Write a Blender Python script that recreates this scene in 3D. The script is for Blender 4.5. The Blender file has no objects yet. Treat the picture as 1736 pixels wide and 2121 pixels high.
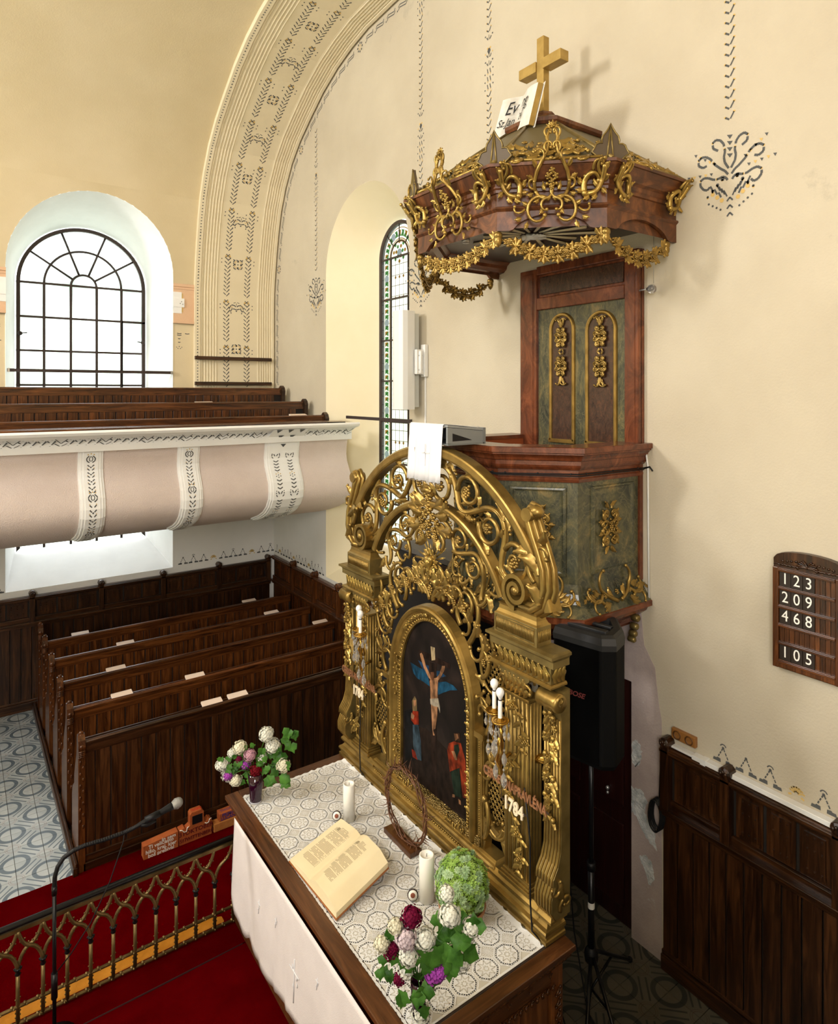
import bpy, math, random
from math import sin, cos, pi, sqrt, atan2, radians as RAD
from mathutils import Vector as V3, Matrix
S = bpy.context.scene
COL = S.collection
# ---------------- camera, world, lights, exposure ----------------
cd = bpy.data.cameras.new('camera'); cam = bpy.data.objects.new('camera', cd); COL.objects.link(cam)
cam.location = (0, 0, 4.5)
cam.rotation_euler = (pi/2, 0, -math.atan(963/1346.))
cd.sensor_width = 36; cd.sensor_fit = 'AUTO'; cd.lens = 1346/2121*36
cd.shift_y = -(1060.5-812)/2121; cd.clip_start = .05
S.camera = cam
S.view_settings.view_transform = 'Standard'; S.view_settings.look = 'None'
S.view_settings.gamma = 1; S.view_settings.use_curve_mapping = False
S.view_settings.exposure = 0.16
w = bpy.data.worlds.new('world'); S.world = w; w.use_nodes = True
wn = w.node_tree; wn.nodes.clear()
wo = wn.nodes.new('ShaderNodeOutputWorld'); wb = wn.nodes.new('ShaderNodeBackground')
wt = wn.nodes.new('ShaderNodeTexCoord'); wm = wn.nodes.new('ShaderNodeSeparateXYZ'); wr = wn.nodes.new('ShaderNodeValToRGB')
wn.links.new(wt.outputs['Generated'], wm.inputs[0]); wn.links.new(wm.outputs['Z'], wr.inputs[0])
wr.color_ramp.elements[0].position = .0; wr.color_ramp.elements[0].color = (.80, .92, .80, 1)
wr.color_ramp.elements[1].position = .25; wr.color_ramp.elements[1].color = (.93, .97, 1, 1)
wn.links.new(wr.outputs[0], wb.inputs[0]); wb.inputs[1].default_value = 4.2
wn.links.new(wb.outputs[0], wo.inputs[0])
def area(name, loc, target, sx, sy, power, col=(1, 1, 1)):
    l = bpy.data.lights.new(name, 'AREA'); l.shape = 'RECTANGLE'; l.size = sx; l.size_y = sy; l.energy = power; l.color = col
    o = bpy.data.objects.new(name, l); COL.objects.link(o); o.location = loc
    o.rotation_euler = (V3(target)-V3(loc)).to_track_quat('-Z', 'Y').to_euler(); return o
# daylight of the window in the opposite end wall, plus two added fill lamps
area('daylight_west_window', (-7.2, 7.6, 8.0), (4.3, 3.9, 6.0), 1.1, 1.9, 600, (1, .97, .91))
0 and area('daylight_nave_window', (1.7, 12.3, 5.2), (1.9, 5, 0), 1.8, 4.2, 420, (.92, .96, 1))
0 and area('daylight_niche_window', (5.6, 7.66, 5.0), (2.5, 6.0, 1.5), 1.0, 4.0, 40, (1, .93, .8))
area('south_fill_lamp', (-4.5, -4.5, 6.5), (3.0, 4.5, 1.5), 3.0, 4.0, 560, (1, .985, .96))  # added general fill lamp, no known window stands here
area('high_fill_lamp', (-4.2, 3.2, 9.2), (2.4, 4.2, 1.2), 2.6, 2.0, 360, (1, .985, .96))  # added unseen lamp from above, brightens the altar top and its lace
# ---------------- helpers ----------------
class MB:
    def __init__(s): s.v = []; s.f = []; s.m = []; s.sm = []
    def add(s, vs, fs, sm=False, mi=0):
        o = len(s.v); s.v += [tuple(p) for p in vs]
        for f in fs: s.f.append(tuple(i+o for i in f)); s.m.append(mi); s.sm.append(sm)
        return s
    def box(s, a, b, mi=0):
        x0, y0, z0 = a; x1, y1, z1 = b
        if x0 > x1: x0, x1 = x1, x0
        if y0 > y1: y0, y1 = y1, y0
        if z0 > z1: z0, z1 = z1, z0
        return s.add([(x0,y0,z0),(x1,y0,z0),(x1,y1,z0),(x0,y1,z0),(x0,y0,z1),(x1,y0,z1),(x1,y1,z1),(x0,y1,z1)],
              [(3,2,1,0),(4,5,6,7),(0,1,5,4),(1,2,6,5),(2,3,7,6),(3,0,4,7)], False, mi)
    def obox(s, c, size, U=(1,0,0), Vv=(0,1,0), mi=0):
        U = V3(U).normalized(); Vv = V3(Vv).normalized(); W = U.cross(Vv); c = V3(c); a, b, d = size[0]/2, size[1]/2, size[2]/2
        vs = [c+U*(a*i)+Vv*(b*j)+W*(d*k) for k in (-1, 1) for (i, j) in ((-1,-1),(1,-1),(1,1),(-1,1))]
        return s.add(vs, [(3,2,1,0),(4,5,6,7),(0,1,5,4),(1,2,6,5),(2,3,7,6),(3,0,4,7)], False, mi)
    def grid(s, rows, close=False, sm=True, mi=0, loop=False):
        n = len(rows[0]); vs = [p for r in rows for p in r]; fs = []
        R = len(rows)
        for i in range(R if loop else R-1):
            i2 = (i+1) % R
            for j in range(n if close else n-1):
                j2 = (j+1) % n; fs.append((i*n+j, i*n+j2, i2*n+j2, i2*n+j))
        return s.add(vs, fs, sm, mi)
    def tube(s, pts, r, n=8, sm=True, mi=0, cap=True, flat=1.0, up=None, loop=False):
        pts = [V3(p) for p in pts]; N = len(pts)
        if not hasattr(r, '__len__'): r = [r]*N
        rows = []; prev = None
        for i, p in enumerate(pts):
            if loop: t = pts[(i+1) % N]-pts[i-1]
            else: t = pts[min(i+1, N-1)]-pts[max(i-1, 0)]
            if t.length < 1e-9: t = V3((0, 0, 1))
            t.normalize()
            if up is not None: a = V3(up)-t*t.dot(V3(up))
            elif prev is None:
                a = V3((0, 0, 1)) if abs(t.z) < .9 else V3((1, 0, 0)); a = a-t*a.dot(t)
            else: a = prev-t*prev.dot(t)
            if a.length < 1e-6: a = V3((1, 0, 0))-t*t.x
            a.normalize(); prev = a; b = t.cross(a)
            rows.append([p+a*(cos(2*pi*k/n)*r[i]*flat)+b*(sin(2*pi*k/n)*r[i]) for k in range(n)])
        s.grid(rows, close=True, sm=sm, mi=mi, loop=loop)
        if cap and not loop:
            o = len(s.v)-N*n
            s.f.append(tuple(o+k for k in range(n))[::-1]); s.m.append(mi); s.sm.append(False)
            s.f.append(tuple(o+(N-1)*n+k for k in range(n))); s.m.append(mi); s.sm.append(False)
        return s
    def lathe(s, prof, c=(0,0,0), n=16, ax=(0,0,1), sm=True, mi=0):
        ax = V3(ax).normalized(); a = V3((1,0,0)) if abs(ax.x) < .9 else V3((0,1,0)); a = (a-ax*a.dot(ax)).normalized(); b = ax.cross(a); c = V3(c)
        rows = [[c+ax*h+(a*cos(2*pi*k/n)+b*sin(2*pi*k/n))*max(r, 1e-5) for k in range(n)] for r, h in prof]
        return s.grid(rows, close=True, sm=sm, mi=mi)
    def ball(s, c, r, n=8, m=5, sc=(1,1,1), mi=0, U=(1,0,0), W=(0,0,1)):
        U = V3(U).normalized(); W = V3(W).normalized(); Y = W.cross(U); c = V3(c); rows = []
        for i in range(m+1):
            t = pi*i/m; rr = sin(t)*r; h = -cos(t)*r
            rows.append([c+U*(cos(2*pi*k/n)*rr*sc[0])+Y*(sin(2*pi*k/n)*rr*sc[1])+W*(h*sc[2]) for k in range(n)])
        return s.grid(rows, close=True, sm=True, mi=mi)
    def prism(s, poly, fr, d0, d1, mi=0, sm=False, caps=True):
        # poly in (u,v); fr=(O,U,V,W); extruded along W from d0 to d1
        O, U, Vv, W = [V3(q) for q in fr]; n = len(poly)
        A = [O+U*u+Vv*v+W*d0 for u, v in poly]; B = [O+U*u+Vv*v+W*d1 for u, v in poly]
        fs = [(i, (i+1) % n, n+(i+1) % n, n+i) for i in range(n)]
        s.add(A+B, fs, sm, mi)
        if caps: s.add(A, [tuple(range(n))[::-1]], False, mi); s.add(B, [tuple(range(n))], False, mi)
        return s
    def strip(s, path, prof, sm=False, mi=0, loop=False, closeprof=False):
        # path: list of (point, outward dir, up dir); prof: (out, up) list
        rows = [[V3(p)+V3(o)*a+V3(u)*b for a, b in prof] for p, o, u in path]
        return s.grid(rows, close=closeprof, sm=sm, mi=mi, loop=loop)
    def merge(s, o, M=None):
        s.add([tuple(M @ V3(p)) for p in o.v] if M else o.v, [], False); b = len(s.v)-len(o.v)
        for f, m_, q in zip(o.f, o.m, o.sm): s.f.append(tuple(i+b for i in f)); s.m.append(m_); s.sm.append(q)
        return s
def wloc(o):
    l = V3((0, 0, 0))
    while o: l += o.location; o = o.parent
    return l
def tag(o, label=None, cat=None, group=None, kind=None):
    if label: o['label'] = label
    if cat: o['category'] = cat
    if group: o['group'] = group
    if kind: o['kind'] = kind
    return o
def ob(name, mb, mats, parent=None, label=None, cat=None, group=None, kind=None, bevel=0, fix=True, origin=None):
    me = bpy.data.meshes.new(name)
    if parent is not None: off = wloc(parent); loc = V3((0, 0, 0))
    else:
        xs = [p[0] for p in mb.v]; ys = [p[1] for p in mb.v]; zs = [p[2] for p in mb.v]
        off = V3(((min(xs)+max(xs))/2, (min(ys)+max(ys))/2, min(zs))) if origin is None else V3(origin); loc = off
    me.from_pydata([(p[0]-off.x, p[1]-off.y, p[2]-off.z) for p in mb.v], [], mb.f)
    if not isinstance(mats, (list, tuple)): mats = [mats]
    for m_ in mats: me.materials.append(m_)
    me.polygons.foreach_set('material_index', mb.m); me.polygons.foreach_set('use_smooth', mb.sm)
    me.update(); me.validate()
    o = bpy.data.objects.new(name, me); COL.objects.link(o); o.location = loc
    if parent is not None: o.parent = parent
    if bevel:
        b = o.modifiers.new('bevel', 'BEVEL'); b.width = bevel; b.segments = 2; b.limit_method = 'ANGLE'
    return tag(o, label, cat, group, kind)
def thing(name, loc, label, cat, group=None, kind=None):
    o = bpy.data.objects.new(name, None); COL.objects.link(o); o.location = loc; o.empty_display_size = .1
    return tag(o, label, cat, group, kind)
def dup(root, loc=None, label=None, rotz=None, group=None):
    r = root.copy(); COL.objects.link(r)
    if loc is not None: r.location = loc
    if rotz is not None: r.rotation_euler = (0, 0, rotz)
    if label: r['label'] = label
    if group: r['group'] = group
    for ch in list(root.children):
        c = ch.copy(); COL.objects.link(c); c.parent = r
        for g in list(ch.children):
            d = g.copy(); COL.objects.link(d); d.parent = c
    return r
# ---------------- materials ----------------
def nt(name, rough=.5, metal=0, base=(.8,.8,.8), spec=None):
    m = bpy.data.materials.new(name); m.use_nodes = True; b = m.node_tree.nodes['Principled BSDF']
    b.inputs['Roughness'].default_value = rough; b.inputs['Metallic'].default_value = metal
    b.inputs['Base Color'].default_value = (*base, 1)
    if spec is not None: b.inputs['Specular IOR Level'].default_value = spec
    return m, m.node_tree, b
def N(t, ty, **k):
    n = t.nodes.new(ty)
    for a, v in k.items():
        if a in n.inputs.keys(): n.inputs[a].default_value = v
        else: setattr(n, a, v)
    return n
def ramp(t, stops, fac=None):
    r = t.nodes.new('ShaderNodeValToRGB'); e = r.color_ramp.elements
    e[0].position, e[0].color = stops[0][0], (*stops[0][1], 1); e[1].position, e[1].color = stops[-1][0], (*stops[-1][1], 1)
    for p, c in stops[1:-1]: q = e.new(p); q.color = (*c, 1)
    if fac is not None: t.links.new(fac, r.inputs[0])
    return r
def bump(t, b, h, st=.2, dist=.01):
    n = N(t, 'ShaderNodeBump'); n.inputs['Strength'].default_value = st; n.inputs['Distance'].default_value = dist
    t.links.new(h, n.inputs['Height']); t.links.new(n.outputs[0], b.inputs['Normal'])
def mapped(t, sc, src='Object'):
    c = N(t, 'ShaderNodeTexCoord'); m = N(t, 'ShaderNodeMapping'); m.inputs['Scale'].default_value = sc
    t.links.new(c.outputs[src], m.inputs[0]); return m.outputs[0]
def flat(name, col, rough=.6, metal=0, spec=None): return nt(name, rough, metal, col, spec)[0]
def wood(name, c1, c2, c3, axis='z', rough=.35, sc=1.0):
    m, t, b = nt(name, rough)
    k = {'x': (1.5, 22, 22), 'y': (22, 1.5, 22), 'z': (22, 22, 1.5)}[axis]
    mp = mapped(t, tuple(q*sc for q in k)); oi_ = N(t, 'ShaderNodeObjectInfo'); vm = N(t, 'ShaderNodeVectorMath', operation='MULTIPLY_ADD'); t.links.new(oi_.outputs['Random'], vm.inputs[0]); vm.inputs[1].default_value = (37, 53, 29); t.links.new(mp, vm.inputs[2]); mp = vm.outputs[0]
    n = N(t, 'ShaderNodeTexNoise', Scale=1.0, Detail=5.0, Roughness=.65, Distortion=1.2); t.links.new(mp, n.inputs['Vector'])
    r = ramp(t, [(.32, c1), (.5, c2), (.68, c3)], n.outputs[0])
    n2 = N(t, 'ShaderNodeTexNoise', Scale=1.3, Detail=2.0); t.links.new(mapped(t, (1,1,1)), n2.inputs['Vector'])
    mx = N(t, 'ShaderNodeMix', data_type='RGBA', blend_type='MULTIPLY'); mx.inputs[0].default_value = .6
    r2 = ramp(t, [(.3, (.6,.55,.55)), (.7, (1,1,1))], n2.outputs[0]); r4 = ramp(t, [(0, (.62,.60,.58)), (1, (1.25,1.25,1.25))], oi_.outputs['Random']); m4 = N(t, 'ShaderNodeMix', data_type='RGBA', blend_type='MULTIPLY'); m4.inputs[0].default_value = 1; t.links.new(r2.outputs[0], m4.inputs[6]); t.links.new(r4.outputs[0], m4.inputs[7])
    t.links.new(r.outputs[0], mx.inputs[6]); t.links.new(m4.outputs[2], mx.inputs[7]); t.links.new(mx.outputs[2], b.inputs['Base Color'])
    bump(t, b, n.outputs[0], .12, .004); return m
def plaster(name, c1, c2, rough=.9, bsc=60, bst=.12, big=.8, stain=None, spec=.15):
    m, t, b = nt(name, rough, spec=spec)
    n = N(t, 'ShaderNodeTexNoise', Scale=big, Detail=6.0, Roughness=.6); t.links.new(mapped(t, (1,1,1)), n.inputs['Vector'])
    r = ramp(t, [(.35, c1), (.65, c2)], n.outputs[0]); out = r.outputs[0]
    if stain:
        n3 = N(t, 'ShaderNodeTexNoise', Scale=stain[1], Detail=8.0, Roughness=.7); t.links.new(mapped(t, (1,1,1)), n3.inputs['Vector'])
        r3 = ramp(t, [(stain[2], (0,0,0)), (stain[2]+.05, (1,1,1))], n3.outputs[0])
        mx = N(t, 'ShaderNodeMix', data_type='RGBA'); t.links.new(r3.outputs[0], mx.inputs[0]); t.links.new(out, mx.inputs[6]); mx.inputs[7].default_value = (*stain[0], 1); out = mx.outputs[2]
    t.links.new(out, b.inputs['Base Color'])
    n2 = N(t, 'ShaderNodeTexNoise', Scale=bsc, Detail=3.0); t.links.new(mapped(t, (1,1,1)), n2.inputs['Vector'])
    bump(t, b, n2.outputs[0], bst, .02); return m
def gold(name, c1, c2, rough=.38, metal=.75, nb=0, nsc=60):
    m, t, b = nt(name, rough, metal)
    n = N(t, 'ShaderNodeTexNoise', Scale=9.0, Detail=5.0); t.links.new(mapped(t, (1,1,1)), n.inputs['Vector'])
    r = ramp(t, [(.35, c1), (.65, c2)], n.outputs[0]); t.links.new(r.outputs[0], b.inputs['Base Color'])
    if nb:
        v = N(t, 'ShaderNodeTexVoronoi', Scale=nsc); t.links.new(mapped(t, (1,1,1)), v.inputs['Vector']); bump(t, b, v.outputs[0], nb, .02)
    return m
def marble(name, cols, sc=3.0, dist=3.0, rough=.3, vein=None):
    m, t, b = nt(name, rough)
    n = N(t, 'ShaderNodeTexNoise', Scale=sc, Detail=7.0, Roughness=.68, Distortion=dist)
    mp = N(t, 'ShaderNodeMapping'); mp.inputs['Rotation'].default_value = (.6, .3, .7); mp.inputs['Scale'].default_value = (1, 2.2, 1)
    c = N(t, 'ShaderNodeTexCoord'); t.links.new(c.outputs['Object'], mp.inputs[0]); t.links.new(mp.outputs[0], n.inputs['Vector'])
    k = len(cols); r = ramp(t, [(.28+.44*i/(k-1), cc) for i, cc in enumerate(cols)], n.outputs[0]); out = r.outputs[0]
    if vein:
        wv = N(t, 'ShaderNodeTexNoise', Scale=sc*1.7, Detail=4.0, Distortion=4.0); t.links.new(mp.outputs[0], wv.inputs['Vector'])
        r2 = ramp(t, [(.47, (0,0,0)), (.5, (1,1,1)), (.53, (0,0,0))], wv.outputs[0])
        mu = N(t, 'ShaderNodeMath', operation='MULTIPLY'); mu.inputs[1].default_value = .28; t.links.new(r2.outputs[0], mu.inputs[0])
        mx = N(t, 'ShaderNodeMix', data_type='RGBA'); t.links.new(mu.outputs[0], mx.inputs[0]); t.links.new(out, mx.inputs[6]); mx.inputs[7].default_value = (*vein, 1); out = mx.outputs[2]
    t.links.new(out, b.inputs['Base Color']); return m
M = {}
M['wall'] = plaster('wall_plaster', (.64,.53,.33), (.73,.62,.42), big=.5, bst=.10)
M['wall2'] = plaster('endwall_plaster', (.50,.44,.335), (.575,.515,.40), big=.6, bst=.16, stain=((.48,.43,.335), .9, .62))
M['cream'] = plaster('cream_plaster', (.80,.71,.50), (.85,.76,.56), big=.8, bst=.05)
M['rib'] = plaster('rib_plaster', (.74,.65,.46), (.80,.71,.52), big=.8, bst=.04)
M['lowwall'] = plaster('low_wall_paint', (.70,.69,.66), (.77,.75,.72), big=1.0, bst=.05)
M['white'] = plaster('white_lime', (.86,.86,.85), (.92,.92,.91), big=2, bst=.04)
M['pink'] = plaster('pink_roughcast', (.68,.575,.53), (.75,.645,.60), big=1.5, bsc=90, bst=.5)
M['impost'] = plaster('peach_paint', (.72,.47,.30), (.78,.54,.36), big=2)
M['mauve'] = plaster('mauve_paint', (.36,.29,.27), (.46,.38,.35), big=2.5, bst=.2, stain=((.50,.48,.47), 3.2, .60))
M['patch'] = plaster('bare_mortar', (.36,.38,.38), (.70,.71,.70), big=14, bst=.6)
M['rough'] = plaster('rough_grey_plaster', (.58,.54,.46), (.68,.64,.56), big=2.0, bsc=14, bst=.35)
DW = ((.009,.003,.001), (.034,.012,.0035), (.085,.032,.010))
M['woodx'] = wood('oak_x', *DW, axis='x', rough=.28); M['woody'] = wood('oak_y', *DW, axis='y', rough=.28); M['woodz'] = wood('oak_z', *DW, axis='z', rough=.3)
RW = ((.026,.008,.002), (.080,.025,.006), (.165,.054,.013))
M['redz'] = wood('warm_oak_z', *RW, axis='z', rough=.27); M['redx'] = wood('warm_oak_x', *RW, axis='x', rough=.25)
M['redy'] = wood('warm_oak_y', *RW, axis='y', rough=.27)
TW = ((.040,.013,.004), (.085,.030,.009), (.15,.058,.018))
M['tabx'] = wood('table_oak_x', *TW, axis='x', rough=.3); M['taby'] = wood('table_oak_y', *TW, axis='y', rough=.3)
M['gold'] = gold('old_gold', (.22,.140,.036), (.36,.235,.064), .34, .75)
M['goldd'] = gold('dull_gold', (.17,.12,.038), (.26,.19,.065), .4, .62)
M['goldb'] = gold('bright_gold', (.25,.16,.04), (.42,.28,.07), .32, .7)
M['goldp'] = gold('gold_relief', (.19,.13,.038), (.32,.215,.066), .38, .62, nb=1.0, nsc=70)
M['brass'] = flat('brass', (.55,.33,.07), .22, .95)
M['altside_lit'] = wood('altar_side_lit_oak', (.07,.020,.005), (.15,.050,.013), (.25,.09,.025), axis='z', rough=.3)  # brighter oak: light falling on the altar side is put into the colour
M['walnut'] = marble('burr_walnut', [(.025,.008,.003), (.095,.030,.009), (.24,.085,.024)], 2.6, 2.5, .42)
M['maho'] = marble('mahogany_paint', [(.045,.011,.005), (.12,.032,.012), (.23,.068,.025)], 2.4, 2.0, .25)
M['green'] = marble('green_marbling', [(.011,.013,.011), (.042,.046,.030), (.105,.095,.045), (.27,.18,.065)], 2.1, 2.2, .25, vein=(.26,.22,.11))
M['brownm'] = marble('brown_marbling', [(.016,.009,.007), (.045,.024,.016), (.085,.042,.026)], 3.0, 3.5, .25, vein=(.22,.07,.025))
M['iron'] = flat('dark_iron', (.045,.030,.026), .5, .3)
M['black'] = flat('black_plastic', (.006,.006,.007), .5, 0, .3)
M['blackm'] = flat('black_metal', (.005,.005,.006), .32, 0, .35); M['joint'] = flat('dark_joint', (.006,.0025,.001), .8)
M['redcarpet'] = plaster('red_carpet', (.058,.0002,.0008), (.080,.0004,.0012), .95, 220, .35, big=3, spec=0)
M['paint'] = flat('stencil_slate', (.085,.088,.088), .9); M['painty'] = flat('stencil_ochre', (.62,.42,.14), .9)
M['whitep'] = flat('white_plastic', (.78,.78,.76), .4); M['wax'] = flat('white_wax', (.86,.84,.78), .45)
M['paper'] = plaster('paper', (.78,.66,.42), (.82,.71,.47), .8, 30, .02, big=3)
M['linen'] = plaster('linen', (.70,.64,.635), (.76,.70,.695), .9, 160, .15, big=4)
M['linenw'] = flat('white_linen', (.72,.72,.75), .9)
M['dark'] = flat('darkness', (.006,.004,.004), .9)
M['doorw'] = wood('dark_red_door', (.010,.001,.001), (.022,.003,.002), (.035,.006,.004), rough=.4)
M['tin'] = flat('tin', (.5,.5,.5), .35, .8)
def glassmat(name, tint, frost=.0, col=(.9,.95,.95)):
    m = bpy.data.materials.new(name); m.use_nodes = True; t = m.node_tree; t.nodes.clear()
    o = N(t, 'ShaderNodeOutputMaterial'); tr = N(t, 'ShaderNodeBsdfTransparent'); gl = N(t, 'ShaderNodeBsdfGlossy'); gl.inputs['Roughness'].default_value = .1
    tr.inputs[0].default_value = (*tint, 1); mx = N(t, 'ShaderNodeMixShader'); mx.inputs[0].default_value = .06
    tl = N(t, 'ShaderNodeBsdfTranslucent'); tl.inputs[0].default_value = (*col, 1); m2 = N(t, 'ShaderNodeMixShader'); m2.inputs[0].default_value = frost
    t.links.new(tr.outputs[0], m2.inputs[1]); t.links.new(tl.outputs[0], m2.inputs[2]); t.links.new(m2.outputs[0], mx.inputs[1]); t.links.new(gl.outputs[0], mx.inputs[2]); t.links.new(mx.outputs[0], o.inputs[0])
    return m, t, tr
M['pane'], _t, _tr = glassmat('window_glass', (.97,.99,1), .15)
_n = N(_t, 'ShaderNodeTexNoise', Scale=1.1, Detail=3.0); _t.links.new(mapped(_t, (1,1,.7)), _n.inputs['Vector'])
_r = ramp(_t, [(.47, (1,1,1)), (.66, (.17,.23,.17))], _n.outputs[0]); _t.links.new(_r.outputs[0], _tr.inputs[0])
M['sg_clear'] = glassmat('glass_clear', (.33,.32,.26), .05)[0]; M['sg_amber'] = glassmat('glass_amber', (.26,.13,.015))[0]
M['sg_green'] = glassmat('glass_green', (.045,.17,.05))[0]; M['sg_blue'] = glassmat('glass_blue', (.24,.28,.33))[0]
m, t, b = nt('crystal', .02); b.inputs['Transmission Weight'].default_value = .85; b.inputs['IOR'].default_value = 1.5; M['crystal'] = m
# ---------------- the setting ----------------
YF, XW = 10.73, 4.55
VP = [(YF,5.6),(YF,5.9),(10.72,6.2),(10.68,6.5),(10.61,6.9),(10.53,7.25),(10.42,7.6),(10.24,7.95),(9.98,8.3),(9.66,8.58),(9.30,8.81),(8.85,9.07),(8.39,9.26),(7.95,9.38),(7.5,9.46),(6.86,9.49),(5.5,9.5),(-6,9.5)]
def wall_y(z):
    for (a, b), (c, d) in zip(VP, VP[1:]):
        if b <= z <= d: return a+(c-a)*(z-b)/max(d-b, 1e-6)
    return YF
def bands(mb, zs, x0, x1, hole, mp, mi=lambda z: 0, sm=False):
    for a, b in zip(zs, zs[1:]):
        ha, hb = hole(a+1e-5), hole(b-1e-5); k = mi((a+b)/2)
        if ha and hb:
            mb.add([mp(x0,a),mp(ha[0],a),mp(hb[0],b),mp(x0,b)], [(0,1,2,3)], sm, k)
            mb.add([mp(ha[1],a),mp(x1,a),mp(x1,b),mp(hb[1],b)], [(0,1,2,3)], sm, k)
        else: mb.add([mp(x0,a),mp(x1,a),mp(x1,b),mp(x0,b)], [(0,1,2,3)], sm, k)
def arch_hole(xc, hw, z0, zs):
    def h(z):
        if z < z0 or z > zs+hw: return None
        if z <= zs: return (xc-hw, xc+hw)
        r = sqrt(max(hw*hw-(z-zs)**2, 0)); return (xc-r, xc+r)
    return h
def arch_zs(hw, zs, n=14): return [zs+hw*sin(pi/2*i/n) for i in range(n+1)]
def arch_outline(xc, hw, z0, zs, n=24):
    return [(xc-hw, z0), (xc-hw, (z0+zs)/2)]+[(xc-hw*cos(pi*i/n), zs+hw*sin(pi*i/n)) for i in range(n+1)]+[(xc+hw, (z0+zs)/2), (xc+hw, z0)]
# floor slab, grout and tiles
mb = MB(); mb.box((-6, -6, -.12), (XW+.6, YF+1.2, -.012)); floor = ob('floor', mb, flat('grout', (.16,.14,.12), .9), kind='structure')
def tilemat():
    m, t, b = nt('cement_tile', .32)
    g = N(t, 'ShaderNodeTexCoord'); s1 = N(t, 'ShaderNodeSeparateXYZ'); t.links.new(g.outputs['Object'], s1.inputs[0])
    def M1(op, a, b_=None):
        n = N(t, 'ShaderNodeMath', operation=op)
        for i, q in enumerate((a, b_)):
            if q is None: continue
            if isinstance(q, (int, float)): n.inputs[i].default_value = q
            else: t.links.new(q, n.inputs[i])
        return n.outputs[0]
    x, y = s1.outputs[0], s1.outputs[1]
    def ring(cx, cy, r, w):
        d = M1('SQRT', M1('ADD', M1('POWER', M1('ABSOLUTE', M1('SUBTRACT', x, cx)), 2), M1('POWER', M1('ABSOLUTE', M1('SUBTRACT', y, cy)), 2)))
        return M1('LESS_THAN', M1('ABSOLUTE', M1('SUBTRACT', d, r)), w)
    def diag(off, w): return M1('LESS_THAN', M1('ABSOLUTE', M1('SUBTRACT', M1('SUBTRACT', x, y), off)), w)
    a = M1('MAXIMUM', ring(-.125, .125, .112, .019), ring(.125, -.125, .112, .019))
    a = M1('MAXIMUM', a, M1('MULTIPLY', M1('MAXIMUM', diag(.038, .010), diag(-.038, .010)), M1('LESS_THAN', M1('ABSOLUTE', M1('ADD', x, y)), .14)))
    d2 = M1('MAXIMUM', ring(.125, .125, .05, .002), ring(-.125, -.125, .05, .002))
    d2 = M1('MAXIMUM', d2, M1('MAXIMUM', ring(.125, .125, .065, .0015), ring(-.125, -.125, .065, .0015)))
    n = N(t, 'ShaderNodeTexNoise', Scale=3.0, Detail=6.0); t.links.new(mapped(t, (1,1,1)), n.inputs['Vector'])
    inf = N(t, 'ShaderNodeObjectInfo')
    base = ramp(t, [(.3, (.36,.41,.43)), (.7, (.52,.56,.57))], n.outputs[0])
    m1 = N(t, 'ShaderNodeMix', data_type='RGBA'); t.links.new(a, m1.inputs[0]); t.links.new(base.outputs[0], m1.inputs[6]); m1.inputs[7].default_value = (.13,.17,.205,1)
    m2 = N(t, 'ShaderNodeMix', data_type='RGBA'); t.links.new(M1('MULTIPLY', d2, .7), m2.inputs[0]); t.links.new(m1.outputs[2], m2.inputs[6]); m2.inputs[7].default_value = (.28,.16,.13,1)
    m3 = N(t, 'ShaderNodeMix', data_type='RGBA', blend_type='MULTIPLY'); m3.inputs[0].default_value = 1
    r = ramp(t, [(0, (.86,.86,.86)), (1, (1,1,1))], inf.outputs['Random']); t.links.new(r.outputs[0], m3.inputs[7]); t.links.new(m2.outputs[2], m3.inputs[6])
    t.links.new(m3.outputs[2], b.inputs['Base Color']); return m
M['tile'] = tilemat()
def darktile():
    m = M['tile'].copy(); m.name = 'dark_cement_tile'; t = m.node_tree; b = t.nodes['Principled BSDF']; l = b.inputs['Base Color'].links[0]; src = l.from_socket
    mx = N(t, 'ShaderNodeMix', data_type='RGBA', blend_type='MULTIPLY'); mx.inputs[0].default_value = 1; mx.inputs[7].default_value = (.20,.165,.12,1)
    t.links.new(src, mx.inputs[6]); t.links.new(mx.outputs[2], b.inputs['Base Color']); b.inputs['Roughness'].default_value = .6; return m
M['tiled'] = darktile()  # darker, browner copy of the tile, laid behind the altar
tm = {}
for key in ('tile', 'tiled'):
    q = MB(); h = .1235; q.add([(-h,-h,-.012),(h,-h,-.012),(h,h,-.012),(-h,h,-.012),(-h+.001,-h+.001,0),(h-.001,-h+.001,0),(h-.001,h-.001,0),(-h+.001,h-.001,0)], [(4,5,6,7),(0,1,5,4),(1,2,6,5),(2,3,7,6),(3,0,4,7)])
    me = bpy.data.meshes.new('tile_'+key); me.from_pydata(q.v, [], q.f); me.materials.append(M[key]); tm[key] = me
def put_tile(cx, cy, key, k):
    o = bpy.data.objects.new('floor_tile', tm[key]); COL.objects.link(o); o.parent = floor
    fl = floor.location; o.location = (cx-fl.x, cy-fl.y, -fl.z+random.uniform(-.0006, .0006)); o.rotation_euler[2] = k*pi/2
random.seed(4)
for i in range(0, 5):
    for j in range(17):
        cx = -.155+.25*i; cy = 6.655+.25*j
        if i >= 1: put_tile(cx, cy, 'tile', 0 if (i+j) % 2 else 1)
for i in range(6):
    for j in range(20): put_tile(3.235+.25*i-.0, 1.75+.25*j, 'tiled', 0 if (i+j) % 2 else 1)
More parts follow.
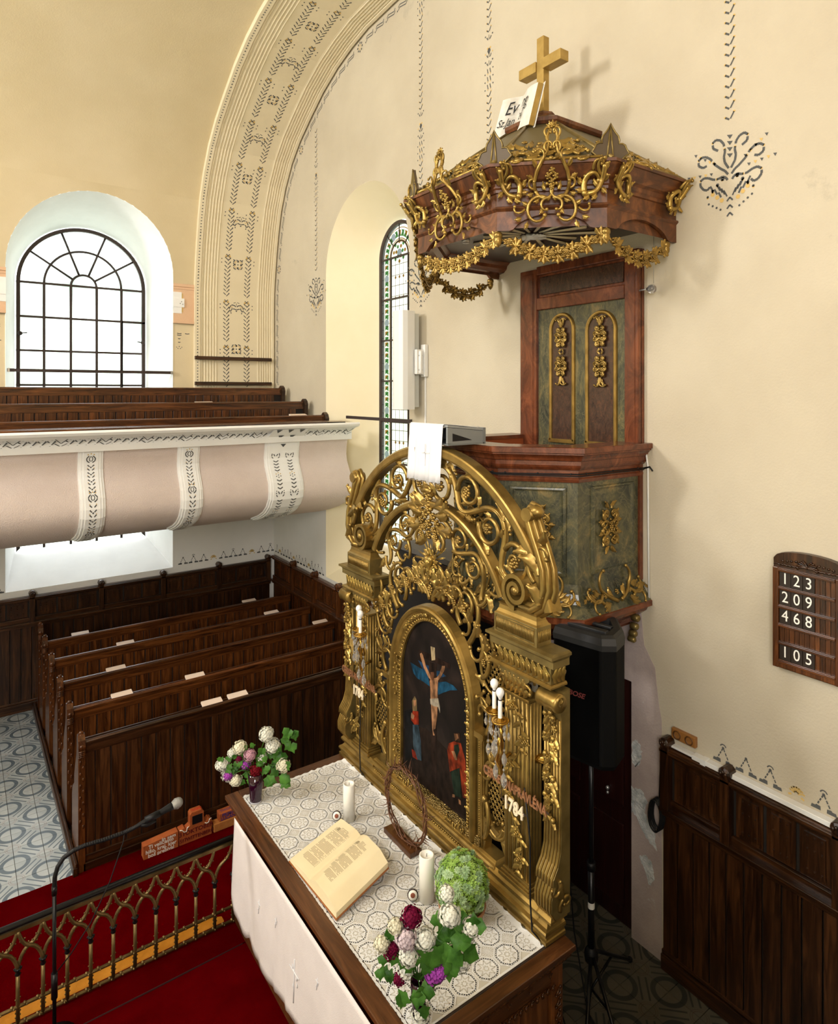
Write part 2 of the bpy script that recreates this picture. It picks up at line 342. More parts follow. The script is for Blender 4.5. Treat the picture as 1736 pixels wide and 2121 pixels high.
# red carpet on the floor in front of the pews and raised chancel platform
mb = MB(); mb.box((-2, 5.28, -.01), (3.1, 6.785, .012)); ob('carpet', mb, M['redcarpet'], label='deep red carpet strip on the floor between pews and altar rail', cat='carpet')
mb = MB(); mb.box((-2, -2, -.01), (3.12, 5.26, .138)); ob('platform', mb, M['woodx'], kind='structure')
mb = MB(); mb.box((-2, 4.985, .138), (1.9, 5.262, .15)); mb.box((-2, 5.262, .0), (1.9, 5.274, .15))
ob('carpet', mb, M['redcarpet'], label='narrow red carpet strip on the step directly under the altar rail', cat='carpet')
mb = MB()
rows = []
for i in range(60):
    x = -2+i*4.0/59; rows.append([(x, -2+j*6.97/30, .150+.004*sin(x*5+j)*sin(j*1.7)*(1 if j > 20 else .3)) for j in range(31)])
mb.grid(rows); ob('carpet', mb, M['redcarpet'], label='large red carpet covering the platform in front of the white altar cloth', cat='carpet', origin=(0, 1.5, .15))
mb = MB(); mb.tube([(-2, 4.978, .148), (1.85, 4.978, .148)], .006, 6); ob('carpet_seam', mb, flat('seam', (.03,.002,.002), .9), label='thin dark seam where two red carpets meet before the rail', cat='seam')
# ceiling: long barrel vault springing from the far wall
mb = MB(); mb.grid([[(x, y, z) for y, z in [(wall_y(7.55), 7.55)]+VP[6:]] for x in (-7.5, XW+.05)]); ob('ceiling', mb, M['wall'], kind='structure')
# far wall with tall arched window opening
fh = arch_hole(1.71, 1.13, 1.70, 6.3)
zs = [-.1, 1.70, 2.9, 4.0, 5.2, 6.2]+arch_zs(1.13, 6.3)
zs = sorted(set(zs+[7.55]))
mb = MB(); bands(mb, zs, -7.5, XW, fh, lambda x, z: (x, wall_y(z)-.0005, z), lambda z: 1 if z < 4.05 else 0)
wall_far = ob('wall_far', mb, [M['wall'], M['lowwall']], kind='structure')
# window_1: reveal, iron frame and panes
o1 = arch_outline(1.71, 1.13, 1.70, 6.3, 32); o2 = arch_outline(1.705, .95, 2.05, 6.2, 32)
mb = MB(); N2 = 5
rows = [[((a*(1-k/N2)+c*k/N2), (wall_y(b)*(1-k/N2)+11.72*k/N2), b*(1-k/N2)+d*k/N2) for (a, b), (c, d) in zip(o1, o2)] for k in range(N2+1)]
mb.grid(rows, sm=True); mb.add([rows[0][0], rows[0][-1], rows[-1][-1], rows[-1][0]], [(0,1,2,3)])
win1 = ob('window_1', mb, M['white'], kind='structure')
WY = 11.70; xc, R, zsp = 1.705, .935, 6.2
fr = MB(); ol = arch_outline(xc, R, 2.05, zsp, 40)
fr.strip([((x, WY, z), (0, -1, 0), (0, 0, 0)) for x, z in ol], [(0, 0)], False)
fr = MB(); oi = arch_outline(xc, R-.055, 2.10, zsp, 40)
fr.grid([[(x, WY-.03, z) for x, z in ol], [(x, WY-.03, z) for x, z in oi], [(x, WY+.03, z) for x, z in oi]], sm=False)
ob('window_frame', fr, M['iron'], win1)
xv = [xc-R+.0+2*R*k/5 for k in range(1, 5)]; hz = [6.2, 5.67, 5.145, 4.61, 4.08, 3.55, 3.02, 2.5]
br = MB()
for x in xv: br.box((x-.018, WY-.03, 2.07), (x+.018, WY+.012, 6.2))
for z in hz: br.box((xc-R, WY-.028, z-.016), (xc+R, WY+.01, z+.016))
for r in (.185, .56): br.tube([(xc-r*cos(pi*i/24), WY-.006, zsp+r*sin(pi*i/24)) for i in range(25)], .018, 6)
for a in (33, 69, 111, 147): br.tube([(xc+.185*cos(RAD(a)), WY-.006, zsp+.185*sin(RAD(a))), (xc+R*cos(RAD(a)), WY-.006, zsp+R*sin(RAD(a)))], .017, 6)
br.box((xv[3], WY-.03, 3.02), (xv[3]+.022, WY, 5.67)); br.box((xv[3], WY-.03, 5.65), (xc+R, WY, 5.68))
for x, z in ((xc-R+.05, 5.4), (xc+R-.05, 5.33)): br.ball((x, WY-.07, z), .035, 8, 5); br.tube([(x, WY-.07, z), (x+.09*(1 if x < xc else -1), WY-.10, z+.01)], .009, 6)
ob('glazing_bar', br, M['iron'], win1)
xs_ = [xc-R]+xv+[xc+R]
for i in range(5):
    for j in range(7):
        q = MB(); q.add([(xs_[i], WY, hz[j+1]), (xs_[i+1], WY, hz[j+1]), (xs_[i+1], WY, hz[j]), (xs_[i], WY, hz[j])], [(0,1,2,3)]); ob('pane', q, M['pane'], win1)
q = MB()
for a0, a1 in ((0, 33), (33, 69), (69, 111), (111, 147), (147, 180)):
    for r0, r1 in ((.185, .56), (.56, R)):
        q = MB(); q.grid([[(xc+r*cos(RAD(a0+(a1-a0)*k/6)), WY, zsp+r*sin(RAD(a0+(a1-a0)*k/6))) for k in range(7)] for r in (r0, r1)]); ob('pane', q, M['pane'], win1)
q = MB(); q.add([(xc, WY, zsp)]+[(xc+.185*cos(pi*k/10), WY, zsp+.185*sin(pi*k/10)) for k in range(11)], [(0, k+1, k+2) for k in range(10)]); ob('pane', q, M['pane'], win1)
# iron guard bar across the window
mb = MB(); mb.box((.60, 10.70, 4.785), (2.83, 10.735, 4.83)); g1 = ob('guard_rail', mb, M['iron'], label='dark flat iron bar across the tall arched window behind the gallery', cat='bar')
q = MB()
for x in (.605, 2.80): q.box((x, 10.69, 4.78), (x+.025, 10.74, 4.835))
ob('end_clip', q, M['tin'], g1)
# right (end) wall with niche of the stained glass window and doorway under the pulpit
nh = arch_hole(7.665, 1.10, 1.72, 6.25)
def rh(z):
    return nh(z)
zs = sorted(set([-.1, 1.2, 1.72, 2.9, 4.0, 5.0]+arch_zs(1.10, 6.25, 16)+[8.2, 9.0, 9.8]))
mb = MB(); clipl = lambda z: (lambda h: h and (7.665, h[1]))(rh(z)); clipr = lambda z: (lambda h: h and (h[0], 7.665))(rh(z))
bands(mb, zs, 7.665, 10.9, clipl, lambda y, z: (XW, y, z), lambda z: 1 if z < 2.9 else 0); bands(mb, zs, 4.40, 7.665, clipr, lambda y, z: (XW, y, z))
mb.add([(XW,3.34,2.11),(XW,4.40,2.11),(XW,4.40,9.8),(XW,3.34,9.8)], [(0,1,2,3)])
mb.add([(XW,-6,-.1),(XW,3.34,-.1),(XW,3.34,9.8),(XW,-6,9.8)], [(0,1,2,3)])
wall_right = ob('wall_right', mb, [M['wall2'], M['lowwall']], kind='structure')
q = MB(); q.box((XW+.30, 3.2, -.1), (XW+.36, 4.5, 2.3)); q.add([(XW,3.34,0),(XW+.3,3.34,0),(XW+.3,3.34,2.11),(XW,3.34,2.11)], [(0,1,2,3)]); q.add([(XW,4.40,0),(XW+.3,4.40,0),(XW+.3,4.40,2.11),(XW,4.40,2.11)], [(3,2,1,0)]); q.add([(XW,3.34,2.11),(XW+.3,3.34,2.11),(XW+.3,4.40,2.11),(XW,4.40,2.11)], [(0,1,2,3)])
ob('door_reveal', q, M['dark'], wall_right)
dr = MB(); dr.box((XW+.05, 3.36, .01), (XW+.09, 4.38, 2.09)); door = ob('door_1', dr, M['doorw'], kind='structure')
q = MB()
for z0, z1 in ((.15, .85), (1.0, 1.95)):
    for y0, y1 in ((3.45, 3.82), (3.92, 4.30)): q.box((XW+.035, y0, z0), (XW+.06, y1, z1))
ob('door_panel', q, M['doorw'], door, bevel=.008)
q = MB(); q.ball((XW+.02, 3.60, 1.10), .018); q.ball((XW+.02, 3.60, 1.06), .014); q.tube([(XW+.05,3.60,1.10),(XW+.02,3.60,1.10)], .006, 6); ob('door_knob', q, M['tin'], door)
# niche reveal + stained window
o1 = arch_outline(7.665, 1.10, 1.72, 6.25, 32); o2 = arch_outline(7.665, .52, 2.25, 6.43, 32)
mb = MB(); rows = [[(XW+.62*k/N2, a*(1-k/N2)+c*k/N2, b*(1-k/N2)+d*k/N2) for (a, b), (c, d) in zip(o1, o2)] for k in range(N2+1)]
mb.grid(rows, sm=True); mb.add([rows[0][0], rows[0][-1], rows[-1][-1], rows[-1][0]], [(0,1,2,3)])
win2 = ob('window_2', mb, M['cream'], kind='structure')
GX = XW+.60; yc, R = 7.665, .505
fr = MB(); ol = arch_outline(yc, R, 2.26, 6.43, 40); oi = arch_outline(yc, R-.05, 2.31, 6.43, 40)
fr.grid([[(GX-.03, y, z) for y, z in ol], [(GX-.03, y, z) for y, z in oi], [(GX+.03, y, z) for y, z in oi]], sm=False); ob('window_frame', fr, M['iron'], win2)
br = MB(); hzs = [2.3+.59*k for k in range(8)]
for z in hzs: br.box((GX-.02, yc-R, z-.012), (GX+.01, yc+R, z+.012))
for y in (yc-.22, yc+.22): br.box((GX-.018, y-.006, 2.3), (GX+.008, y+.006, 6.43))
for a in (48, 90, 132): br.tube([(GX-.01, yc+.22*cos(RAD(a)), 6.43+.22*sin(RAD(a))), (GX-.01, yc+R*cos(RAD(a)), 6.43+R*sin(RAD(a)))], .009, 5)
br.tube([(GX-.01, yc+.22*cos(pi*k/16), 6.43+.22*sin(pi*k/16)) for k in range(17)], .009, 5)
ob('glazing_bar', br, M['iron'], win2)
q = MB(); q.add([(GX, y, z) for y, z in ol], [tuple(range(len(ol)))]); ob('pane', q, M['sg_clear'], win2)
def disc(q, x, y, z, r, n=12, mi=0): q.add([(x, y+r*cos(2*pi*k/n), z+r*sin(2*pi*k/n)) for k in range(n)], [tuple(range(n))], False, mi)
q = MB(); gx = GX-.006
def lead_path(r0, r1, mi, x=gx):
    a = [(x, yc+r0, 2.3), (x, yc+r0, 6.43)]+[(x, yc+r0*cos(pi*k/20), 6.43+r0*sin(pi*k/20)) for k in range(1, 20)]+[(x, yc-r0, 6.43), (x, yc-r0, 2.3)]
    b = [(x, yc+r1, 2.3), (x, yc+r1, 6.43)]+[(x, yc+r1*cos(pi*k/20), 6.43+r1*sin(pi*k/20)) for k in range(1, 20)]+[(x, yc-r1, 6.43), (x, yc-r1, 2.3)]
    q.grid([a, b], sm=False, mi=mi)
lead_path(.245, .26, 0); lead_path(.40, .412, 0); lead_path(.225, .238, 0, gx); lead_path(.205, .213, 0, gx); lead_path(.455, .463, 0, gx)
for k in range(28): q.box((gx-.001, yc-.2, 2.32+.148*k), (gx, yc+.2, 2.327+.148*k), 0)
for k in range(-1, 2): q.box((gx-.001, yc+.1*k-.003, 2.3), (gx, yc+.1*k+.003, 6.43), 0)
for k in range(34):
    for sg_ in (-1, 1): q.box((gx-.001, yc+sg_*.26, 2.32+.122*k), (gx, yc+sg_*.285, 2.326+.122*k), 0); q.box((gx-.001, yc+sg_*.42, 2.36+.122*k), (gx, yc+sg_*.455, 2.366+.122*k), 0)
def along(r, s):
    L = 4.13
    if s < L: return (yc+r, 2.3+s)
    t = (s-L)/r
    if t < pi: return (yc+r*cos(t), 6.43+r*sin(t))
    return (yc-r, 6.43-(s-L-pi*r))
s = .05; k = 0; tot = 4.13*2+pi*.33
while s < tot-.1:
    a, b = along(.33, s); c, d = along(.33, s+.075); e = V3((0, c-a, d-b)).normalized(); p = V3((0, e.z, -e.y)); P0 = V3((gx-.002, a, b)); P1 = V3((gx-.002, c, d))
    if k % 8 == 7: disc(q, gx-.003, (a+c)/2, (b+d)/2, .058, 12, 2)
    else:
        q.add([P0-p*.045, P1-p*.045, (P0+P1)/2+p*.045], [(0,1,2)], False, 1); q.add([P0+p*.045, P1+p*.045, P1-p*.04], [(0,1,2)], False, 0 if k % 2 else 1)
    s += .08; k += 1
for z in [2.6+.295*k for k in range(13)]:
    for y in (yc-.1, yc+.1, yc): disc(q, gx-.001, y, z, .022, 8, 0)
for r, n in ((.14, 8), (.08, 6)):
    for i in range(n): disc(q, gx-.002, yc+r*cos(2*pi*i/n), 6.50+r*sin(2*pi*i/n), .028, 8, (0, 1)[i % 2])
disc(q, gx-.003, yc, 6.48, .06, 14, 2)
ob('coloured_glass', q, [M['sg_amber'], M['sg_green'], M['sg_blue']], win2, kind='stuff')
mb = MB(); mb.box((XW-.03, 6.50, 4.125), (XW-.005, 8.10, 4.165)); 
ob('guard_rail', mb, M['iron'], label='thin dark iron bar across the stained glass window at gallery rail height', cat='bar')
# transverse rib (flat arch with fluted edges) on the vault
vp = []
for i in range(len(VP)-1):
    (a, b), (c, d) = VP[i], VP[i+1]
    for k in range(4): vp.append((a+(c-a)*k/4, b+(d-b)*k/4))
pts = [(YF, 2.95)]+[p for p in vp if p[0] > 5.0]
def nrm(i):
    a, b = pts[max(i-1, 0)], pts[min(i+1, len(pts)-1)]; t = V3((0, b[0]-a[0], b[1]-a[1])).normalized(); return V3((0, -t.z, t.y))
prof = [(3.165, 0), (3.168, .07), (3.255, .075)]
for k in range(6): x = 3.26+k*.047; prof += [(x, .058), (x+.004, .052), (x+.024, .066), (x+.043, .052)]
prof += [(3.545, .055), (4.215, .055)]
for k in range(6): x = 4.22+k*.042; prof += [(x, .058), (x+.004, .052), (x+.022, .066), (x+.039, .052)]
prof += [(4.478, .072), (4.52, .075), (4.551, .03)]
mb = MB(); mb.grid([[tuple(V3((x, p[0], p[1]))+nrm(i)*h) for x, h in prof] for i, p in enumerate(pts)], sm=False)
rib = ob('trim_1', mb, M['rib'], kind='structure')
q = MB(); q.add([(-7.5,-6,-.1),(-7.5,YF,-.1),(-7.5,YF,9.6),(-7.5,-6,9.6)], [(0,1,2,3)]); ob('wall_left', q, M['wall'], kind='structure')
q = MB(); q.add([(-7.5,-6,-.1),(XW,-6,-.1),(XW,-6,9.6),(-7.5,-6,9.6)], [(0,1,2,3)]); ob('wall_back', q, M['wall'], kind='structure')
q = MB(); q.box((-7.5, -6, 2.75), (XW-.01, .42, 2.9)); ob('trim_3', q, M['wall'], kind='structure')   # floor of the organ loft the view is taken from
# ---- painted stencils -------------------------------------------------
class St:
    def __init__(s, mp): s.q = MB(); s.mp = mp
    def poly(s, pts, mi=0): s.q.add([s.mp(a, b) for a, b in pts], [tuple(range(len(pts)))], False, mi)
    def line(s, a, b, w=.01, mi=0, w2=None):
        d = V3((b[0]-a[0], b[1]-a[1], 0)); L = d.length or 1; d /= L; n = (-d.y, d.x); w2 = w if w2 is None else w2
        s.poly([(a[0]+n[0]*w/2, a[1]+n[1]*w/2), (a[0]-n[0]*w/2, a[1]-n[1]*w/2), (b[0]-n[0]*w2/2, b[1]-n[1]*w2/2), (b[0]+n[0]*w2/2, b[1]+n[1]*w2/2)], mi)
    def path(s, pts, w=.01, mi=0, gap=0):
        for i in range(len(pts)-1):
            if gap and i % gap == gap-1: continue
            s.line(pts[i], pts[i+1], w, mi)
    def dot(s, a, b, r=.01, mi=0, n=6): s.poly([(a+r*cos(2*pi*k/n), b+r*sin(2*pi*k/n)) for k in range(n)], mi)
    def out(s, name, parent): return ob(name, s.q, [M['paint'], M['painty']], parent, kind='stuff')
def cl(u, v, hd, L, k0, k1, n=14):
    pts = [(u, v)]; h = L/n
    for i in range(n):
        hd += (k0+(k1-k0)*(i+.5)/n)*h; u += cos(hd)*h; v += sin(hd)*h; pts.append((u, v))
    return pts
cum = [0]
for i in range(1, len(pts)): cum.append(cum[-1]+sqrt((pts[i][0]-pts[i-1][0])**2+(pts[i][1]-pts[i-1][1])**2))
def ribmap(x, s_, h=.0565):
    i = 0
    while i < len(cum)-2 and cum[i+1] < s_: i += 1
    t = (s_-cum[i])/(cum[i+1]-cum[i]); p = (pts[i][0]+(pts[i+1][0]-pts[i][0])*t, pts[i][1]+(pts[i+1][1]-pts[i][1])*t)
    n = nrm(i)*(1-t)+nrm(i+1)*t; return tuple(V3((x, p[0], p[1]))+n*h)
st = St(ribmap); s0 = 4.60-2.95
for cx in (3.685, 4.035):
    s = s0; k = 0
    while s < 8.6:
        if k % 11 == 10:
            st.poly([(cx-.035, s+.02), (cx-.012, s-.0), (cx-.03, s-.03), (cx-.048, s-.01)], 1); st.poly([(cx+.035, s+.02), (cx+.012, s-.0), (cx+.03, s-.03), (cx+.048, s-.01)], 1)
            st.line((cx-.03, s+.03), (cx+.03, s-.02), .012); st.line((cx+.03, s+.03), (cx-.03, s-.02), .012)
            for a, b in ((-.10, -.05), (.10, -.05), (-.10, -.11), (.10, -.11), (0, -.055)): st.dot(cx+a, s+b, .010)
            s += .035
        else:
            st.line((cx-.048, s+.045), (cx-.008, s+.01), .013); st.line((cx+.048, s+.035), (cx+.002, s-.012), .013); st.dot(cx+.044, s+.036, .011)
        s += .0655; k += 1
s = s0+.62; k = 0
while s < 8.5:
    cx = 3.86
    if k % 2 == 0:
        for a in (45, 135, 225, 315):
            ca, sa = cx+.047*cos(RAD(a)), s+.047*sin(RAD(a)); st.path([(ca+.042*cos(RAD(a+d)), sa+.042*sin(RAD(a+d))) for d in range(-125, 126, 25)], .016, 0, 4); st.path([(ca+.02*cos(RAD(a+d)), sa+.02*sin(RAD(a+d))) for d in range(-100, 101, 40)], .010, 1)
        st.dot(cx, s, .011)
    else:
        for sg in (-1, 1):
            st.path([(cx+sg*p[0], s+p[1]) for p in cl(.01, 0, 1.2, .20, -20, -12)], .016, 0, 6); st.path([(cx+sg*p[0], s+p[1]) for p in cl(.01, -.05, .9, .15, -20, -20)], .015, 0, 6)
            st.path([(cx+sg*p[0], s+p[1]) for p in cl(.06, .0, -1, .07, 40, 30)], .009, 1); st.line((cx+sg*.012, s+.075), (cx+sg*.05, s+.062), .009)
        st.line((cx, s+.06), (cx, s+.02), .008); st.dot(cx, s-.07, .013); st.dot(cx, s-.04, .008)
    s += .71; k += 1
st.out('stencil_border', rib)
st = St(lambda x, s_: ribmap(x, s_, .0765)); s = s0; k = 0
while s < 8.6:
    if k % 13 in (10, 11, 12): st.poly([(3.197, s), (3.223, s), (3.21, s+.026)])
    else: st.line((3.200, s), (3.220, s), .013)
    s += .048 if k % 13 < 9 else .05; k += 1
st.out('stencil_border', rib)
# wall stencil following the vault on the end wall
def wmap(a, b): return (XW-.002, a, b)
st = St(wmap)
cw = [(p[0]-.0, p[1]) for p in pts]
def wcurve(s_, off):
    i = 0
    while i < len(cum)-2 and cum[i+1] < s_: i += 1
    t = (s_-cum[i])/(cum[i+1]-cum[i]); n = nrm(i)*(1-t)+nrm(i+1)*t
    return (pts[i][0]+(pts[i+1][0]-pts[i][0])*t+n.y*off, pts[i][1]+(pts[i+1][1]-pts[i][1])*t+n.z*off)
s = s0+.05; k = 0
while s < 9.0:
    if k % 8 == 7: 
        for a in range(8): c = wcurve(s+.1, .16); st.dot(c[0]+.06*cos(a*pi/4), c[1]+.06*sin(a*pi/4), .016); st.dot(c[0]+.03*cos(a*pi/4), c[1]+.03*sin(a*pi/4), .009, 1)
    else:
        for dx in (0, .035):
            P = [wcurve(s+a, b+dx) for a, b in ((0, .155), (.03, .125), (.17, .15), (.20, .12))]
            for i in range(3): st.line(P[i], P[i+1], .012)
        c = wcurve(s-.02, .19); st.dot(c[0], c[1], .012)
    s += .27; k += 1
st.out('stencil_border', wall_right)
# hanging garland stencils
def garland(y, ztop, zbot, sc=1.0, simple=False):
    st = St(wmap); z = zbot; k = 0
    while z < ztop:
        m = k % 22
        if m in (14, 15, 16):
            for a in (-.02, .02): st.line((y+a-.006, z), (y+a+.006, z+.05), .011); st.dot(y+a, z-.005, .008, 1)
            for a in (-.062, .062): st.dot(y+a, z+.02*(1 if a < 0 else -1)+.02, .009)
            z += .082
        elif m == 19: st.poly([(y, z-.06), (y+.025, z-.02), (y+.012, z+.01), (y-.012, z+.01), (y-.025, z-.02)]); st.dot(y+.02, z+.01, .013, 1); st.dot(y-.02, z+.01, .013, 1); z += .1
        elif m in (17, 18, 20):
            st.line((y, z), (y, z+.05), .007)
            for a in (-1, 1): st.line((y+a*.015, z), (y+a*.035, z+.03), .012); st.dot(y+a*.055, z+.045, .010, 1 if m == 18 else 0)
            z += .085
        else:
            st.line((y-.004, z), (y-.032, z+.045), .011); st.line((y+.004, z-.004), (y+.034, z+.018), .013); st.line((y-.03, z+.04), (y-.036, z+.052), .016, 1); st.dot(y+.036, z+.018, .008, 1); z += .0765
        k += 1
    zc = zbot-.42
    ARM = [[(765,720),(800,660),(808,610),(798,560),(810,490),(840,450),(880,435),(912,460),(905,510),(860,540)],
           [(770,775),(800,735),(830,715),(890,660),(930,600),(970,570),(1010,565),(1045,590),(1040,640),(1000,665),(965,655)],
           [(775,825),(790,800),(820,785),(860,798),(900,797),(950,770),(990,762),(1025,785),(1025,830),(995,870),(960,882),(925,845)]]
    for A in ARM:
        for sg in (-1, 1):
            P = [(y-sg*(a-755)*.00084, zc+(790-b-sg*(a-755)*.06)*.00080+.01) for a, b in A]; Q_ = []
            for i in range(len(P)-1):
                for k in range(3): Q_.append((P[i][0]+(P[i+1][0]-P[i][0])*k/3, P[i][1]+(P[i+1][1]-P[i][1])*k/3))
            st.path(Q_+[P[-1]], .017, 0, 11)
            for i in range(10, len(Q_)-2, 11): st.dot(Q_[i][0], Q_[i][1], .008, 1)
    for i in range(4): st.poly([(y-.022, zc+.30-i*.045), (y+.022, zc+.31-i*.045), (y, zc+.275-i*.045)])
    for a in (35, 145, 5, 175):
        for i in range(5): r = .14+i*.045; st.poly([(y-r*cos(RAD(a))-.012, zc+.05+r*sin(RAD(a))), (y-r*cos(RAD(a))+.014, zc+.055+r*sin(RAD(a))), (y-r*cos(RAD(a)), zc+.03+r*sin(RAD(a)))], i % 2)
    for i in range(3): st.line((y-.022, zc-.17-i*.055), (y, zc-.145-i*.055), .012); st.line((y+.022, zc-.17-i*.055), (y, zc-.145-i*.055), .012)
    for sg in (-1, 1):
        for i in range(4): st.line((y+sg*(.02+.018*i), zc-.135+.018*i), (y+sg*(.045+.018*i), zc-.085+.018*i), .011)
        for i in range(3): st.line((y+sg*(.065+.03*i), zc-.13+.028*i), (y+sg*(.085+.032*i), zc-.09+.03*i), .014); st.dot(y+sg*(.06+.035*i), zc-.155+.03*i, .017, 1)
        for i in range(4): st.dot(y+sg*(.055+.038*i), zc-.0-.035*i, .016-.002*i, 0); st.dot(y+sg*(.055+.038*i), zc-.008-.035*i, .009, 1); st.dot(y+sg*(.07+.03*i), zc-.22+.02*i, .009)
    st.out('stencil_garland', wall_right)
garland(2.506, 9.2, 6.47); garland(6.32, 9.4, 6.22); garland(9.09, 8.55, 6.38); garland(5.10, 9.4, 6.6)
# row of small motifs above the panelling
def frieze(mp, a0, a1, z, parent, du=.168, skip=4):
    st = St(mp); a = a0; k = 0
    while a < a1:
        if k % skip == skip-1:
            for i in range(7): t = RAD(20+i*23.3); st.path([(a-.012*cos(t), z+.03+.012*sin(t)), (a-.04*cos(t), z+.03+.05*sin(t)), (a-.052*cos(t)-.006, z+.03+.04*sin(t))], .011, 1)
            st.line((a-.03, z+.02), (a-.05, z+.01), .013, 1); st.line((a+.03, z+.02), (a+.05, z+.01), .013, 1)
        else:
            for sg in (-1, 1): st.poly([(a+sg*.018, z), (a+sg*.078, z), (a+sg*.072, z+.022), (a+sg*.05, z+.022), (a+sg*.045, z+.03), (a+sg*.02, z+.026)])
            for i in range(3):
                for sg in (-1, 1): st.line((a+sg*(.036-.012*i), z+.038+.024*i), (a+sg*(.028-.012*i), z+.056+.024*i), .009)
            st.dot(a, z+.11, .010)
            if k % 2: st.path([(a+.022*cos(t), z+.115+.022*sin(t)) for t in (.3, 1, 1.6, 2.2, 2.9)], .008)
        a += du; k += 1
    st.out('stencil_frieze', parent)
frieze(wmap, -.3, 2.66, 1.80, wall_right, .168, 5); frieze(wmap, 8.9, 10.65, 1.72, wall_right, .112, 5)
frieze(lambda a, b: (a, YF-.003, b), 3.0, 4.5, 1.725, wall_far, .165, 4); frieze(lambda a, b: (a, YF-.003, b), -.5, .56, 1.70, wall_far, .165, 4)
# painted impost block and drops beside the far window
for (x0, x1) in ((2.84, 3.165), (.30, .585)):
    q = MB(); q.box((x0, YF-.03, 5.60), (x1, YF+.01, 6.235)); q.box((x0, YF-.045, 6.19), (x1, YF+.01, 6.235)); q.box((x0, YF-.045, 5.60), (x1, YF+.01, 5.64)); q.box((x0, YF-.038, 6.15), (x1, YF+.01, 6.17)); 
    imp = ob('impost_block', q, M['impost'], wall_far)
    e = x0 if x0 > 2 else x1; sg = 1 if x0 > 2 else -1
    q = MB(); q.box((e, YF-.036, 5.76), (e+sg*.13, YF, 6.10)); q.box((e+sg*.05, YF-.0335, 5.78), (e+sg*.15, YF, 6.08), 1); q.box((e, YF-.044, 5.86), (e+sg*.17, YF, 6.0))
    ob('relief_cross', q, [M['white'], M['painty']], imp)
    st = St(lambda a, b: (a, YF-.046, b))
    for a, b in ((.125, .02), (.145, -.02), (.105, -.01)): st.poly([(e+sg*a-.009, 5.93+b-.008), (e+sg*a+.009, 5.93+b-.008), (e+sg*a, 5.93+b+.009)])
    st.out('stencil', imp)
    st = St(lambda a, b: (a, YF-.003, b))
    for i in range(3): a = e+sg*(.06+.10*i); st.line((a-.03, 5.56-.0), (a, 5.53), .013); st.line((a, 5.53), (a+.03, 5.56), .013); st.dot(a, 5.57, .01, 1)
    for c, n in ((e+sg*.10, 5), (e+sg*.225, 2)):
        for i in range(n):
            w_ = .035 if i < 3 else .018; b = 5.47-.027*i-(.03*(i-2) if i > 2 else 0); st.line((c-w_, b), (c, b-.006), .013); st.line((c, b-.006), (c+w_, b), .013)
    for a, b in ((-.04, 0), (.04, 0), (0, .012), (-.02, -.02), (.02, -.02)): st.dot(e+sg*.10+a, 5.22+b, .008)
    st.out('stencil', wall_far)
for z, nm in ((5.055, 'upper'), (4.64, 'lower')):
    q = MB(); q.box((3.155, YF-.13, z-.028), (4.46, YF-.09, z+.028)); q.box((3.3, YF-.09, z-.02), (3.33, YF-.05, z+.02)); q.box((4.3, YF-.09, z-.02), (4.33, YF-.05, z+.02))
    ob('wooden_batten', q, M['woodx'], label='%s of two dark wooden battens across the fluted rib behind the gallery' % nm, cat='batten', group=None, bevel=.003)
# mauve painted strip and bare mortar patches beside the door
def blob(pts, x, mat, nm='mortar_patch', seed=0):
    random.seed(seed); out = []
    for i in range(len(pts)):
        a, b = pts[i], pts[(i+1) % len(pts)]; n = 5
        for k in range(n): out.append((a[0]+(b[0]-a[0])*k/n+random.uniform(-.008, .008), a[1]+(b[1]-a[1])*k/n+random.uniform(-.012, .012)))
    q = MB(); q.prism(out, ((0,0,0),(0,1,0),(0,0,1),(1,0,0)), x, XW+.001); ob(nm, q, mat, wall_right)
q = MB(); q.prism([(3.341,0),(3.341,2.11),(4.4,2.11),(4.4,2.6),(3.36,2.72),(3.25,2.72),(3.22,2.45),(3.12,2.30),(3.09,2.05),(3.06,1.9),(3.06,0)], ((0,0,0),(0,1,0),(0,0,1),(1,0,0)), XW-.004, XW); ob('painted_strip', q, M['mauve'], wall_right)
blob([(3.335,1.62),(3.28,1.66),(3.24,1.58),(3.26,1.48),(3.30,1.42),(3.335,1.46)], XW-.006, M['patch'], seed=1)
blob([(3.335,1.24),(3.24,1.27),(3.19,1.20),(3.22,1.10),(3.12,.98),(3.10,.84),(3.20,.90),(3.28,1.02),(3.335,1.04)], XW-.006, M['patch'], seed=2)
blob([(3.27,.72),(3.20,.76),(3.14,.72),(3.12,.60),(3.17,.54),(3.22,.64)], XW-.006, M['patch'], seed=3)
# ---------------- text helper ----------------
def text(s, size, O, U, V_, mat, parent, name='lettering', ext=.001, align='CENTER', sx=1.0, shear=0.0, label=None, bold=0.0, line=.9):
    c = bpy.data.curves.new('t', 'FONT'); c.body = s; c.size = size; c.extrude = ext; c.align_x = align; c.align_y = 'CENTER'; c.shear = shear; c.offset = bold; c.space_line = line; c.resolution_u = 3
    o = bpy.data.objects.new('t', c); COL.objects.link(o)
    dg = bpy.context.evaluated_depsgraph_get(); me = bpy.data.meshes.new_from_object(o.evaluated_get(dg))
    bpy.data.objects.remove(o); U = V3(U).normalized(); V_ = V3(V_).normalized(); W = U.cross(V_); O = V3(O)
    q = MB(); q.add([tuple(O+U*(v.co.x*sx)+V_*v.co.y+W*v.co.z) for v in me.vertices], [tuple(p.vertices) for p in me.polygons]); bpy.data.meshes.remove(me)
    return ob(name, q, mat, parent, label)
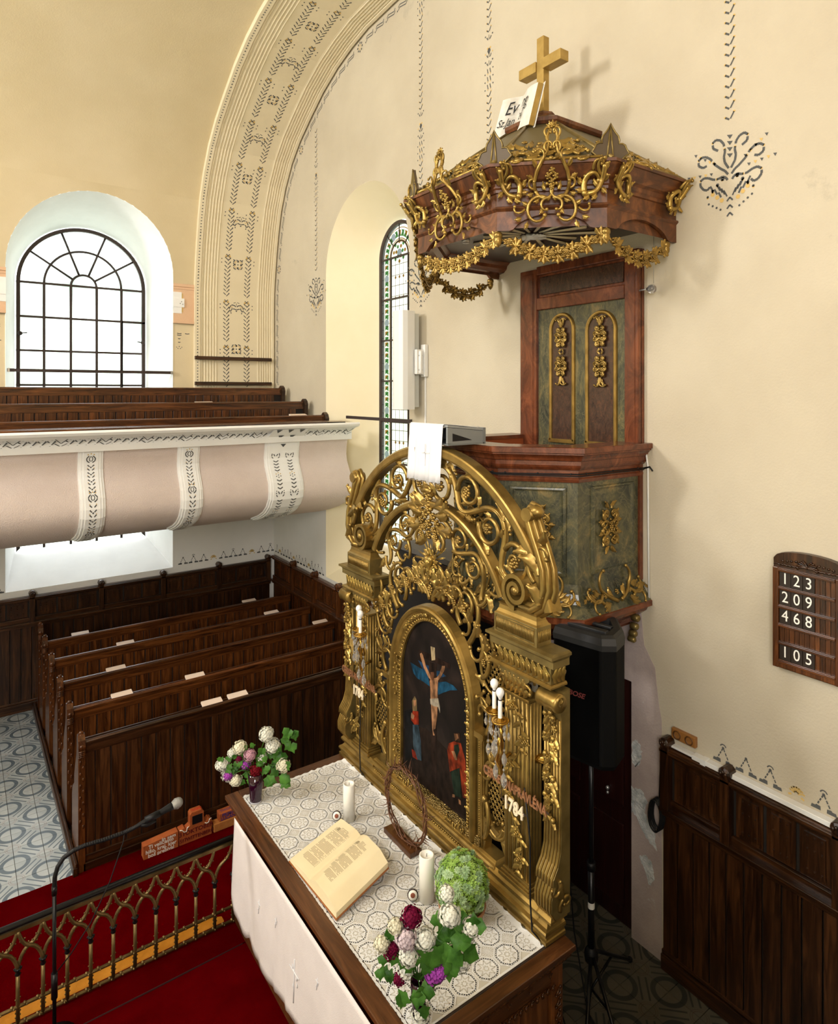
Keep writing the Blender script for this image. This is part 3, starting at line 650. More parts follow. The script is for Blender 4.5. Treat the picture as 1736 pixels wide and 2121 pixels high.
# ---------------- wooden panelling along the walls ----------------
def wainscot(nm, fr, u0, u1, posts, ztop, zmid, mats, label, bw=.13, npan=3, zsteps=None):
    # fr: (O, U) with outward W ; u along the wall
    O, U, W = V3(fr[0]), V3(fr[1]), V3(fr[2]); T = thing(nm, tuple(O+U*((u0+u1)/2)), label, 'panelling')
    def bx(q, a, b, w0, w1, z0, z1):
        c = O+U*((a+b)/2)+W*((w0+w1)/2)+V3((0,0,(z0+z1)/2)); q.obox(c, (abs(b-a), abs(w1-w0), abs(z1-z0)), U, W)
    q = MB(); bx(q, u0, u1, 0, .085, ztop-.03, ztop); bx(q, u0, u1, 0, .06, ztop-.055, ztop-.03); bx(q, u0, u1, 0, .07, ztop-.02, ztop+.012); ob('cap_rail', q, mats[0], T, bevel=.008)
    q = MB(); bx(q, u0, u1, 0, .09, zmid-.03, zmid); bx(q, u0, u1, 0, .065, zmid-.07, zmid-.03); bx(q, u0, u1, 0, .05, zmid-.03, zmid+.06); ob('middle_rail', q, mats[0], T, bevel=.006)
    q = MB(); bx(q, u0, u1, 0, .06, 0, .12); bx(q, u0, u1, 0, .045, .12, .15); ob('plinth', q, mats[0], T, bevel=.006)
    q = MB(); bx(q, u0, u1, 0, .02, .1, ztop); ob('backing', q, M['joint'], T)
    random.seed(7); n = int((u1-u0)/bw); bw = (u1-u0)/n
    pm = MB(); bx(pm, .002, bw-.009, .0, .036, .14, zmid-.06)
    first = None
    for i in range(n):
        if first is None:
            first = ob('board', pm, mats[1], T, bevel=.003); first.location = U*u0-T.location; first.data.transform(Matrix.Translation(T.location))
        else:
            o = first.copy(); COL.objects.link(o); o.location = U*(u0+i*bw)-T.location+W*random.uniform(-.002, .002)
    first_p = None
    for a in posts:
        q = MB(); bx(q, a-.035, a+.035, 0, .085, zmid-.01, ztop+.03)
        c = O+U*a; q.lathe([(0,-.0),(.045,.0),(.045,.085),(.02,.10),(0,.10)], c+V3((0,0,ztop+.045)), 12, W, sm=False)
        for k in range(3): q.ball(c+W*.10+U*(.018*(k-1))+V3((0,0,ztop+.05+.012*(k % 2))), .014, 6, 4)
        if first_p is None: first_p = ob('post', q, mats[1], T, bevel=.004); a0 = a
        else: o = first_p.copy(); COL.objects.link(o); o.location = U*(a-a0)
    ps = sorted(posts); 
    if ps[0]-u0 > .2: ps = [u0]+ps
    if u1-ps[-1] > .2: ps = ps+[u1]
    for a, b in zip(ps, ps[1:]):
        k = npan if b-a > .6 else 1; a_, b_ = a+.045, b-.045; wd = (b_-a_)/k
        for i in range(k):
            l, r = a_+i*wd+.012, a_+(i+1)*wd-.012; q = MB(); z0, z1 = zmid+.065, ztop-.065
            bx(q, l, r, 0, .028, z0, z1); bx(q, l+.03, r-.03, .028, .036, z0+.03, z1-.03)
            for x in (l+.05, (l+r)/2, r-.05):
                for z in (z0+.06, (z0+z1)/2+.03, z1-.05): q.ball(O+U*x+W*.038+V3((0,0,z)), .007, 5, 3)
            ob('panel', q, mats[1], T, bevel=.004)
    return T
DKX = (M['woodx'], M['woodz']); RDY = (M['redy'], M['redz'])
wainscot('wall_panelling', ((0, YF-.005, 0), (1,0,0), (0,-1,0)), -2.0, 4.46, [-1.78,-.885,.005,.90,1.79,2.68,3.565,4.42], 1.60, 1.25, DKX, 'dark oak wall panelling with knobbed posts along the far wall below the white window sill')
wainscot('wall_panelling', ((XW-.005, 0, 0), (0,1,0), (-1,0,0)), 4.48, 10.65, [5.16,5.94,6.72,7.49,8.274,9.042,9.821], 1.66, 1.27, RDY, 'reddish oak wall panelling on the end wall beside the pews, left of the gilded altarpiece', bw=.095)
wn_ = wainscot('wall_panelling', ((XW-.005, 0, 0), (0,1,0), (-1,0,0)), -1.2, 3.03, [2.985,2.50,1.77,1.05,.33,-.39], 1.735, 1.28, (M['woody'], M['woodz']), 'very dark oak wall panelling at lower right, below the hymn number board', bw=.128)
# ---------------- pews ----------------
def pew(y, x0, x1, zt, label, group, zb=0.0, bw=.138, mats=None, kn=True, ledge=True, lo=.10, name='pew'):
    mr, mv = mats or (M['redx'], M['redz'])
    T = thing(name, ((x0+x1)/2, y, zb), label, 'pew', group)
    q = MB(); q.box((x0, y-.012, zt-.115), (x1, y+.03, zt-.012)); q.box((x0, y-.020, zt-.03), (x1, y+.035, zt-.008)); q.tube([(x0, y+.008, zt-.012), (x1, y+.008, zt-.012)], .021, 8, flat=.7, up=(0,0,1)); ob('top_rail', q, mr, T, bevel=.003)
    q = MB(); q.box((x0, y+.002, lo+zb), (x1, y+.03, zt-.1)); ob('backing', q, M['joint'], T)
    q = MB(); q.box((x0-.02, y-.03, zb), (x1, y+.03, zb+.085)); q.box((x0-.01, y-.018, zb+.085), (x1, y+.03, zb+.15)); ob('plinth', q, mr, T, bevel=.006)
    n = int((x1-x0-.1)/bw); first = None; random.seed(int(y*100)); x = x0+.09; k = 0
    while x+bw < x1:
        wide = (k % 9 == 8)
        if wide or k == 0:
            xs0 = x0 if k == 0 else x; q = MB(); q.box((xs0, y-.010, zb+.14), (x0+.085 if k == 0 else x+.07, y+.008, zt-.11)); ob('stile', q, mv, T, bevel=.003); x = x0+.092 if k == 0 else x+.078
        if first is None:
            q = MB(); q.box((x, y-.008, zb+.14), (x+bw-.011, y+.010, zt-.11)); first = ob('board', q, mv, T, bevel=.003); xf = x
        else: o = first.copy(); COL.objects.link(o); o.location = (x-xf, random.uniform(-.002, .002), 0)
        x += bw; k += 1
    if ledge:
        q = MB(); q.box((x0, y+.03, zt-.09), (x1, y+.17, zt-.07)); q.box((x0, y+.155, zt-.07), (x1, y+.17, zt-.05)); ob('book_ledge', q, mr, T)
        if zt-zb > 1 and y > 7: q = MB(); q.box((x0, y-.36, zb+.42), (x1, y-.03, zb+.46)); ob('seat', q, mr, T)
    return T
def pew_end(T, x, y, zb, h, mat, side=1):
    q = MB(); pf = [(-.03,0),(-.03,h-.12),(-.045,h-.06),(-.03,h-.0),(.0,h+.045),(.045,h+.045),(.07,h+.0),(.06,h-.07),(.08,h-.16),(.16,h-.30),(.22,h-.42),(.22,h-.5),(.33,h-.58),(.36,h-.68),(.36,0)]
    q.prism([(a, b) for a, b in pf], ((x, y, zb), (0,1,0), (0,0,1), (1,0,0)), -.03, .03)
    ob('end_panel', q, mat, T, bevel=.008)
    q = MB()
    for i in range(5): q.ball((x, y-.03+.012*i, zb+h-.06+.028*i), .030-.002*i, 8, 5, (1.1, .6, 1))
    for i in range(4): q.tube([(x-.03, y-.04, zb+h-.10-.016*i), (x+.03, y-.04, zb+h-.10-.016*i)], .008, 5)
    for i in range(12): q.ball((x+(.012 if i % 2 else -.012), y-.034, zb+h-.2-.055*i), .012, 6, 4, (1, .5, 1.6))
    ob('carved_front', q, mat, T)
YP = [6.80, 7.55, 8.30, 9.08, 9.80]; grp = None
plab = ['front oak pew screen with tall vertical boards, nearest the altar rail', 'second oak pew from the altar rail, just behind the front screen', 'third oak pew from the altar rail, in the middle of the five', 'fourth oak pew from the altar rail', 'rearmost oak pew, in shadow closest to the far wall panelling']
for i, y in enumerate(YP):
    T = pew(y, 1.0, 4.44 if i else 4.30, 1.22, plab[i], 'oak pews under the gallery', 0, .138, (M['woodx'], M['woodz']) if i == 0 else None, ledge=True)
    pew_end(T, .97, y, 0, 1.24, M['redz'] if i else M['redz'])
T = thing('wall_bench', (2.7, 10.45, 0), 'last bench built against the far wall panelling behind the pews', 'bench'); q = MB(); q.box((1.0, 10.2, .42), (4.44, 10.66, .46)); ob('seat', q, M['woodx'], T); q = MB(); q.box((1.0, 10.25, 0), (4.44, 10.28, .42)); ob('bench_front', q, M['woodz'], T)
pew_end(T, .97, 10.36, 0, 1.24, M['redz'])
q = MB(); q.box((.895, 6.74, 0), (.935, 10.6, .09)); q.box((.91, 6.74, .09), (.932, 10.6, .13)); ob('pew_kerb', q, M['woody'], label='long dark wooden kerb edging the pew ends along the tiled aisle', cat='kerb', bevel=.006)
q = MB(); q.box((.965, 6.84, .0), (4.45, 10.6, .045)); ob('pew_deck', q, M['woodx'], kind='structure')
# booklets on the pew ledges
random.seed(3)
bk = [(1.40,9.88,4),(3.79,9.92,4),(1.83,9.15,3),(3.86,9.18,3),(1.57,8.38,2),(4.27,8.38,2),(2.275,7.61,1),(1.49,7.60,1),(2.23,6.875,0),(2.51,6.86,0)]
bl = ['pale booklet at the left of the rearmost pew ledge','pale booklet at the right of the rearmost pew ledge','pale booklet on the left part of the fourth pew ledge','pale booklet near the wall on the fourth pew ledge','pale booklet on the left part of the middle pew ledge','pale booklet at the wall end of the middle pew ledge','pale booklet near the middle of the second pew ledge','pale booklet at the left of the second pew ledge','left one of two pale booklets lying side by side on the front pew','right one of two pale booklets lying side by side on the front pew']
def booklet(x, y, z, a, label, w_=.21, d=.13, group='booklets on the pew ledges'):
    T = thing('booklet', (x, y, z), label, 'booklet', group); T.rotation_euler = (RAD(12), 0, a)
    q = MB(); q.box((x-w_/2, y-d/2, z), (x+w_/2, y+d/2, z+.003)); q.box((x-w_/2, y-d/2, z+.017), (x+w_/2, y+d/2, z+.020)); q.box((x-w_/2, y+d/2-.004, z), (x+w_/2, y+d/2, z+.02)); ob('cover', q, flat('cover', (.62,.45,.36), .6) if 'bkc' not in M else M['bkc'], T)
    q = MB(); q.box((x-w_/2+.004, y-d/2+.002, z+.003), (x+w_/2-.004, y+d/2-.004, z+.017)); ob('pages', q, M['wax'], T)
M['bkc'] = flat('booklet_cover', (.72,.58,.48), .6)
for (x, y, i), l in zip(bk, bl): booklet(x, YP[i]+.085, 1.185, random.uniform(-.05, .05), l)
# ---------------- gallery ----------------
GP = [(7.98,4.05),(7.76,4.085),(7.75,4.06),(7.775,4.03),(7.86,4.01),(7.97,3.965),(8.04,3.90),(8.06,3.865),(8.10,3.86),(8.10,3.83)]
PP = [(8.10,3.84),(8.125,3.72),(8.135,3.62),(8.11,3.52),(8.05,3.42),(7.99,3.31),(7.975,3.20),(7.99,3.11),(8.06,3.01),(8.18,2.92),(8.34,2.85),(8.6,2.77),(8.95,2.68),(9.3,2.61),(9.9,2.56),(10.7,2.55)]
gal = thing('gallery', (1, 8.0, 2.55), 'white and pink plaster gallery with bulging painted parapet on the left', 'gallery')
gal['kind'] = 'structure'; del gal['label']; del gal['category']; gal.name = 'trim_2'
q = MB(); q.grid([[(x, y, z) for y, z in PP] for x in [-3+.25*i for i in range(31)]+[4.545]]); q.add([(4.545, y, z) for y, z in PP]+[(4.545, 10.7, 3.84)], [tuple(range(len(PP)+1))]); ob('parapet_panel', q, M['pink'], gal)
q = MB(); q.grid([[(x, y, z) for y, z in GP] for x in (-3, 4.547)], sm=False); q.add([(4.547, y, z) for y, z in GP]+[(4.547, 8.3, 3.83),(4.547, 8.3, 4.05)], [tuple(range(len(GP)+2))])
q.box((-3, 7.98, 3.84), (4.546, 8.2, 4.06)); ob('cornice', q, M['white'], gal)
q = MB(); q.box((-3, 7.77, 4.082), (4.05, 8.22, 4.10)); q.tube([(-3, 7.775, 4.092), (4.05, 7.775, 4.092)], .012, 8); q.add([(4.05,7.77,4.10),(4.05,8.22,4.10),(4.5,8.22,4.092),(4.53,7.9,4.088)], [(0,1,2,3)]); ob('handrail_board', q, M['redx'], gal)
q = MB(); q.box((-3, 8.15, 3.2), (4.54, 8.22, 4.08)); q.box((-3, 8.2, 3.2), (4.54, YF-.01, 3.28)); ob('gallery_floor', q, M['woodx'], gal)
q = MB(); q.box((-3, 8.75, 3.28), (4.54, YF-.01, 3.46)); q.box((-3, 9.5, 3.46), (4.54, YF-.01, 3.66)); ob('tier', q, M['woodx'], gal)
def pband(x0, x1, wide=False):
    path = PP[:12]; n = []
    for i, p in enumerate(path):
        a, b = path[max(i-1,0)], path[min(i+1,len(path)-1)]; t = V3((0, b[0]-a[0], b[1]-a[1])).normalized(); n.append(V3((0, t.z, -t.y)))
    w_ = x1-x0; pf = [(x0,-.01),(x0,.018),(x0+.022,.022),(x0+.026,.034),(x0+.05,.034),(x0+.054,.042),(x1-.054,.042),(x1-.05,.034),(x1-.026,.034),(x1-.022,.022),(x1,.018),(x1,-.01)]
    q = MB(); q.grid([[tuple(V3((x, p[0], p[1]))+n[i]*h) for x, h in pf] for i, p in enumerate(path)], sm=False)
    r = [tuple(V3((x, path[-1][0], path[-1][1]))+n[-1]*h) for x, h in pf]; q.add(r, [tuple(range(len(r)))])
    if wide: q.add([(x0, 8.07, 3.86), (x1, 8.07, 3.86), (x1, 7.80, 4.02), (x0, 7.80, 4.02)], [(0,1,2,3)])
    B = ob('rib_band', q, M['white'], gal)
    cl_ = [0]
    for i in range(1, len(path)): cl_.append(cl_[-1]+sqrt((path[i][0]-path[i-1][0])**2+(path[i][1]-path[i-1][1])**2))
    def mp(a, s_):
        i = 0
        while i < len(cl_)-2 and cl_[i+1] < s_: i += 1
        t = (s_-cl_[i])/(cl_[i+1]-cl_[i]); p = V3((a, path[i][0]+(path[i+1][0]-path[i][0])*t, path[i][1]+(path[i+1][1]-path[i][1])*t)); return tuple(p+(n[i]*(1-t)+n[i+1]*t)*.0445)
    st = St(mp); L = cl_[-1]
    cols = [(x0+x1)/2] if not wide else [x0+w_*.30, x0+w_*.70]
    for cx in cols:
        s = .06 if not wide else .16; k = 0
        while s < L-.08:
            if k % 9 == 0:
                for sg in (-1, 1):
                    if wide: st.line((cx+sg*.01, s+.03), (cx+sg*.03, s), .013); st.line((cx+sg*.05, s-.01), (cx+sg*.055, s+.03), .012); st.line((cx+sg*.055, s+.04), (cx+sg*.035, s+.06), .012)
                    else:
                        st.path([(cx+sg*a, s+b) for a, b in ((.02,-.01),(.045,.02),(.04,.05),(.015,.07))], .012); st.path([(cx+sg*a, s+b) for a, b in ((.004,-.005),(.018,.02),(.016,.04),(.004,.055))], .009); st.dot(cx+sg*.03, s-.025, .008, 1)
                if not wide: st.dot(cx, s-.035, .008, 1)
                s += .10
            elif wide and k % 9 == 5:
                for a, b in ((0,0),(.03,.015),(-.03,.015),(0,.03),(.03,.045),(-.03,.045),(0,.06)): st.dot(cx+a, s+b, .008, 1 if b < .02 else 0)
                s += .09
            elif wide: st.line((cx-.035, s), (cx, s+.02), .013); st.line((cx+.035, s), (cx, s+.02), .013); s += .046
            else:
                for sg in (-1, 1): st.line((cx+sg*.012, s+.022), (cx+sg*.034, s), .010, 0, .014)
                if k % 2: st.dot(cx, s+.03, .010)
                else: st.dot(cx+.034, s-.008, .006, 1); st.dot(cx-.034, s-.008, .006, 1)
                s += .047
            k += 1
    if wide:
        cm = (x0+x1)/2; st2 = St(lambda a, b: (a, 8.07-.27*b-.004, 3.86+.16*b-.003))
        for a, b in ((-.16,.85),(0,.85),(.16,.85),(-.08,.35),(.08,.35)): st2.poly([(cm+a-.04, b+.12), (cm+a+.04, b+.12), (cm+a, b-.16)])
        st2.out('stencil', B); st.poly([(cm-.04, .02), (cm+.04, .02), (cm, .065)])
    st.out('stencil', B)
for a, b, w_ in ((-.97,-.71,0),(.07,.32,0),(1.12,1.38,0),(2.20,2.465,0),(3.31,3.80,1)): pband(a, b, bool(w_))
st = St(lambda a, b: (a, 8.045-.185*b, 3.885+.125*b-.004+(-.012 if .2 < b < .8 else 0)))
x = -1.0; k = 0
while x < 4.5:
    if not 3.29 < x < 3.82:
        if k % 5 == 2:
            for i in range(3): st.line((x-.06, .9-.3*i), (x, .6-.3*i), .016 if i else .012); st.line((x, .6-.3*i), (x+.06, .9-.3*i), .014)
            for sg in (-1, 1): st.poly([(x+sg*.09, .1), (x+sg*.045, .1), (x+sg*.07, .35)])
        else: st.line((x-.04, .15), (x-.01, .4), .012); st.line((x, .5), (x+.035, .8), .014); st.dot(x+.0, .85, .012); st.line((x-.045, .8), (x-.02, .7), .011)
    x += .088; k += 1
st.out('stencil_frieze', gal)
gl = ['gallery pew nearest the parapet, its top just above the rail', 'middle gallery pew with a row of small boards', 'rearmost gallery pew in front of the arched window']
for i, (y, zt, zb) in enumerate(((8.53, 4.165, 3.28), (9.22, 4.355, 3.46), (10.07, 4.565, 3.66))):
    T = pew(y, -3.0, 4.40, zt, gl[i], 'pews on the gallery', zb, .12, (M['redx'], M['redz']), lo=.1)
    q = MB(); q.prism([(-.03,0),(-.05,.76),(-.06,.84),(-.03,.90),(.02,.93),(.07,.90),(.09,.84),(.07,.76),(.07,0)], ((4.42, y, zt-.89), (0,1,0), (0,0,1), (1,0,0)), -.03, .03); q.ball((4.385, y+.01, zt-.05), .05, 8, 5, (.4,1,1)); ob('end_panel', q, M['woodz'], T, bevel=.006)
booklet(2.9, 9.30, 4.33, 0, 'pale booklet on the middle gallery pew ledge', .25, group='booklets on the gallery')
booklet(2.18, 8.62, 4.10, 0, 'pale booklet lying behind the gallery rail towards the left', .27, group='booklets on the gallery')
booklet(4.05, 8.65, 4.15, 0, 'pale booklet at the right end of the gallery pew', .25, group='booklets on the gallery')
# ---------------- altar rail ----------------
RY = 5.22
T = thing('altar_rail', (.9, RY, .15), 'low gilt iron altar rail with interlaced gothic arches and black handrail', 'railing')
M['railg'] = gold('rail_gold', (.13,.085,.03), (.24,.165,.065), .4, .7)
q = MB(); q.tube([(-1.5, RY, .855), (1.868, RY, .855)], .024, 10, flat=.75, up=(0,0,1)); ob('handrail', q, M['blackm'], T)
q = MB(); q.box((-1.5, RY-.016, .812), (1.868, RY+.016, .832)); q.box((-1.5, RY-.009, .80), (1.868, RY+.009, .812)); ob('top_bar', q, M['railg'], T)
for nm, z in (('lower_bar', .172), ('lower_bar', .288)):
    q = MB(); q.tube([(-1.5, RY, z), (1.868, RY, z)], .013, 6); x = -1.44
    while x < 1.85: q.ball((x, RY, z+.008), .013, 6, 4); q.ball((x+.012, RY-.012, z), .008, 5, 3); x += .0765
    ob(nm, q, M['railg'], T)
xb = [.355+.1505*k for k in range(-12, 11)]
def sig(t): return t*t*(3-2*t)
b0 = a0_ = None
for x in xb:
    if b0 is None:
        q = MB(); q.tube([(x, RY, .16), (x, RY, .53)], .013, 8)
        for z in (.22, .25, .34): q.ball((x-.014, RY, z), .006, 5, 3); q.ball((x+.014, RY, z+.01), .006, 5, 3)
        b0 = ob('baluster', q, M['railg'], T); x0_ = x
        q = MB(); q.lathe([(.014,-.03),(.02,-.022),(.014,-.012),(.017,0),(.026,.014),(.020,.02),(.013,.028)], (x, RY, .535), 10)
        for k in range(6): q.ball((x+.022*cos(k*pi/3), RY+.022*sin(k*pi/3), .553), .006, 5, 3)
        c0 = ob('capital', q, M['blackm'], b0)
        q = MB()
        for sg in (-1, 1):
            P = [(x+sg*.1505*(.62*t+.38*sig(t)), RY+sg*.006, .55+.26*(.30*t+.70*(.5-.5*cos(pi*t)) if 0 else t+.10*sin(2*pi*t))) for t in [i/14 for i in range(15)]]
            q.tube(P, .0125, 7)
            for i in (3, 5, 9, 11): n_ = -sg if i < 7 else sg; q.ball((P[i][0]+.014*n_*-1, RY, P[i][2]+.010), .0065, 5, 3); q.ball((P[i][0]+.014*n_, RY, P[i][2]-.004), .005, 5, 3)
        ar = ob('gothic_arch', q, M['railg'], T)
    else:
        o = b0.copy(); COL.objects.link(o); o.location.x += x-x0_; c = c0.copy(); COL.objects.link(c); c.parent = o
        if x < 1.80: o = ar.copy(); COL.objects.link(o); o.location.x += x-x0_
# kneeling cushion
q = MB(); rows = []
for i in range(40):
    x = -1.5+3.32*i/39; e = 1 if 0 < i < 39 else .7; sq = 1-.03*abs(sin(i*1.9))
    rows.append([(x, 5.352+.070*cos(a)*abs(cos(a))**-.4*e*sq if abs(cos(a)) > .01 else 5.352, .075+.060*sin(a)*abs(sin(a)+1e-6)**-.45*e*sq) for a in [2*pi*k/16 for k in range(16)]])
q.grid(rows, close=True); q.add(rows[-1], [tuple(range(16))[::-1]])
M['cush'] = plaster('orange_leather', (.42,.16,.013), (.52,.215,.024), .5, 50, .1, big=4)
ob('kneeler_cushion', q, M['cush'], label='long orange-yellow padded kneeling cushion behind the lower bars of the altar rail', cat='cushion')
# ---------------- microphone on stand ----------------
T = thing('microphone_stand', (.545, 4.95, .15), 'black microphone stand with curved gooseneck arm in front of the altar rail', 'stand')
q = MB(); q.tube([(.545,4.95,.17),(.545,4.95,1.22)], .0125, 10); q.tube([(.545,4.95,.45),(.545,4.95,.62)], .020, 10); q.tube([(.545,4.95,1.14),(.545,4.95,1.20)], .017, 10); ob('pole', q, M['blackm'], T)
q = MB(); q.lathe([(0,0),(.14,0),(.14,.012),(.03,.03),(.014,.05)], (.545,4.95,.15), 24); ob('base', q, M['blackm'], T)
pp = [(.545,4.95,1.20),(.548,4.95,1.26),(.565,4.95,1.32),(.60,4.95,1.365),(.66,4.95,1.39),(.73,4.95,1.395),(.85,4.95,1.385),(.98,4.96,1.378),(1.06,4.96,1.388),(1.12,4.96,1.405)]
q = MB(); q.tube(pp, .0135, 8)
for i in range(len(pp)-1):
    for k in range(8): t = k/8; q.ball([pp[i][j]+(pp[i+1][j]-pp[i][j])*t for j in range(3)], .0152, 7, 4)
ob('gooseneck', q, M['black'], T)
q = MB(); q.tube([(1.09,4.96,1.395),(1.13,4.96,1.375),(1.19,4.96,1.39)], .018, 8); q.tube([(1.12,4.96,1.41),(1.22,4.96,1.425)], .024, 10); ob('clip', q, M['black'], T)
T = thing('microphone', (1.0, 4.96, 1.4), 'black handheld microphone with a silver grille held in the gooseneck clip', 'microphone')
d = V3((.30, .02, .052)).normalized(); A = V3((1.02, 4.955, 1.385))
q = MB(); q.lathe([(0,0),(.009,0),(.010,.03),(.014,.05),(.017,.10),(.021,.22),(.026,.28),(.026,.30),(0,.30)], A, 14, d); ob('body', q, M['black'], T)
m, t_, b_ = nt('mesh_grille', .35, .7, (.36,.36,.35)); v = N(t_, 'ShaderNodeTexVoronoi', Scale=420); t_.links.new(mapped(t_, (1,1,1)), v.inputs['Vector']); bump(t_, b_, v.outputs[0], .8, .002)
q = MB(); q.lathe([(.024,0),(.034,.02),(.037,.035),(.035,.055),(.026,.072),(.012,.080),(0,.082)], A+d*.295, 18, d); q.lathe([(.0375,.026),(.039,.034),(.0375,.042)], A+d*.295, 18, d); ob('grille', q, m, T)
q = MB(); P = [A, A+V3((-.04,0,-.01)), V3((.97,4.94,1.33)), V3((.88,4.92,1.10)), V3((.76,4.91,.88)), V3((.64,4.92,.72)), V3((.565,4.93,.64))]
q.tube(P, .0042, 6); ob('cable', q, M['black'], T)
# ---------------- painted bricks by the front pew ----------------
def bevbox(a, b): q = MB(); q.box(a, b); return q
M['brick'] = plaster('brick_orange', (.33,.075,.022), (.42,.12,.035), .7, 40, .3, big=6); M['brick2'] = plaster('brick_tan', (.42,.16,.04), (.50,.21,.06), .7, 40, .3, big=6)
BY = 6.62
T = thing('painted_brick', (1.64, BY, .012), 'orange brick with white handwritten lines, leftmost beside the front pew', 'brick', 'painted bricks')
q = MB(); q.prism([(1.475,.012),(1.80,.012),(1.80,.165),(1.475,.14)], ((0,0,0),(1,0,0),(0,0,1),(0,-1,0)), -BY-.06, -BY+.02); ob('brick_body', q, M['brick'], T, bevel=.006)
text('In sem', .042, (1.71, BY-.0215, .142), (1,0,.0), (0,0,1), M['wax'], T, ext=.0006, bold=.0006, sx=1.2); text('Ti veličasto\nhišo, kraj, kjer\nboš prebival', .050, (1.638, BY-.0215, .073), (1,0,0), (0,0,1), M['wax'], T, ext=.0006, sx=1.0, bold=.0008, line=.82)
T = thing('painted_brick', (1.98, BY, .012), 'church-shaped brick with black panel and red lettering in the middle of the row', 'brick', 'painted bricks')
q = MB(); q.prism([(1.81,.012),(2.13,.012),(2.13,.16),(2.10,.175),(2.075,.15),(2.05,.165),(2.05,.275),(2.03,.295),(1.93,.295),(1.915,.275),(1.915,.17),(1.88,.15),(1.86,.17),(1.81,.16)], ((0,0,0),(1,0,0),(0,0,1),(0,-1,0)), -BY-.06, -BY+.02); ob('brick_body', q, M['brick'], T, bevel=.005)
q = MB(); q.box((1.935, BY-.024, .175), (2.035, BY-.0215, .258)); ob('black_panel', q, M['black'], T)
rd = flat('red_paint', (.11,.002,.003), .6)
text('31OKTOBER', .058, (1.975, BY-.0225, .115), (1,0,0), (0,0,1), rd, T, ext=.0006, sx=1.05, bold=.001); text('1517WITTENBERG', .05, (1.97, BY-.0225, .05), (1,0,0), (0,0,1), rd, T, ext=.0006, sx=.88, bold=.001); text('THESE', .04, (1.985, BY+.015, .2965), (1,0,0), (0,1,0), flat('bright_red', (.6,.02,.01)), T, ext=.0005, sx=.9)
q = MB(); q.tube([(1.815,BY-.022,.165),(1.835,BY-.024,.16),(1.855,BY-.024,.135),(1.88,BY-.024,.132),(1.885,BY-.024,.165),(1.90,BY-.024,.175)], .004, 5); q.tube([(2.06,BY-.022,.15),(2.08,BY-.024,.138),(2.10,BY-.024,.145),(2.105,BY-.024,.17),(2.125,BY-.024,.175)], .004, 5); ob('white_line', q, M['wax'], T)
q = MB(); q.box((2.15, BY-.03, .012), (2.50, BY+.06, .095)); ob('painted_brick', q, M['brick2'], label='plain tan brick lying flat under the purple-lettered one', cat='brick', group='painted bricks', bevel=.006)
T = thing('painted_brick', (2.32, BY, .095), 'orange brick with purple lettering resting on the plain tan brick', 'brick', 'painted bricks')
q = MB(); q.box((2.21, BY-.02, .095), (2.50, BY+.07, .175)); ob('brick_body', q, M['brick'], T, bevel=.006); pu = flat('purple_paint', (.06,.03,.16), .6)
text('PRIMA\nLUCAN', .045, (2.30, BY-.0215, .133), (1,0,0), (0,0,1), pu, T, ext=.0005, bold=.001, line=.75); text('THOMAS', .045, (2.32, BY+.02, .176), (1,0,0), (0,1,0), pu, T, ext=.0005)
# ---------------- hymn board ----------------
HX = 4.50
T = thing('hymn_board', (HX, 1.96, 2.655), 'carved brown wooden hymn number board hanging on the right wall', 'hymn board')
q = MB(); pl = [(1.75,2.68),(1.76,2.655),(2.155,2.655),(2.17,2.67),(2.175,3.385),(2.16,3.405)]+[(1.96+.2*cos(a), 3.40+.045*sin(a)) for a in [pi*k/10 for k in range(1, 10)]]+[(1.755,3.40),(1.745,3.38)]
q.prism(pl, ((0,0,0),(0,1,0),(0,0,1),(1,0,0)), HX-.0, XW-.002); ob('back_board', q, M['woodz'], T, bevel=.004)
q = MB(); q.box((HX-.022, 2.135, 2.66), (HX, 2.172, 3.33)); q.box((HX-.022, 1.75, 2.66), (HX, 1.79, 3.33)); q.box((HX-.020, 1.753, 2.663), (HX, 2.168, 2.70)); ob('frame', q, M['redz'], T, bevel=.005)
q = MB()
for sg in (-1, 1):
    for i in range(5): q.tube([(HX-.006, 1.96+sg*p[0], 3.355+p[1]) for p in cl(.0, 0, .25+i*.28, .07-.004*i, -8, -22, 8)], [.006]*9, 5)
    for i in range(6): q.tube([(HX-.006, 1.96+sg*(.05+.024*i+p[0]), 3.345+p[1]) for p in cl(0, 0, .7, .045, -20, -40, 8)], [.006-.0004*k for k in range(9)], 5)
    for i in range(4): q.ball((HX-.004, 1.96+sg*(.07+.028*i), 3.385-.004*i), .010, 6, 4, (.5,1,.8))
ob('carved_crest', q, M['woody'], T)
shz = [3.315, 3.194, 3.07, 2.947, 2.830, 2.705]
for z in shz: q = MB(); q.box((HX-.026, 1.79, z-.010), (HX, 2.135, z+.006)); q.box((HX-.020, 1.79, z+.006), (HX, 2.135, z+.012)); ob('shelf_rail', q, M['redy'], T, bevel=.002)
for i in range(11): q = MB(); q.box((HX-.004, 1.792+i*.0312, 2.70), (HX+.001, 1.819+i*.0312, 3.32)); ob('back_slat', q, M['redz'], T)
for r, s_ in ((0, '123'), (1, '209'), (2, '468'), (4, '105')):
    z = (shz[r]+shz[r+1])/2+.002
    for c, y in zip(s_, (2.095, 2.022, 1.948)):
        q = MB(); q.box((HX-.012, y-.035, z-.052), (HX-.006, y+.035, z+.052)); card = ob('number_card', q, flat('card_black', (.02,.012,.008), .5) if 'card' not in M else M['card'], T)
        text(c, .105, (HX-.0125, y, z), (0,-1,0), (0,0,1), M['wax'], card, 'digit', ext=.0008, sx=.85)
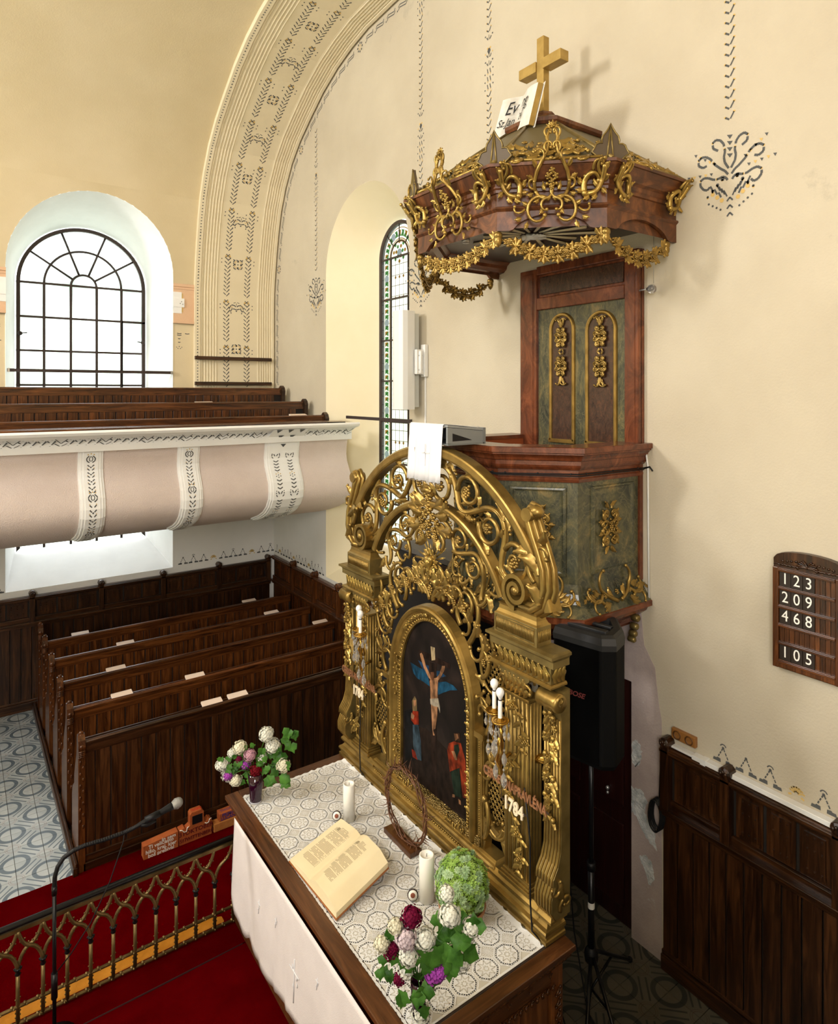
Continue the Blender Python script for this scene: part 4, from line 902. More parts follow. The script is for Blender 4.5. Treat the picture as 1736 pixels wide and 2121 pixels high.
# sockets, conduit and cable coil on the near wall
T = thing('power_socket', (4.53, 2.86, 1.83), 'brown double power socket fixed above the panelling corner', 'socket'); q = MB(); q.box((4.515, 2.755, 1.825), (4.55, 2.955, 1.905)); ob('housing', q, flat('brown_bakelite', (.28,.12,.03), .4), T, bevel=.006)
for y in (2.805, 2.905): q = MB(); q.lathe([(.030,0),(.034,-.005),(.026,-.006),(.022,.008),(0,.008)], (4.515, y, 1.865), 14, (1,0,0)); q.ball((4.517, y-.01, 1.865), .004, 5, 3); q.ball((4.517, y+.01, 1.865), .004, 5, 3); ob('outlet', q, flat('brown_dark', (.10,.04,.01), .4), T)
T = thing('cable_duct', (4.53, 1.0, 1.74), 'white plastic cable duct running along the top of the dark panelling', 'duct'); q = MB(); q.box((4.49, -1.2, 1.752), (4.55, 2.77, 1.785)); q.box((4.50, 2.77, 1.758), (4.55, 3.0, 1.775)); ob('duct_run', q, M['whitep'], T, bevel=.003); q = MB(); q.box((4.485, 2.66, 1.748), (4.55, 2.70, 1.788)); ob('joint', q, M['whitep'], T)
T = thing('cable_coil', (4.42, 3.045, 1.1), 'coiled black cable hanging on the end of the dark panelling', 'cable')
q = MB()
for k in range(4): q.tube([(4.505-.012*k+.004*sin(3*a), 3.055+.052*cos(a)+.006*k, 1.19+.125*sin(a)-.006*k) for a in [2*pi*i/24 for i in range(24)]], .0065, 6, loop=True)
ob('coil', q, M['black'], T); q = MB(); q.tube([(4.51,3.055,1.31),(4.53,3.06,1.5),(4.53,3.05,1.72),(4.535,3.0,1.80),(4.535,2.95,1.83)], .006, 6); ob('lead', q, M['black'], T)
# ---------------- carved ornament kit ----------------
class Orn:
    def __init__(s, mp, fat=1.3): s.q = MB(); s.mp = mp; s.fat = fat          # mp(u,v,w) -> world
    def tube(s, pts, rad, w=.02, n=7, flat=.8, mi=0):
        P = []
        for i, p in enumerate(pts):
            ww = w if len(p) < 3 else p[2]; P.append(s.mp(p[0], p[1], ww))
        s.q.tube(P, rad, n)
    def sc(s, u, v, hd, L, k0, k1, r0=.012, r1=.006, w=.02, ball=1.7, n=15):
        r0 *= s.fat; r1 *= s.fat
        P = cl(u, v, hd, L, k0, k1, n); m = len(P)
        s.tube([(a, b, w+.010*sin(pi*i/(m-1))) for i, (a, b) in enumerate(P)], [r0+(r1-r0)*i/(m-1) for i in range(m)], w, 6)
        if ball: s.ball(P[-1][0], P[-1][1], r1*ball, w+.006)
        return P
    def ball(s, u, v, r, w=.02, sc=(1, 1, 1), n=7, m=4): s.q.ball(s.mp(u, v, w), r, n, m, sc)
    def leaf(s, u, v, hd, L, wd, w=.02, curl=.3, lobes=3):
        wd *= 1+(s.fat-1)*.9; L *= 1+(s.fat-1)*.35
        rows = []; K = 7
        for i in range(K+1):
            t = i/K; W_ = wd*(sin(pi*min(1, t*.92+.06))**.8)*(1+.28*cos(2*pi*lobes*t)); a = hd+curl*t*t
            cu = u+L*t*cos(hd+curl*t*.5); cv = v+L*t*sin(hd+curl*t*.5); r = []
            for j, f in enumerate((-1, -.5, 0, .5, 1)):
                r.append(s.mp(cu-sin(a)*W_*f*.5, cv+cos(a)*W_*f*.5, w+.35*wd*(1-abs(f))*(1-.3*t)+(.25*wd*t*t)))
            rows.append(r)
        s.q.grid(rows); s.ball(u+L*cos(hd+curl*.5), v+L*sin(hd+curl*.5), wd*.16, w+.2*wd)
    def flower(s, u, v, r, w=.02, n=5, ph=0):
        for k in range(n):
            a = ph+2*pi*k/n; s.q.ball(s.mp(u+r*.6*cos(a), v+r*.6*sin(a), w+.2*r), r*.46, 6, 4, (1, 1, .75))
        for k in range(n): a = ph+.6+2*pi*k/n; s.q.ball(s.mp(u+r*.28*cos(a), v+r*.28*sin(a), w+.5*r), r*.24, 5, 3)
        s.q.ball(s.mp(u, v, w+.55*r), r*.26, 6, 4)
    def rose(s, u, v, r, w=.02):
        for k in range(5): a = 2*pi*k/5; s.leaf(u+.35*r*cos(a), v+.35*r*sin(a), a, r*1.0, r*.9, w, .2, 1)
        for rr, ww in ((.62, .25), (.40, .5), (.2, .7)):
            s.tube([(u+r*rr*cos(2*pi*k/10), v+r*rr*sin(2*pi*k/10), w+r*ww) for k in range(11)], r*.13, w, 5)
        s.ball(u, v, r*.2, w+r*.7)
    def grapes(s, u, v, r, hd=-pi/2, w=.02):
        for i, k in enumerate((1, 2, 3, 3, 2, 1)):
            for j in range(k):
                d = (2.2-i)*r*.55; off = (j-(k-1)/2)*r*.62
                s.q.ball(s.mp(u-cos(hd)*d-sin(hd)*off, v-sin(hd)*d+cos(hd)*off, w+.012*(1 if k > 1 else .4)+(.004 if j % 2 else 0)), r*.36, 6, 4)
    def cscroll(s, u, v, hd, size, sg=1, r=.011, w=.02, lf=True, fl=None):
        # C/S scroll with volute, side leaves and a centre motif
        P = s.sc(u, v, hd, size*2.6, sg*.3/size, sg*4.2/size, r, r*.5, w)
        if lf:
            i = 4; a = atan2(P[i+1][1]-P[i][1], P[i+1][0]-P[i][0]); s.leaf(P[i][0], P[i][1], a-sg*.9, size*.62, size*.34, w, sg*-.6)
            i = 8; a = atan2(P[i+1][1]-P[i][1], P[i+1][0]-P[i][0]); s.leaf(P[i][0], P[i][1], a-sg*.8, size*.42, size*.24, w, sg*-.5)
        if fl == 'g': s.grapes(P[11][0]*.5+P[6][0]*.5, P[11][1]*.5+P[6][1]*.5, size*.22, -pi/2, w)
        elif fl == 'f': s.flower(P[11][0]*.5+P[6][0]*.5, P[11][1]*.5+P[6][1]*.5, size*.24, w)
        return P
    def vine(s, L, H, wl, r=.015, w=.02, ph=0, spiral=1.0, i0=0):
        # undulating rinceau along u in [0,L], amplitude H, with spiral branches
        r *= s.fat; n = int(L/wl*14); P = [(L*i/n, H*.62*sin(2*pi*L*i/n/wl+ph)) for i in range(n+1)]
        s.tube([(a, b, w) for a, b in P], [r*(.85+.3*abs(cos(2*pi*a/wl+ph))) for a, b in P], w, 7)
        k = 0; hw = wl/2; c = (-ph/(2*pi))*wl % hw
        while c < L-.02:
            up = cos(2*pi*c/wl+ph) > 0; sg = 1 if up else -1
            size = H*1.05*spiral
            Q = s.sc(c, H*.62*sin(2*pi*c/wl+ph), sg*.2, size*2.55, -sg*1.0/size*-1*.2, sg*-1*-3.6/size*-1*-1, r*.8, r*.4, w+.006) if 0 else s.sc(c, 0, -sg*.75, size*2.7, sg*1.2/size, sg*4.0/size, r*.82, r*.42, w+.006)
            m = Q[-1]
            if (k+i0) % 2: s.flower((Q[9][0]+m[0])/2, (Q[9][1]+m[1])/2, size*.30, w+.012)
            else: s.grapes((Q[9][0]+m[0])/2, (Q[9][1]+m[1])/2, size*.26, -pi/2, w+.01)
            for i, l, cu in ((3, .75, -.9), (7, .6, -.8), (10, .4, -.7)):
                a = atan2(Q[i+1][1]-Q[i][1], Q[i+1][0]-Q[i][0]); s.leaf(Q[i][0], Q[i][1], a-sg*.7, size*l, size*.36, w, sg*cu)
            s.leaf(c+hw*.45, sg*H*.5, sg*1.2, size*.6, size*.4, w, -sg*.8); s.leaf(c+hw*.2, sg*H*.3, sg*2.0, size*.5, size*.32, w, sg*.9)
            c += hw; k += 1
    def out(s, name, mat, parent, **k): return ob(name, s.q, mat, parent, **k)
# ---------------- altar table ----------------
AX0, AX1, AY0, AY1, AZ = 1.83, 3.07, 2.65, 5.335, 1.146
T = thing('altar_table', (2.45, 4.0, .15), 'large oak altar table with moulded top rim, carved side panel and recessed centre', 'table')
q = MB(); q.box((1.90, 2.74, .15), (3.006, 5.27, 1.08)); ob('body', q, M['altside_lit'], T)
q = MB(); q.box((1.87, 2.71, .15), (3.04, 5.30, .30)); ob('plinth', q, M['tabx'], T, bevel=.012)
for nm, a, b, mt in (('rim_board', (AX0, AY0, 1.112), (AX0+.115, AY1, AZ), 'taby'), ('rim_board', (AX0+.115, AY0, 1.112), (AX1, AY0+.095, AZ), 'tabx'), ('rim_board', (AX0+.115, AY1-.095, 1.112), (AX1, AY1, AZ), 'tabx'), ('rim_board', (AX1-.09, AY0+.095, 1.112), (AX1, AY1-.095, AZ), 'taby')):
    q = MB(); q.box(a, b); ob(nm, q, M[mt], T, bevel=.006)
q = MB(); q.box((AX0+.018, AY0+.018, 1.075), (AX1-.018, AY1-.018, 1.112)); q.box((AX0+.035, AY0+.035, 1.05), (AX1-.035, AY1-.035, 1.076)); ob('under_moulding', q, M['redy'], T, bevel=.01)
q = MB(); q.box((AX0+.11, AY0+.09, 1.10), (AX1-.09, AY1-.09, 1.134)); ob('table_top', q, flat('table_cloth_under', (.42,.38,.28), .8), T)
q = MB(); q.box((AX0+.119, AY0+.099, 1.134), (AX0+.135, AY1-.1, 1.140)); q.box((AX0+.119, AY0+.099, 1.134), (AX1-.09, AY0+.112, 1.140)); ob('groove', q, M['iron'], T)
# side panel (faces the near end)
sd = lambda u, v, w: (u, 2.735-w, v)
for (x0, x1, z0, z1) in ((1.90, 2.00, .3, 1.05), (2.92, 3.02, .3, 1.05), (2.40, 2.52, .3, .93), (1.907, 3.013, .933, 1.047), (1.907, 3.013, .303, .40)):
    q = MB(); e_ = .003 if x1-x0 > .3 else 0; q.box((x0, 2.712+e_, z0), (x1, 2.742, z1)); ob('stile', q, M['altside_lit'] if x1-x0 < .3 else M['tabx'], T, bevel=.005)
for x0, x1 in ((2.0, 2.40), (2.52, 2.92)):
    q = MB(); q.box((x0+.02, 2.722, .42), (x1-.02, 2.74, .91)); ob('panel', q, M['altside_lit'], T, bevel=.008)
o = Orn(sd)
for i in range(22): o.ball(1.98+.045*i, .918, .012, .03, (1,1,1.2), 6, 4); o.tube([(1.97+.045*i, .925, .03), (1.985+.045*i, .94, .035), (2.0+.045*i, .925, .03)], .004, .03, 5)
for i in range(6): a = 2.06+.17*i; o.q.add([sd(a-.02, 1.01, .026), sd(a+.02, 1.01, .026), sd(a, .975, .026)], [(0,1,2)])
for z in (.86, .79, .72, .65): 
    for x in (1.95, 2.97): o.sc(x-.012, z, 0, .06, 20, 50, .006, .004, .026); o.sc(x+.012, z+.03, pi, .05, 20, 50, .006, .004, .026)
o.out('carving', M['redy'], T, kind='stuff')
# lace cloth on the top: real crochet motifs over a thin net
LX0, LX1, LY0, LY1 = 1.955, 2.915, 2.765, 5.235
T = thing('lace_tablecloth', (2.43, 4.0, 1.135), 'white crochet lace cloth with octagonal star motifs laid in the altar top', 'tablecloth')
M['lacebase'] = flat('lace_net', (.60,.57,.50), .9); M['lace'] = plaster('lace_thread', (.88,.88,.87), (.93,.93,.92), .95, 300, .5, big=5)
p = .165; nx, ny = 6, 15; ox, oy = LX0-.01, LY0+.005
q = MB(); q.add([(LX0-.005, LY0, 1.1365), (LX1-.02, LY0, 1.1365), (LX1-.02, LY1, 1.1365), (LX0-.005, LY1, 1.1365)], [(0,1,2,3)]); ob('net_ground', q, M['lacebase'], T)
q = MB(); h = MB(); z0 = 1.1385; random.seed(11)
for i in range(nx):
    for j in range(ny):
        cx, cy = ox+p*(i+.5), oy+p*(j+.5); zz = z0+.0015*sin(i*2.1+j*1.3)
        oc = [(cx+.492*p*cos(pi/8+k*pi/4)/cos(pi/8), cy+.492*p*sin(pi/8+k*pi/4)/cos(pi/8)) for k in range(8)]
        for (a0, a1) in ((1.0, .90), (.86, .76)): q.grid([[(cx+(x-cx)*f, cy+(y-cy)*f, zz) for x, y in oc] for f in (a0, a1)], close=True, sm=False)
        for k in range(32):
            a = 2*pi*(k+.5)/32; r1 = .45*p; q.q_ = 0
            c_, s_ = cos(a), sin(a); t_ = .0035; q.add([(cx+.385*p*c_-t_*s_, cy+.385*p*s_+t_*c_, zz), (cx+.385*p*c_+t_*s_, cy+.385*p*s_-t_*c_, zz), (cx+.44*p*c_+t_*s_, cy+.44*p*s_-t_*c_, zz), (cx+.44*p*c_-t_*s_, cy+.44*p*s_+t_*c_, zz)], [(0,1,2,3)])
        q.add([(cx+(x-cx)*.78, cy+(y-cy)*.78, zz) for x, y in oc], [tuple(range(8))])
        for k in range(8):       # star drawn by rows of holes
            a = 2*pi*k/8+pi/8; b = a+pi/8; c = a-pi/8
            P0 = (cx+.33*p*cos(a), cy+.33*p*sin(a)); 
            for e in (b, c):
                P1 = (cx+.17*p*cos(e), cy+.17*p*sin(e))
                for m_ in range(5):
                    t = (m_+.3)/5; x, y = P0[0]+(P1[0]-P0[0])*t, P0[1]+(P1[1]-P0[1])*t; w_ = .0034
                    h.add([(x-w_, y-w_*.7, zz+.0012), (x+w_, y-w_*.7, zz+.0012), (x+w_, y+w_*.7, zz+.0012), (x-w_, y+w_*.7, zz+.0012)], [(0,1,2,3)])
            x, y = cx+.09*p*cos(a), cy+.09*p*sin(a); h.add([(x+.008*cos(a+k_*2.1), y+.008*sin(a+k_*2.1), zz+.0012) for k_ in range(3)], [(0,1,2)])
        if i < nx-1 and j < ny-1:    # square filler between octagons
            sx, sy = ox+p*(i+1), oy+p*(j+1); r = .205*p
            q.add([(sx+.02*p*cos(k*pi/3), sy+.02*p*sin(k*pi/3), z0+.0003) for k in range(6)], [tuple(range(6))])
            for k in range(16):
                a = 2*pi*k/16; R_ = r*1.38/max(abs(cos(a))+abs(sin(a)), .1); t_ = .0020; c_, s_ = cos(a), sin(a)
                q.add([(sx+.006*c_-t_*s_*.6, sy+.006*s_+t_*c_*.6, z0), (sx+.006*c_+t_*s_*.6, sy+.006*s_-t_*c_*.6, z0), (sx+R_*c_+t_*s_, sy+R_*s_-t_*c_, z0), (sx+R_*c_-t_*s_, sy+R_*s_+t_*c_, z0)], [(0,1,2,3)])
ob('crochet_motifs', q, M['lace'], T, kind='stuff'); ob('hole_rows', h, M['lacebase'], T, kind='stuff')
q = MB(); rows = []   # scalloped lifted edge towards the altarpiece
for j in range(181):
    y = LY0+(LY1-LY0)*j/180; sca = .035*abs(sin(pi*(y-oy)/p)); rows.append([(LX1-.045, y, 1.139), (LX1-.03+sca*.5, y, 1.141+.004*sin(j*.5)), (LX1-.025+sca, y, 1.143+.012*(sin(j*.31)**2))])
q.grid(rows); rows = []
for j in range(181):
    y = LY0+(LY1-LY0)*j/180; rows.append([(LX0+.01, y, 1.1395), (LX0-.012+.004*sin(j*2.3), y, 1.144+.003*sin(j*1.7))])
q.grid(rows); rows = []
for j in range(91):
    x = LX0+(LX1-LX0)*j/90; s_ = .02*abs(sin(pi*(x-ox)/p)); rows.append([(x, LY1-.02, 1.1395), (x, LY1+s_, 1.143+.003*sin(j))])
q.grid(rows); q.grid([[(x, LY0+.012, 1.1395) for x in (LX0, LX1)], [(x, LY0-.004, 1.143) for x in (LX0, LX1)]]); ob('scalloped_edge', q, M['lace'], T)
# front hanging
q = MB(); rows = []; NY, NZ = 90, 14; random.seed(2)
for j in range(NY+1):
    y = 5.10-(5.10-2.45)*j/NY; zb = .36+.035*sin(j*.16+1)+.012*sin(j*.41)+.005*sin(j*1.7)-.07*(1 if 2 < j < 12 else 0)*sin((j-2)*pi/10)
    if j < 3: zb += .10*(3-j)/3
    rows.append([(1.858-.030-.009*t*sin(j*.35+1)-.005*sin(j*.9)*t-.020*t, y+.012*t*sin(j*.7), 1.085+(zb-1.085)*t) for t in [k/NZ for k in range(NZ+1)]])
q.grid(rows); T = ob('altar_frontal', q, M['linen'], label='plain pinkish-white linen cloth hanging over the long side of the altar table', cat='altar cloth')
sol = T.modifiers.new('thick', 'SOLIDIFY'); sol.thickness = .003
q = MB()
for cy, cz, sc_ in ((3.94, .66, 1), (4.55, .74, .35), (3.40, .62, .4), (4.25, .82, .25), (3.62, .86, .25)):
    X_ = lambda z_: 1.828-.020*(1.085-z_)/.72-.004; q.tube([(X_(cz-.16), cy, cz-.16*sc_), (X_(cz+.12), cy, cz+.12*sc_)], .0045*max(sc_, .5), 6); q.tube([(X_(cz), cy-.07*sc_, cz+.04*sc_), (X_(cz), cy+.07*sc_, cz+.04*sc_)], .0045*max(sc_, .5), 6)
    for k in range(5): q.ball((X_(cz), cy+.05*sc_*cos(k*1.3), cz-.1*sc_+.04*k*sc_), .008*sc_+.002, 6, 4, (.4,1,1.6))
ob('embroidery', q, M['linenw'], T, kind='stuff')
# ---------------- gilded altarpiece ----------------
XR, YC = 3.03, 4.04
def rp(u, v, w=0): return (XR-w, YC-u, v)
RF = lambda v=0: ((XR, YC, 0), (0,-1,0), (0,0,1), (-1,0,0))
RT = thing('altarpiece', (3.0, YC, AZ), 'tall gilded openwork altarpiece with arched crown, standing on the altar table', 'altarpiece')
G, GD, GB, GP_ = M['gold'], M['goldd'], M['goldb'], M['goldp']
def rbox(q, u0, u1, v0, v1, w0, w1): q.box(rp(u0, v0, w0), rp(u1, v1, w1))
def usweep(u0, u1, prof, name, mat, m=1):   # moulding run along u with mitred returns at the ends
    q = MB(); wb = -.05
    A = [rp(u0-(p[0]*.6), p[1], p[0]) for p in prof]; B = [rp(u1+(p[0]*.6), p[1], p[0]) for p in prof]
    A2 = [rp(u0-(p[0]*.6), p[1], wb) for p in prof]; B2 = [rp(u1+(p[0]*.6), p[1], wb) for p in prof]
    q.grid([A2, A, B, B2], sm=False); q.add([A2[0], A[0], B[0], B2[0]], [(0,1,2,3)]); q.add([A2[-1], A[-1], B[-1], B2[-1]], [(3,2,1,0)]); q.add(A2+B2[::-1], [tuple(range(len(A2)*2))[::-1]])
    return ob(name, q, mat, RT)
usweep(-1.22, 1.22, [(.125,1.1465),(.125,1.168),(.112,1.172),(.108,1.19)]+[(.112+.018*sin(a), 1.210-.018*cos(a)) for a in [pi*k/5 for k in range(6)]]+[(.10,1.232),(.085,1.245),(.075,1.262)], 'base_moulding', G)
for u0, u1 in ((-1.25,-.80), (.80,1.25)): usweep(u0, u1, [(.08,1.262),(.098,1.270),(.098,1.285),(.085,1.297),(.07,1.31)], 'pedestal', G)
usweep(-.74, .74, [(.075,1.262)]+[(.066+.024*sin(a), 1.290-.024*cos(a)) for a in [pi*k/5 for k in range(6)]]+[(.06,1.318),(.045,1.325)], 'sill_moulding', G)
q = MB()
for i in range(64): q.ball(rp(-.72+i*.0228, 1.255, .088), .009, 6, 4, (1,1.2,.8))
ob('bead_row', q, GB, RT)
q = MB(); rbox(q, -.60, .60, 1.31, 1.375, -.02, .05); ob('picture_sill', q, GP_, RT)
# painting (flat panel, painted with simple geometry on the canvas)
def canvas():
    m, t, b = nt('oil_painting', .55, spec=.15)
    n = N(t, 'ShaderNodeTexNoise', Scale=3.0, Detail=6.0, Distortion=1.0); t.links.new(mapped(t, (1,1.6,1)), n.inputs['Vector'])
    r = ramp(t, [(.3, (.003,.0025,.0025)), (.52, (.009,.006,.0055)), (.72, (.026,.016,.013))], n.outputs[0]); t.links.new(r.outputs[0], b.inputs['Base Color']); return m
PA, PB, PS = .425, .55, 2.165
arch = [(-PA, 1.365)]+[(-PA*cos(pi*k/28), PS+PB*sin(pi*k/28)) for k in range(29)]+[(PA, 1.365)]
q = MB(); q.prism(arch, RF(), -.012, 0); pic = ob('painting', q, canvas(), RT, 'dark arched oil painting of a crucifixion with two standing figures')
pm_ = {}
def brush(pts, col, h, r=.6, nm='painted_figure'):
    k = tuple(col)
    if k not in pm_:
        m, t, b = nt('paint_%d' % len(pm_), .6, spec=.1); n = N(t, 'ShaderNodeTexNoise', Scale=22, Detail=5.0); t.links.new(mapped(t, (1,1,.6)), n.inputs['Vector'])
        rr = ramp(t, [(.32, tuple(c*.16 for c in col)), (.72, tuple(c*.85 for c in col))], n.outputs[0]); t.links.new(rr.outputs[0], b.inputs['Base Color']); pm_[k] = m
    q = MB(); q.prism(pts, RF(), .0, h); ob(nm, q, pm_[k], pic)
def tp(x, y):   # sketch coordinates of the picture (0..839, 0..2121 of the detail view) -> panel u,v
    u = -PA+(x-62)/(735-62)*2*PA; sl = 700*(x-62)/673      # undo the slant of the receding picture
    yt = -20+(x-62)/673*0; ytop = 0+ (730*((x-62)/673) if x > 390 else 345-0*(x-62)) ; return u, y
def q2(x, y):
    t = (x-62)/673.; d = 1.0/(4.85-.48*t)                    # inverse depth along the canvas
    u = -PA+2*PA*t*(.96-.0*t)+.017; zz = 4.5-(1290+y/4.935-812)/1346.*(3.03*.5819+(4.47-.86*t)*.8133)
    Y = 4.47-.86*t; return (YC-Y, zz)
def Q(*pts): return [q2(x, y) for x, y in pts]
brush(Q((150,400),(200,430),(270,470),(340,480),(345,560),(360,650),(290,600),(230,570),(190,520)), (.014,.085,.17), .0008)
brush(Q((235,380),(300,420),(350,440),(350,500),(290,480)), (.02,.06,.14), .0010)
brush(Q((420,490),(470,495),(520,545),(470,560),(425,540)), (.02,.08,.18), .0008); brush(Q((430,610),(520,600),(590,640),(630,690),(560,690),(480,720),(440,740)), (.014,.085,.17), .0008)
brush(Q((75,1080),(180,1050),(320,1080),(370,1130),(430,1190),(560,1330),(700,1560),(730,2000),(400,1800),(75,1450)), (.022,.013,.010), .0009)
brush(Q((360,400),(430,420),(430,2000),(375,1900)), (.030,.016,.012), .0014, nm='painted_cross'); brush(Q((245,270),(560,420),(560,470),(245,340)), (.028,.014,.010), .0014, nm='painted_cross')
brush(Q((370,240),(412,255),(416,380),(380,385)), (.50,.38,.22), .0022, nm='painted_label')
fl_ = (.48,.24,.12)
brush(Q((375,570),(430,560),(445,600),(440,700),(440,780),(370,780),(368,660),(360,600)), fl_, .0026)
brush(Q((258,315),(275,305),(290,330),(320,440),(365,530),(372,580),(350,560),(300,460),(265,350)), fl_, .0024); brush(Q((485,440),(512,440),(510,480),(470,560),(430,610),(428,565),(460,520)), fl_, .0024)
brush(Q((370,505),(402,500),(408,550),(398,590),(378,585)), (.20,.08,.04), .0032)
brush(Q((375,830),(405,830),(410,1000),(395,1100),(412,1150),(395,1150),(385,1050)), fl_, .0026); brush(Q((405,830),(440,830),(435,960),(420,1080),(405,1090),(412,960)), fl_, .0026)
brush(Q((365,775),(445,770),(462,850),(465,920),(448,860),(400,850),(370,830)), (.50,.43,.33), .0032)
brush(Q((170,800),(200,750),(222,790),(225,900),(180,900)), (.22,.15,.07), .0022); brush(Q((185,790),(215,790),(218,840),(195,855)), (.45,.22,.11), .0030)
brush(Q((180,900),(240,905),(245,1040),(200,1040),(160,990)), (.36,.035,.012), .0024); brush(Q((165,915),(200,950),(185,990),(160,970)), (.42,.22,.12), .0034)
brush(Q((180,1040),(240,1040),(265,1200),(275,1410),(215,1390),(185,1250)), (.05,.085,.12), .0026); brush(Q((90,900),(165,880),(180,1050),(180,1330),(230,1400),(90,1420)), (.012,.012,.014), .0018); brush(Q((170,1290),(205,1310),(232,1400),(180,1370)), (.32,.03,.012), .0030)
brush(Q((605,1120),(650,1130),(655,1210),(600,1220)), (.05,.022,.012), .0022); brush(Q((598,1130),(632,1135),(640,1180),(612,1205)), (.45,.21,.10), .0030)
brush(Q((550,1230),(600,1210),(660,1230),(700,1400),(720,1800),(680,1780),(650,1480),(560,1520),(535,1300)), (.34,.045,.014), .0024); brush(Q((600,1250),(640,1240),(650,1300),(620,1400),(600,1350)), (.025,.05,.03), .0030)
brush(Q((570,1520),(650,1480),(665,1790),(600,1760)), (.018,.035,.022), .0028); brush(Q((575,1310),(605,1310),(630,1400),(610,1400)), (.45,.22,.11), .0036); brush(Q((585,1750),(605,1755),(605,1785),(585,1780)), fl_, .0034); brush(Q((640,1800),(660,1820),(662,1860),(645,1850)), fl_, .0034)
# picture frame
def ring(prof, a, b, zs_, v0, n=40, name='picture_frame', mat=None, parent=None, bottom=True):
    # prof: (outset, w); follows an arch of half-width a, rise b
    q = MB(); rows = []
    path = [((-a, v0), (-1, 0)), ((-a, zs_), (-1, 0))]+[((-a*cos(pi*k/n), zs_+b*sin(pi*k/n)), None) for k in range(1, n)]+[((a, zs_), (1, 0)), ((a, v0), (1, 0))]
    for (u, v), nn in path:
        if nn is None: x, y = u/(a*a), (v-zs_)/(b*b); l = sqrt(x*x+y*y); nn = (x/l, y/l)
        rows.append([rp(u+nn[0]*o_, v+nn[1]*o_, w_) for o_, w_ in prof])
    q.grid(rows, sm=False); return ob(name, q, mat, parent or RT)
ring([(-.004,0),(-.004,.022),(.004,.028),(.012,.022),(.020,.020),(.055,.035),(.072,.052),(.080,.066),(.100,.072),(.112,.062),(.120,.045),(.125,-.03)], PA, PB, PS, 1.33, name='picture_frame', mat=G)
q = MB(); rbox(q, -.55, .55, 1.335, 1.365, -.01, .045); ob('frame_bottom_rail', q, G, RT)
q = MB(); o = Orn(rp)
for k in range(118):
    t = k/117; L1 = PS-1.38
    if t < .3: u, v = -PA-.012, 1.38+L1*t/.3
    elif t > .7: u, v = PA+.012, PS-L1*(t-.7)/.3
    else: a = pi*(t-.3)/.4; u, v = -(PA+.012)*cos(a), PS+(PB+.012)*sin(a)
    o.ball(u, v, .0085, .026, (1,1,1.3), 6, 4); o.ball(u*1.03, v+.005, .006, .030, (1,1,1), 5, 3)
o.out('leaf_border', GB, RT)
o = Orn(rp)
for sg in (-1, 1):
    for i in range(7):
        a = pi/2-sg*(.08+.11*i); u, v = (PA+.045)*cos(a), PS+(PB+.045)*sin(a); o.leaf(u, v, a-sg*1.3, .055, .035, .03, -sg*.6); o.ball(u, v, .012, .04)
        if i % 2: o.sc(u, v, a-sg*.6, .05, -sg*20, -sg*60, .005, .004, .036)
    for v0 in (1.46, 1.98):
        for i in range(9):
            v = v0+.042*i; o.leaf(sg*(PA+.055), v, pi/2+sg*(.9 if i % 2 else -.9), .045, .03, .036, .5); o.ball(sg*(PA+.05+.02*(i % 2)), v+.012, .011, .045)
for i in range(7):
    for u0 in (-.42, .22): o.sc(u0+.03*i, 1.335+.008*(i % 2), (pi/2 if i % 2 else 0)+i, .05, 25, 60, .005, .004, .054); o.ball(u0+.03*i, 1.34, .010, .055)
o.out('frame_carving', GB, RT)
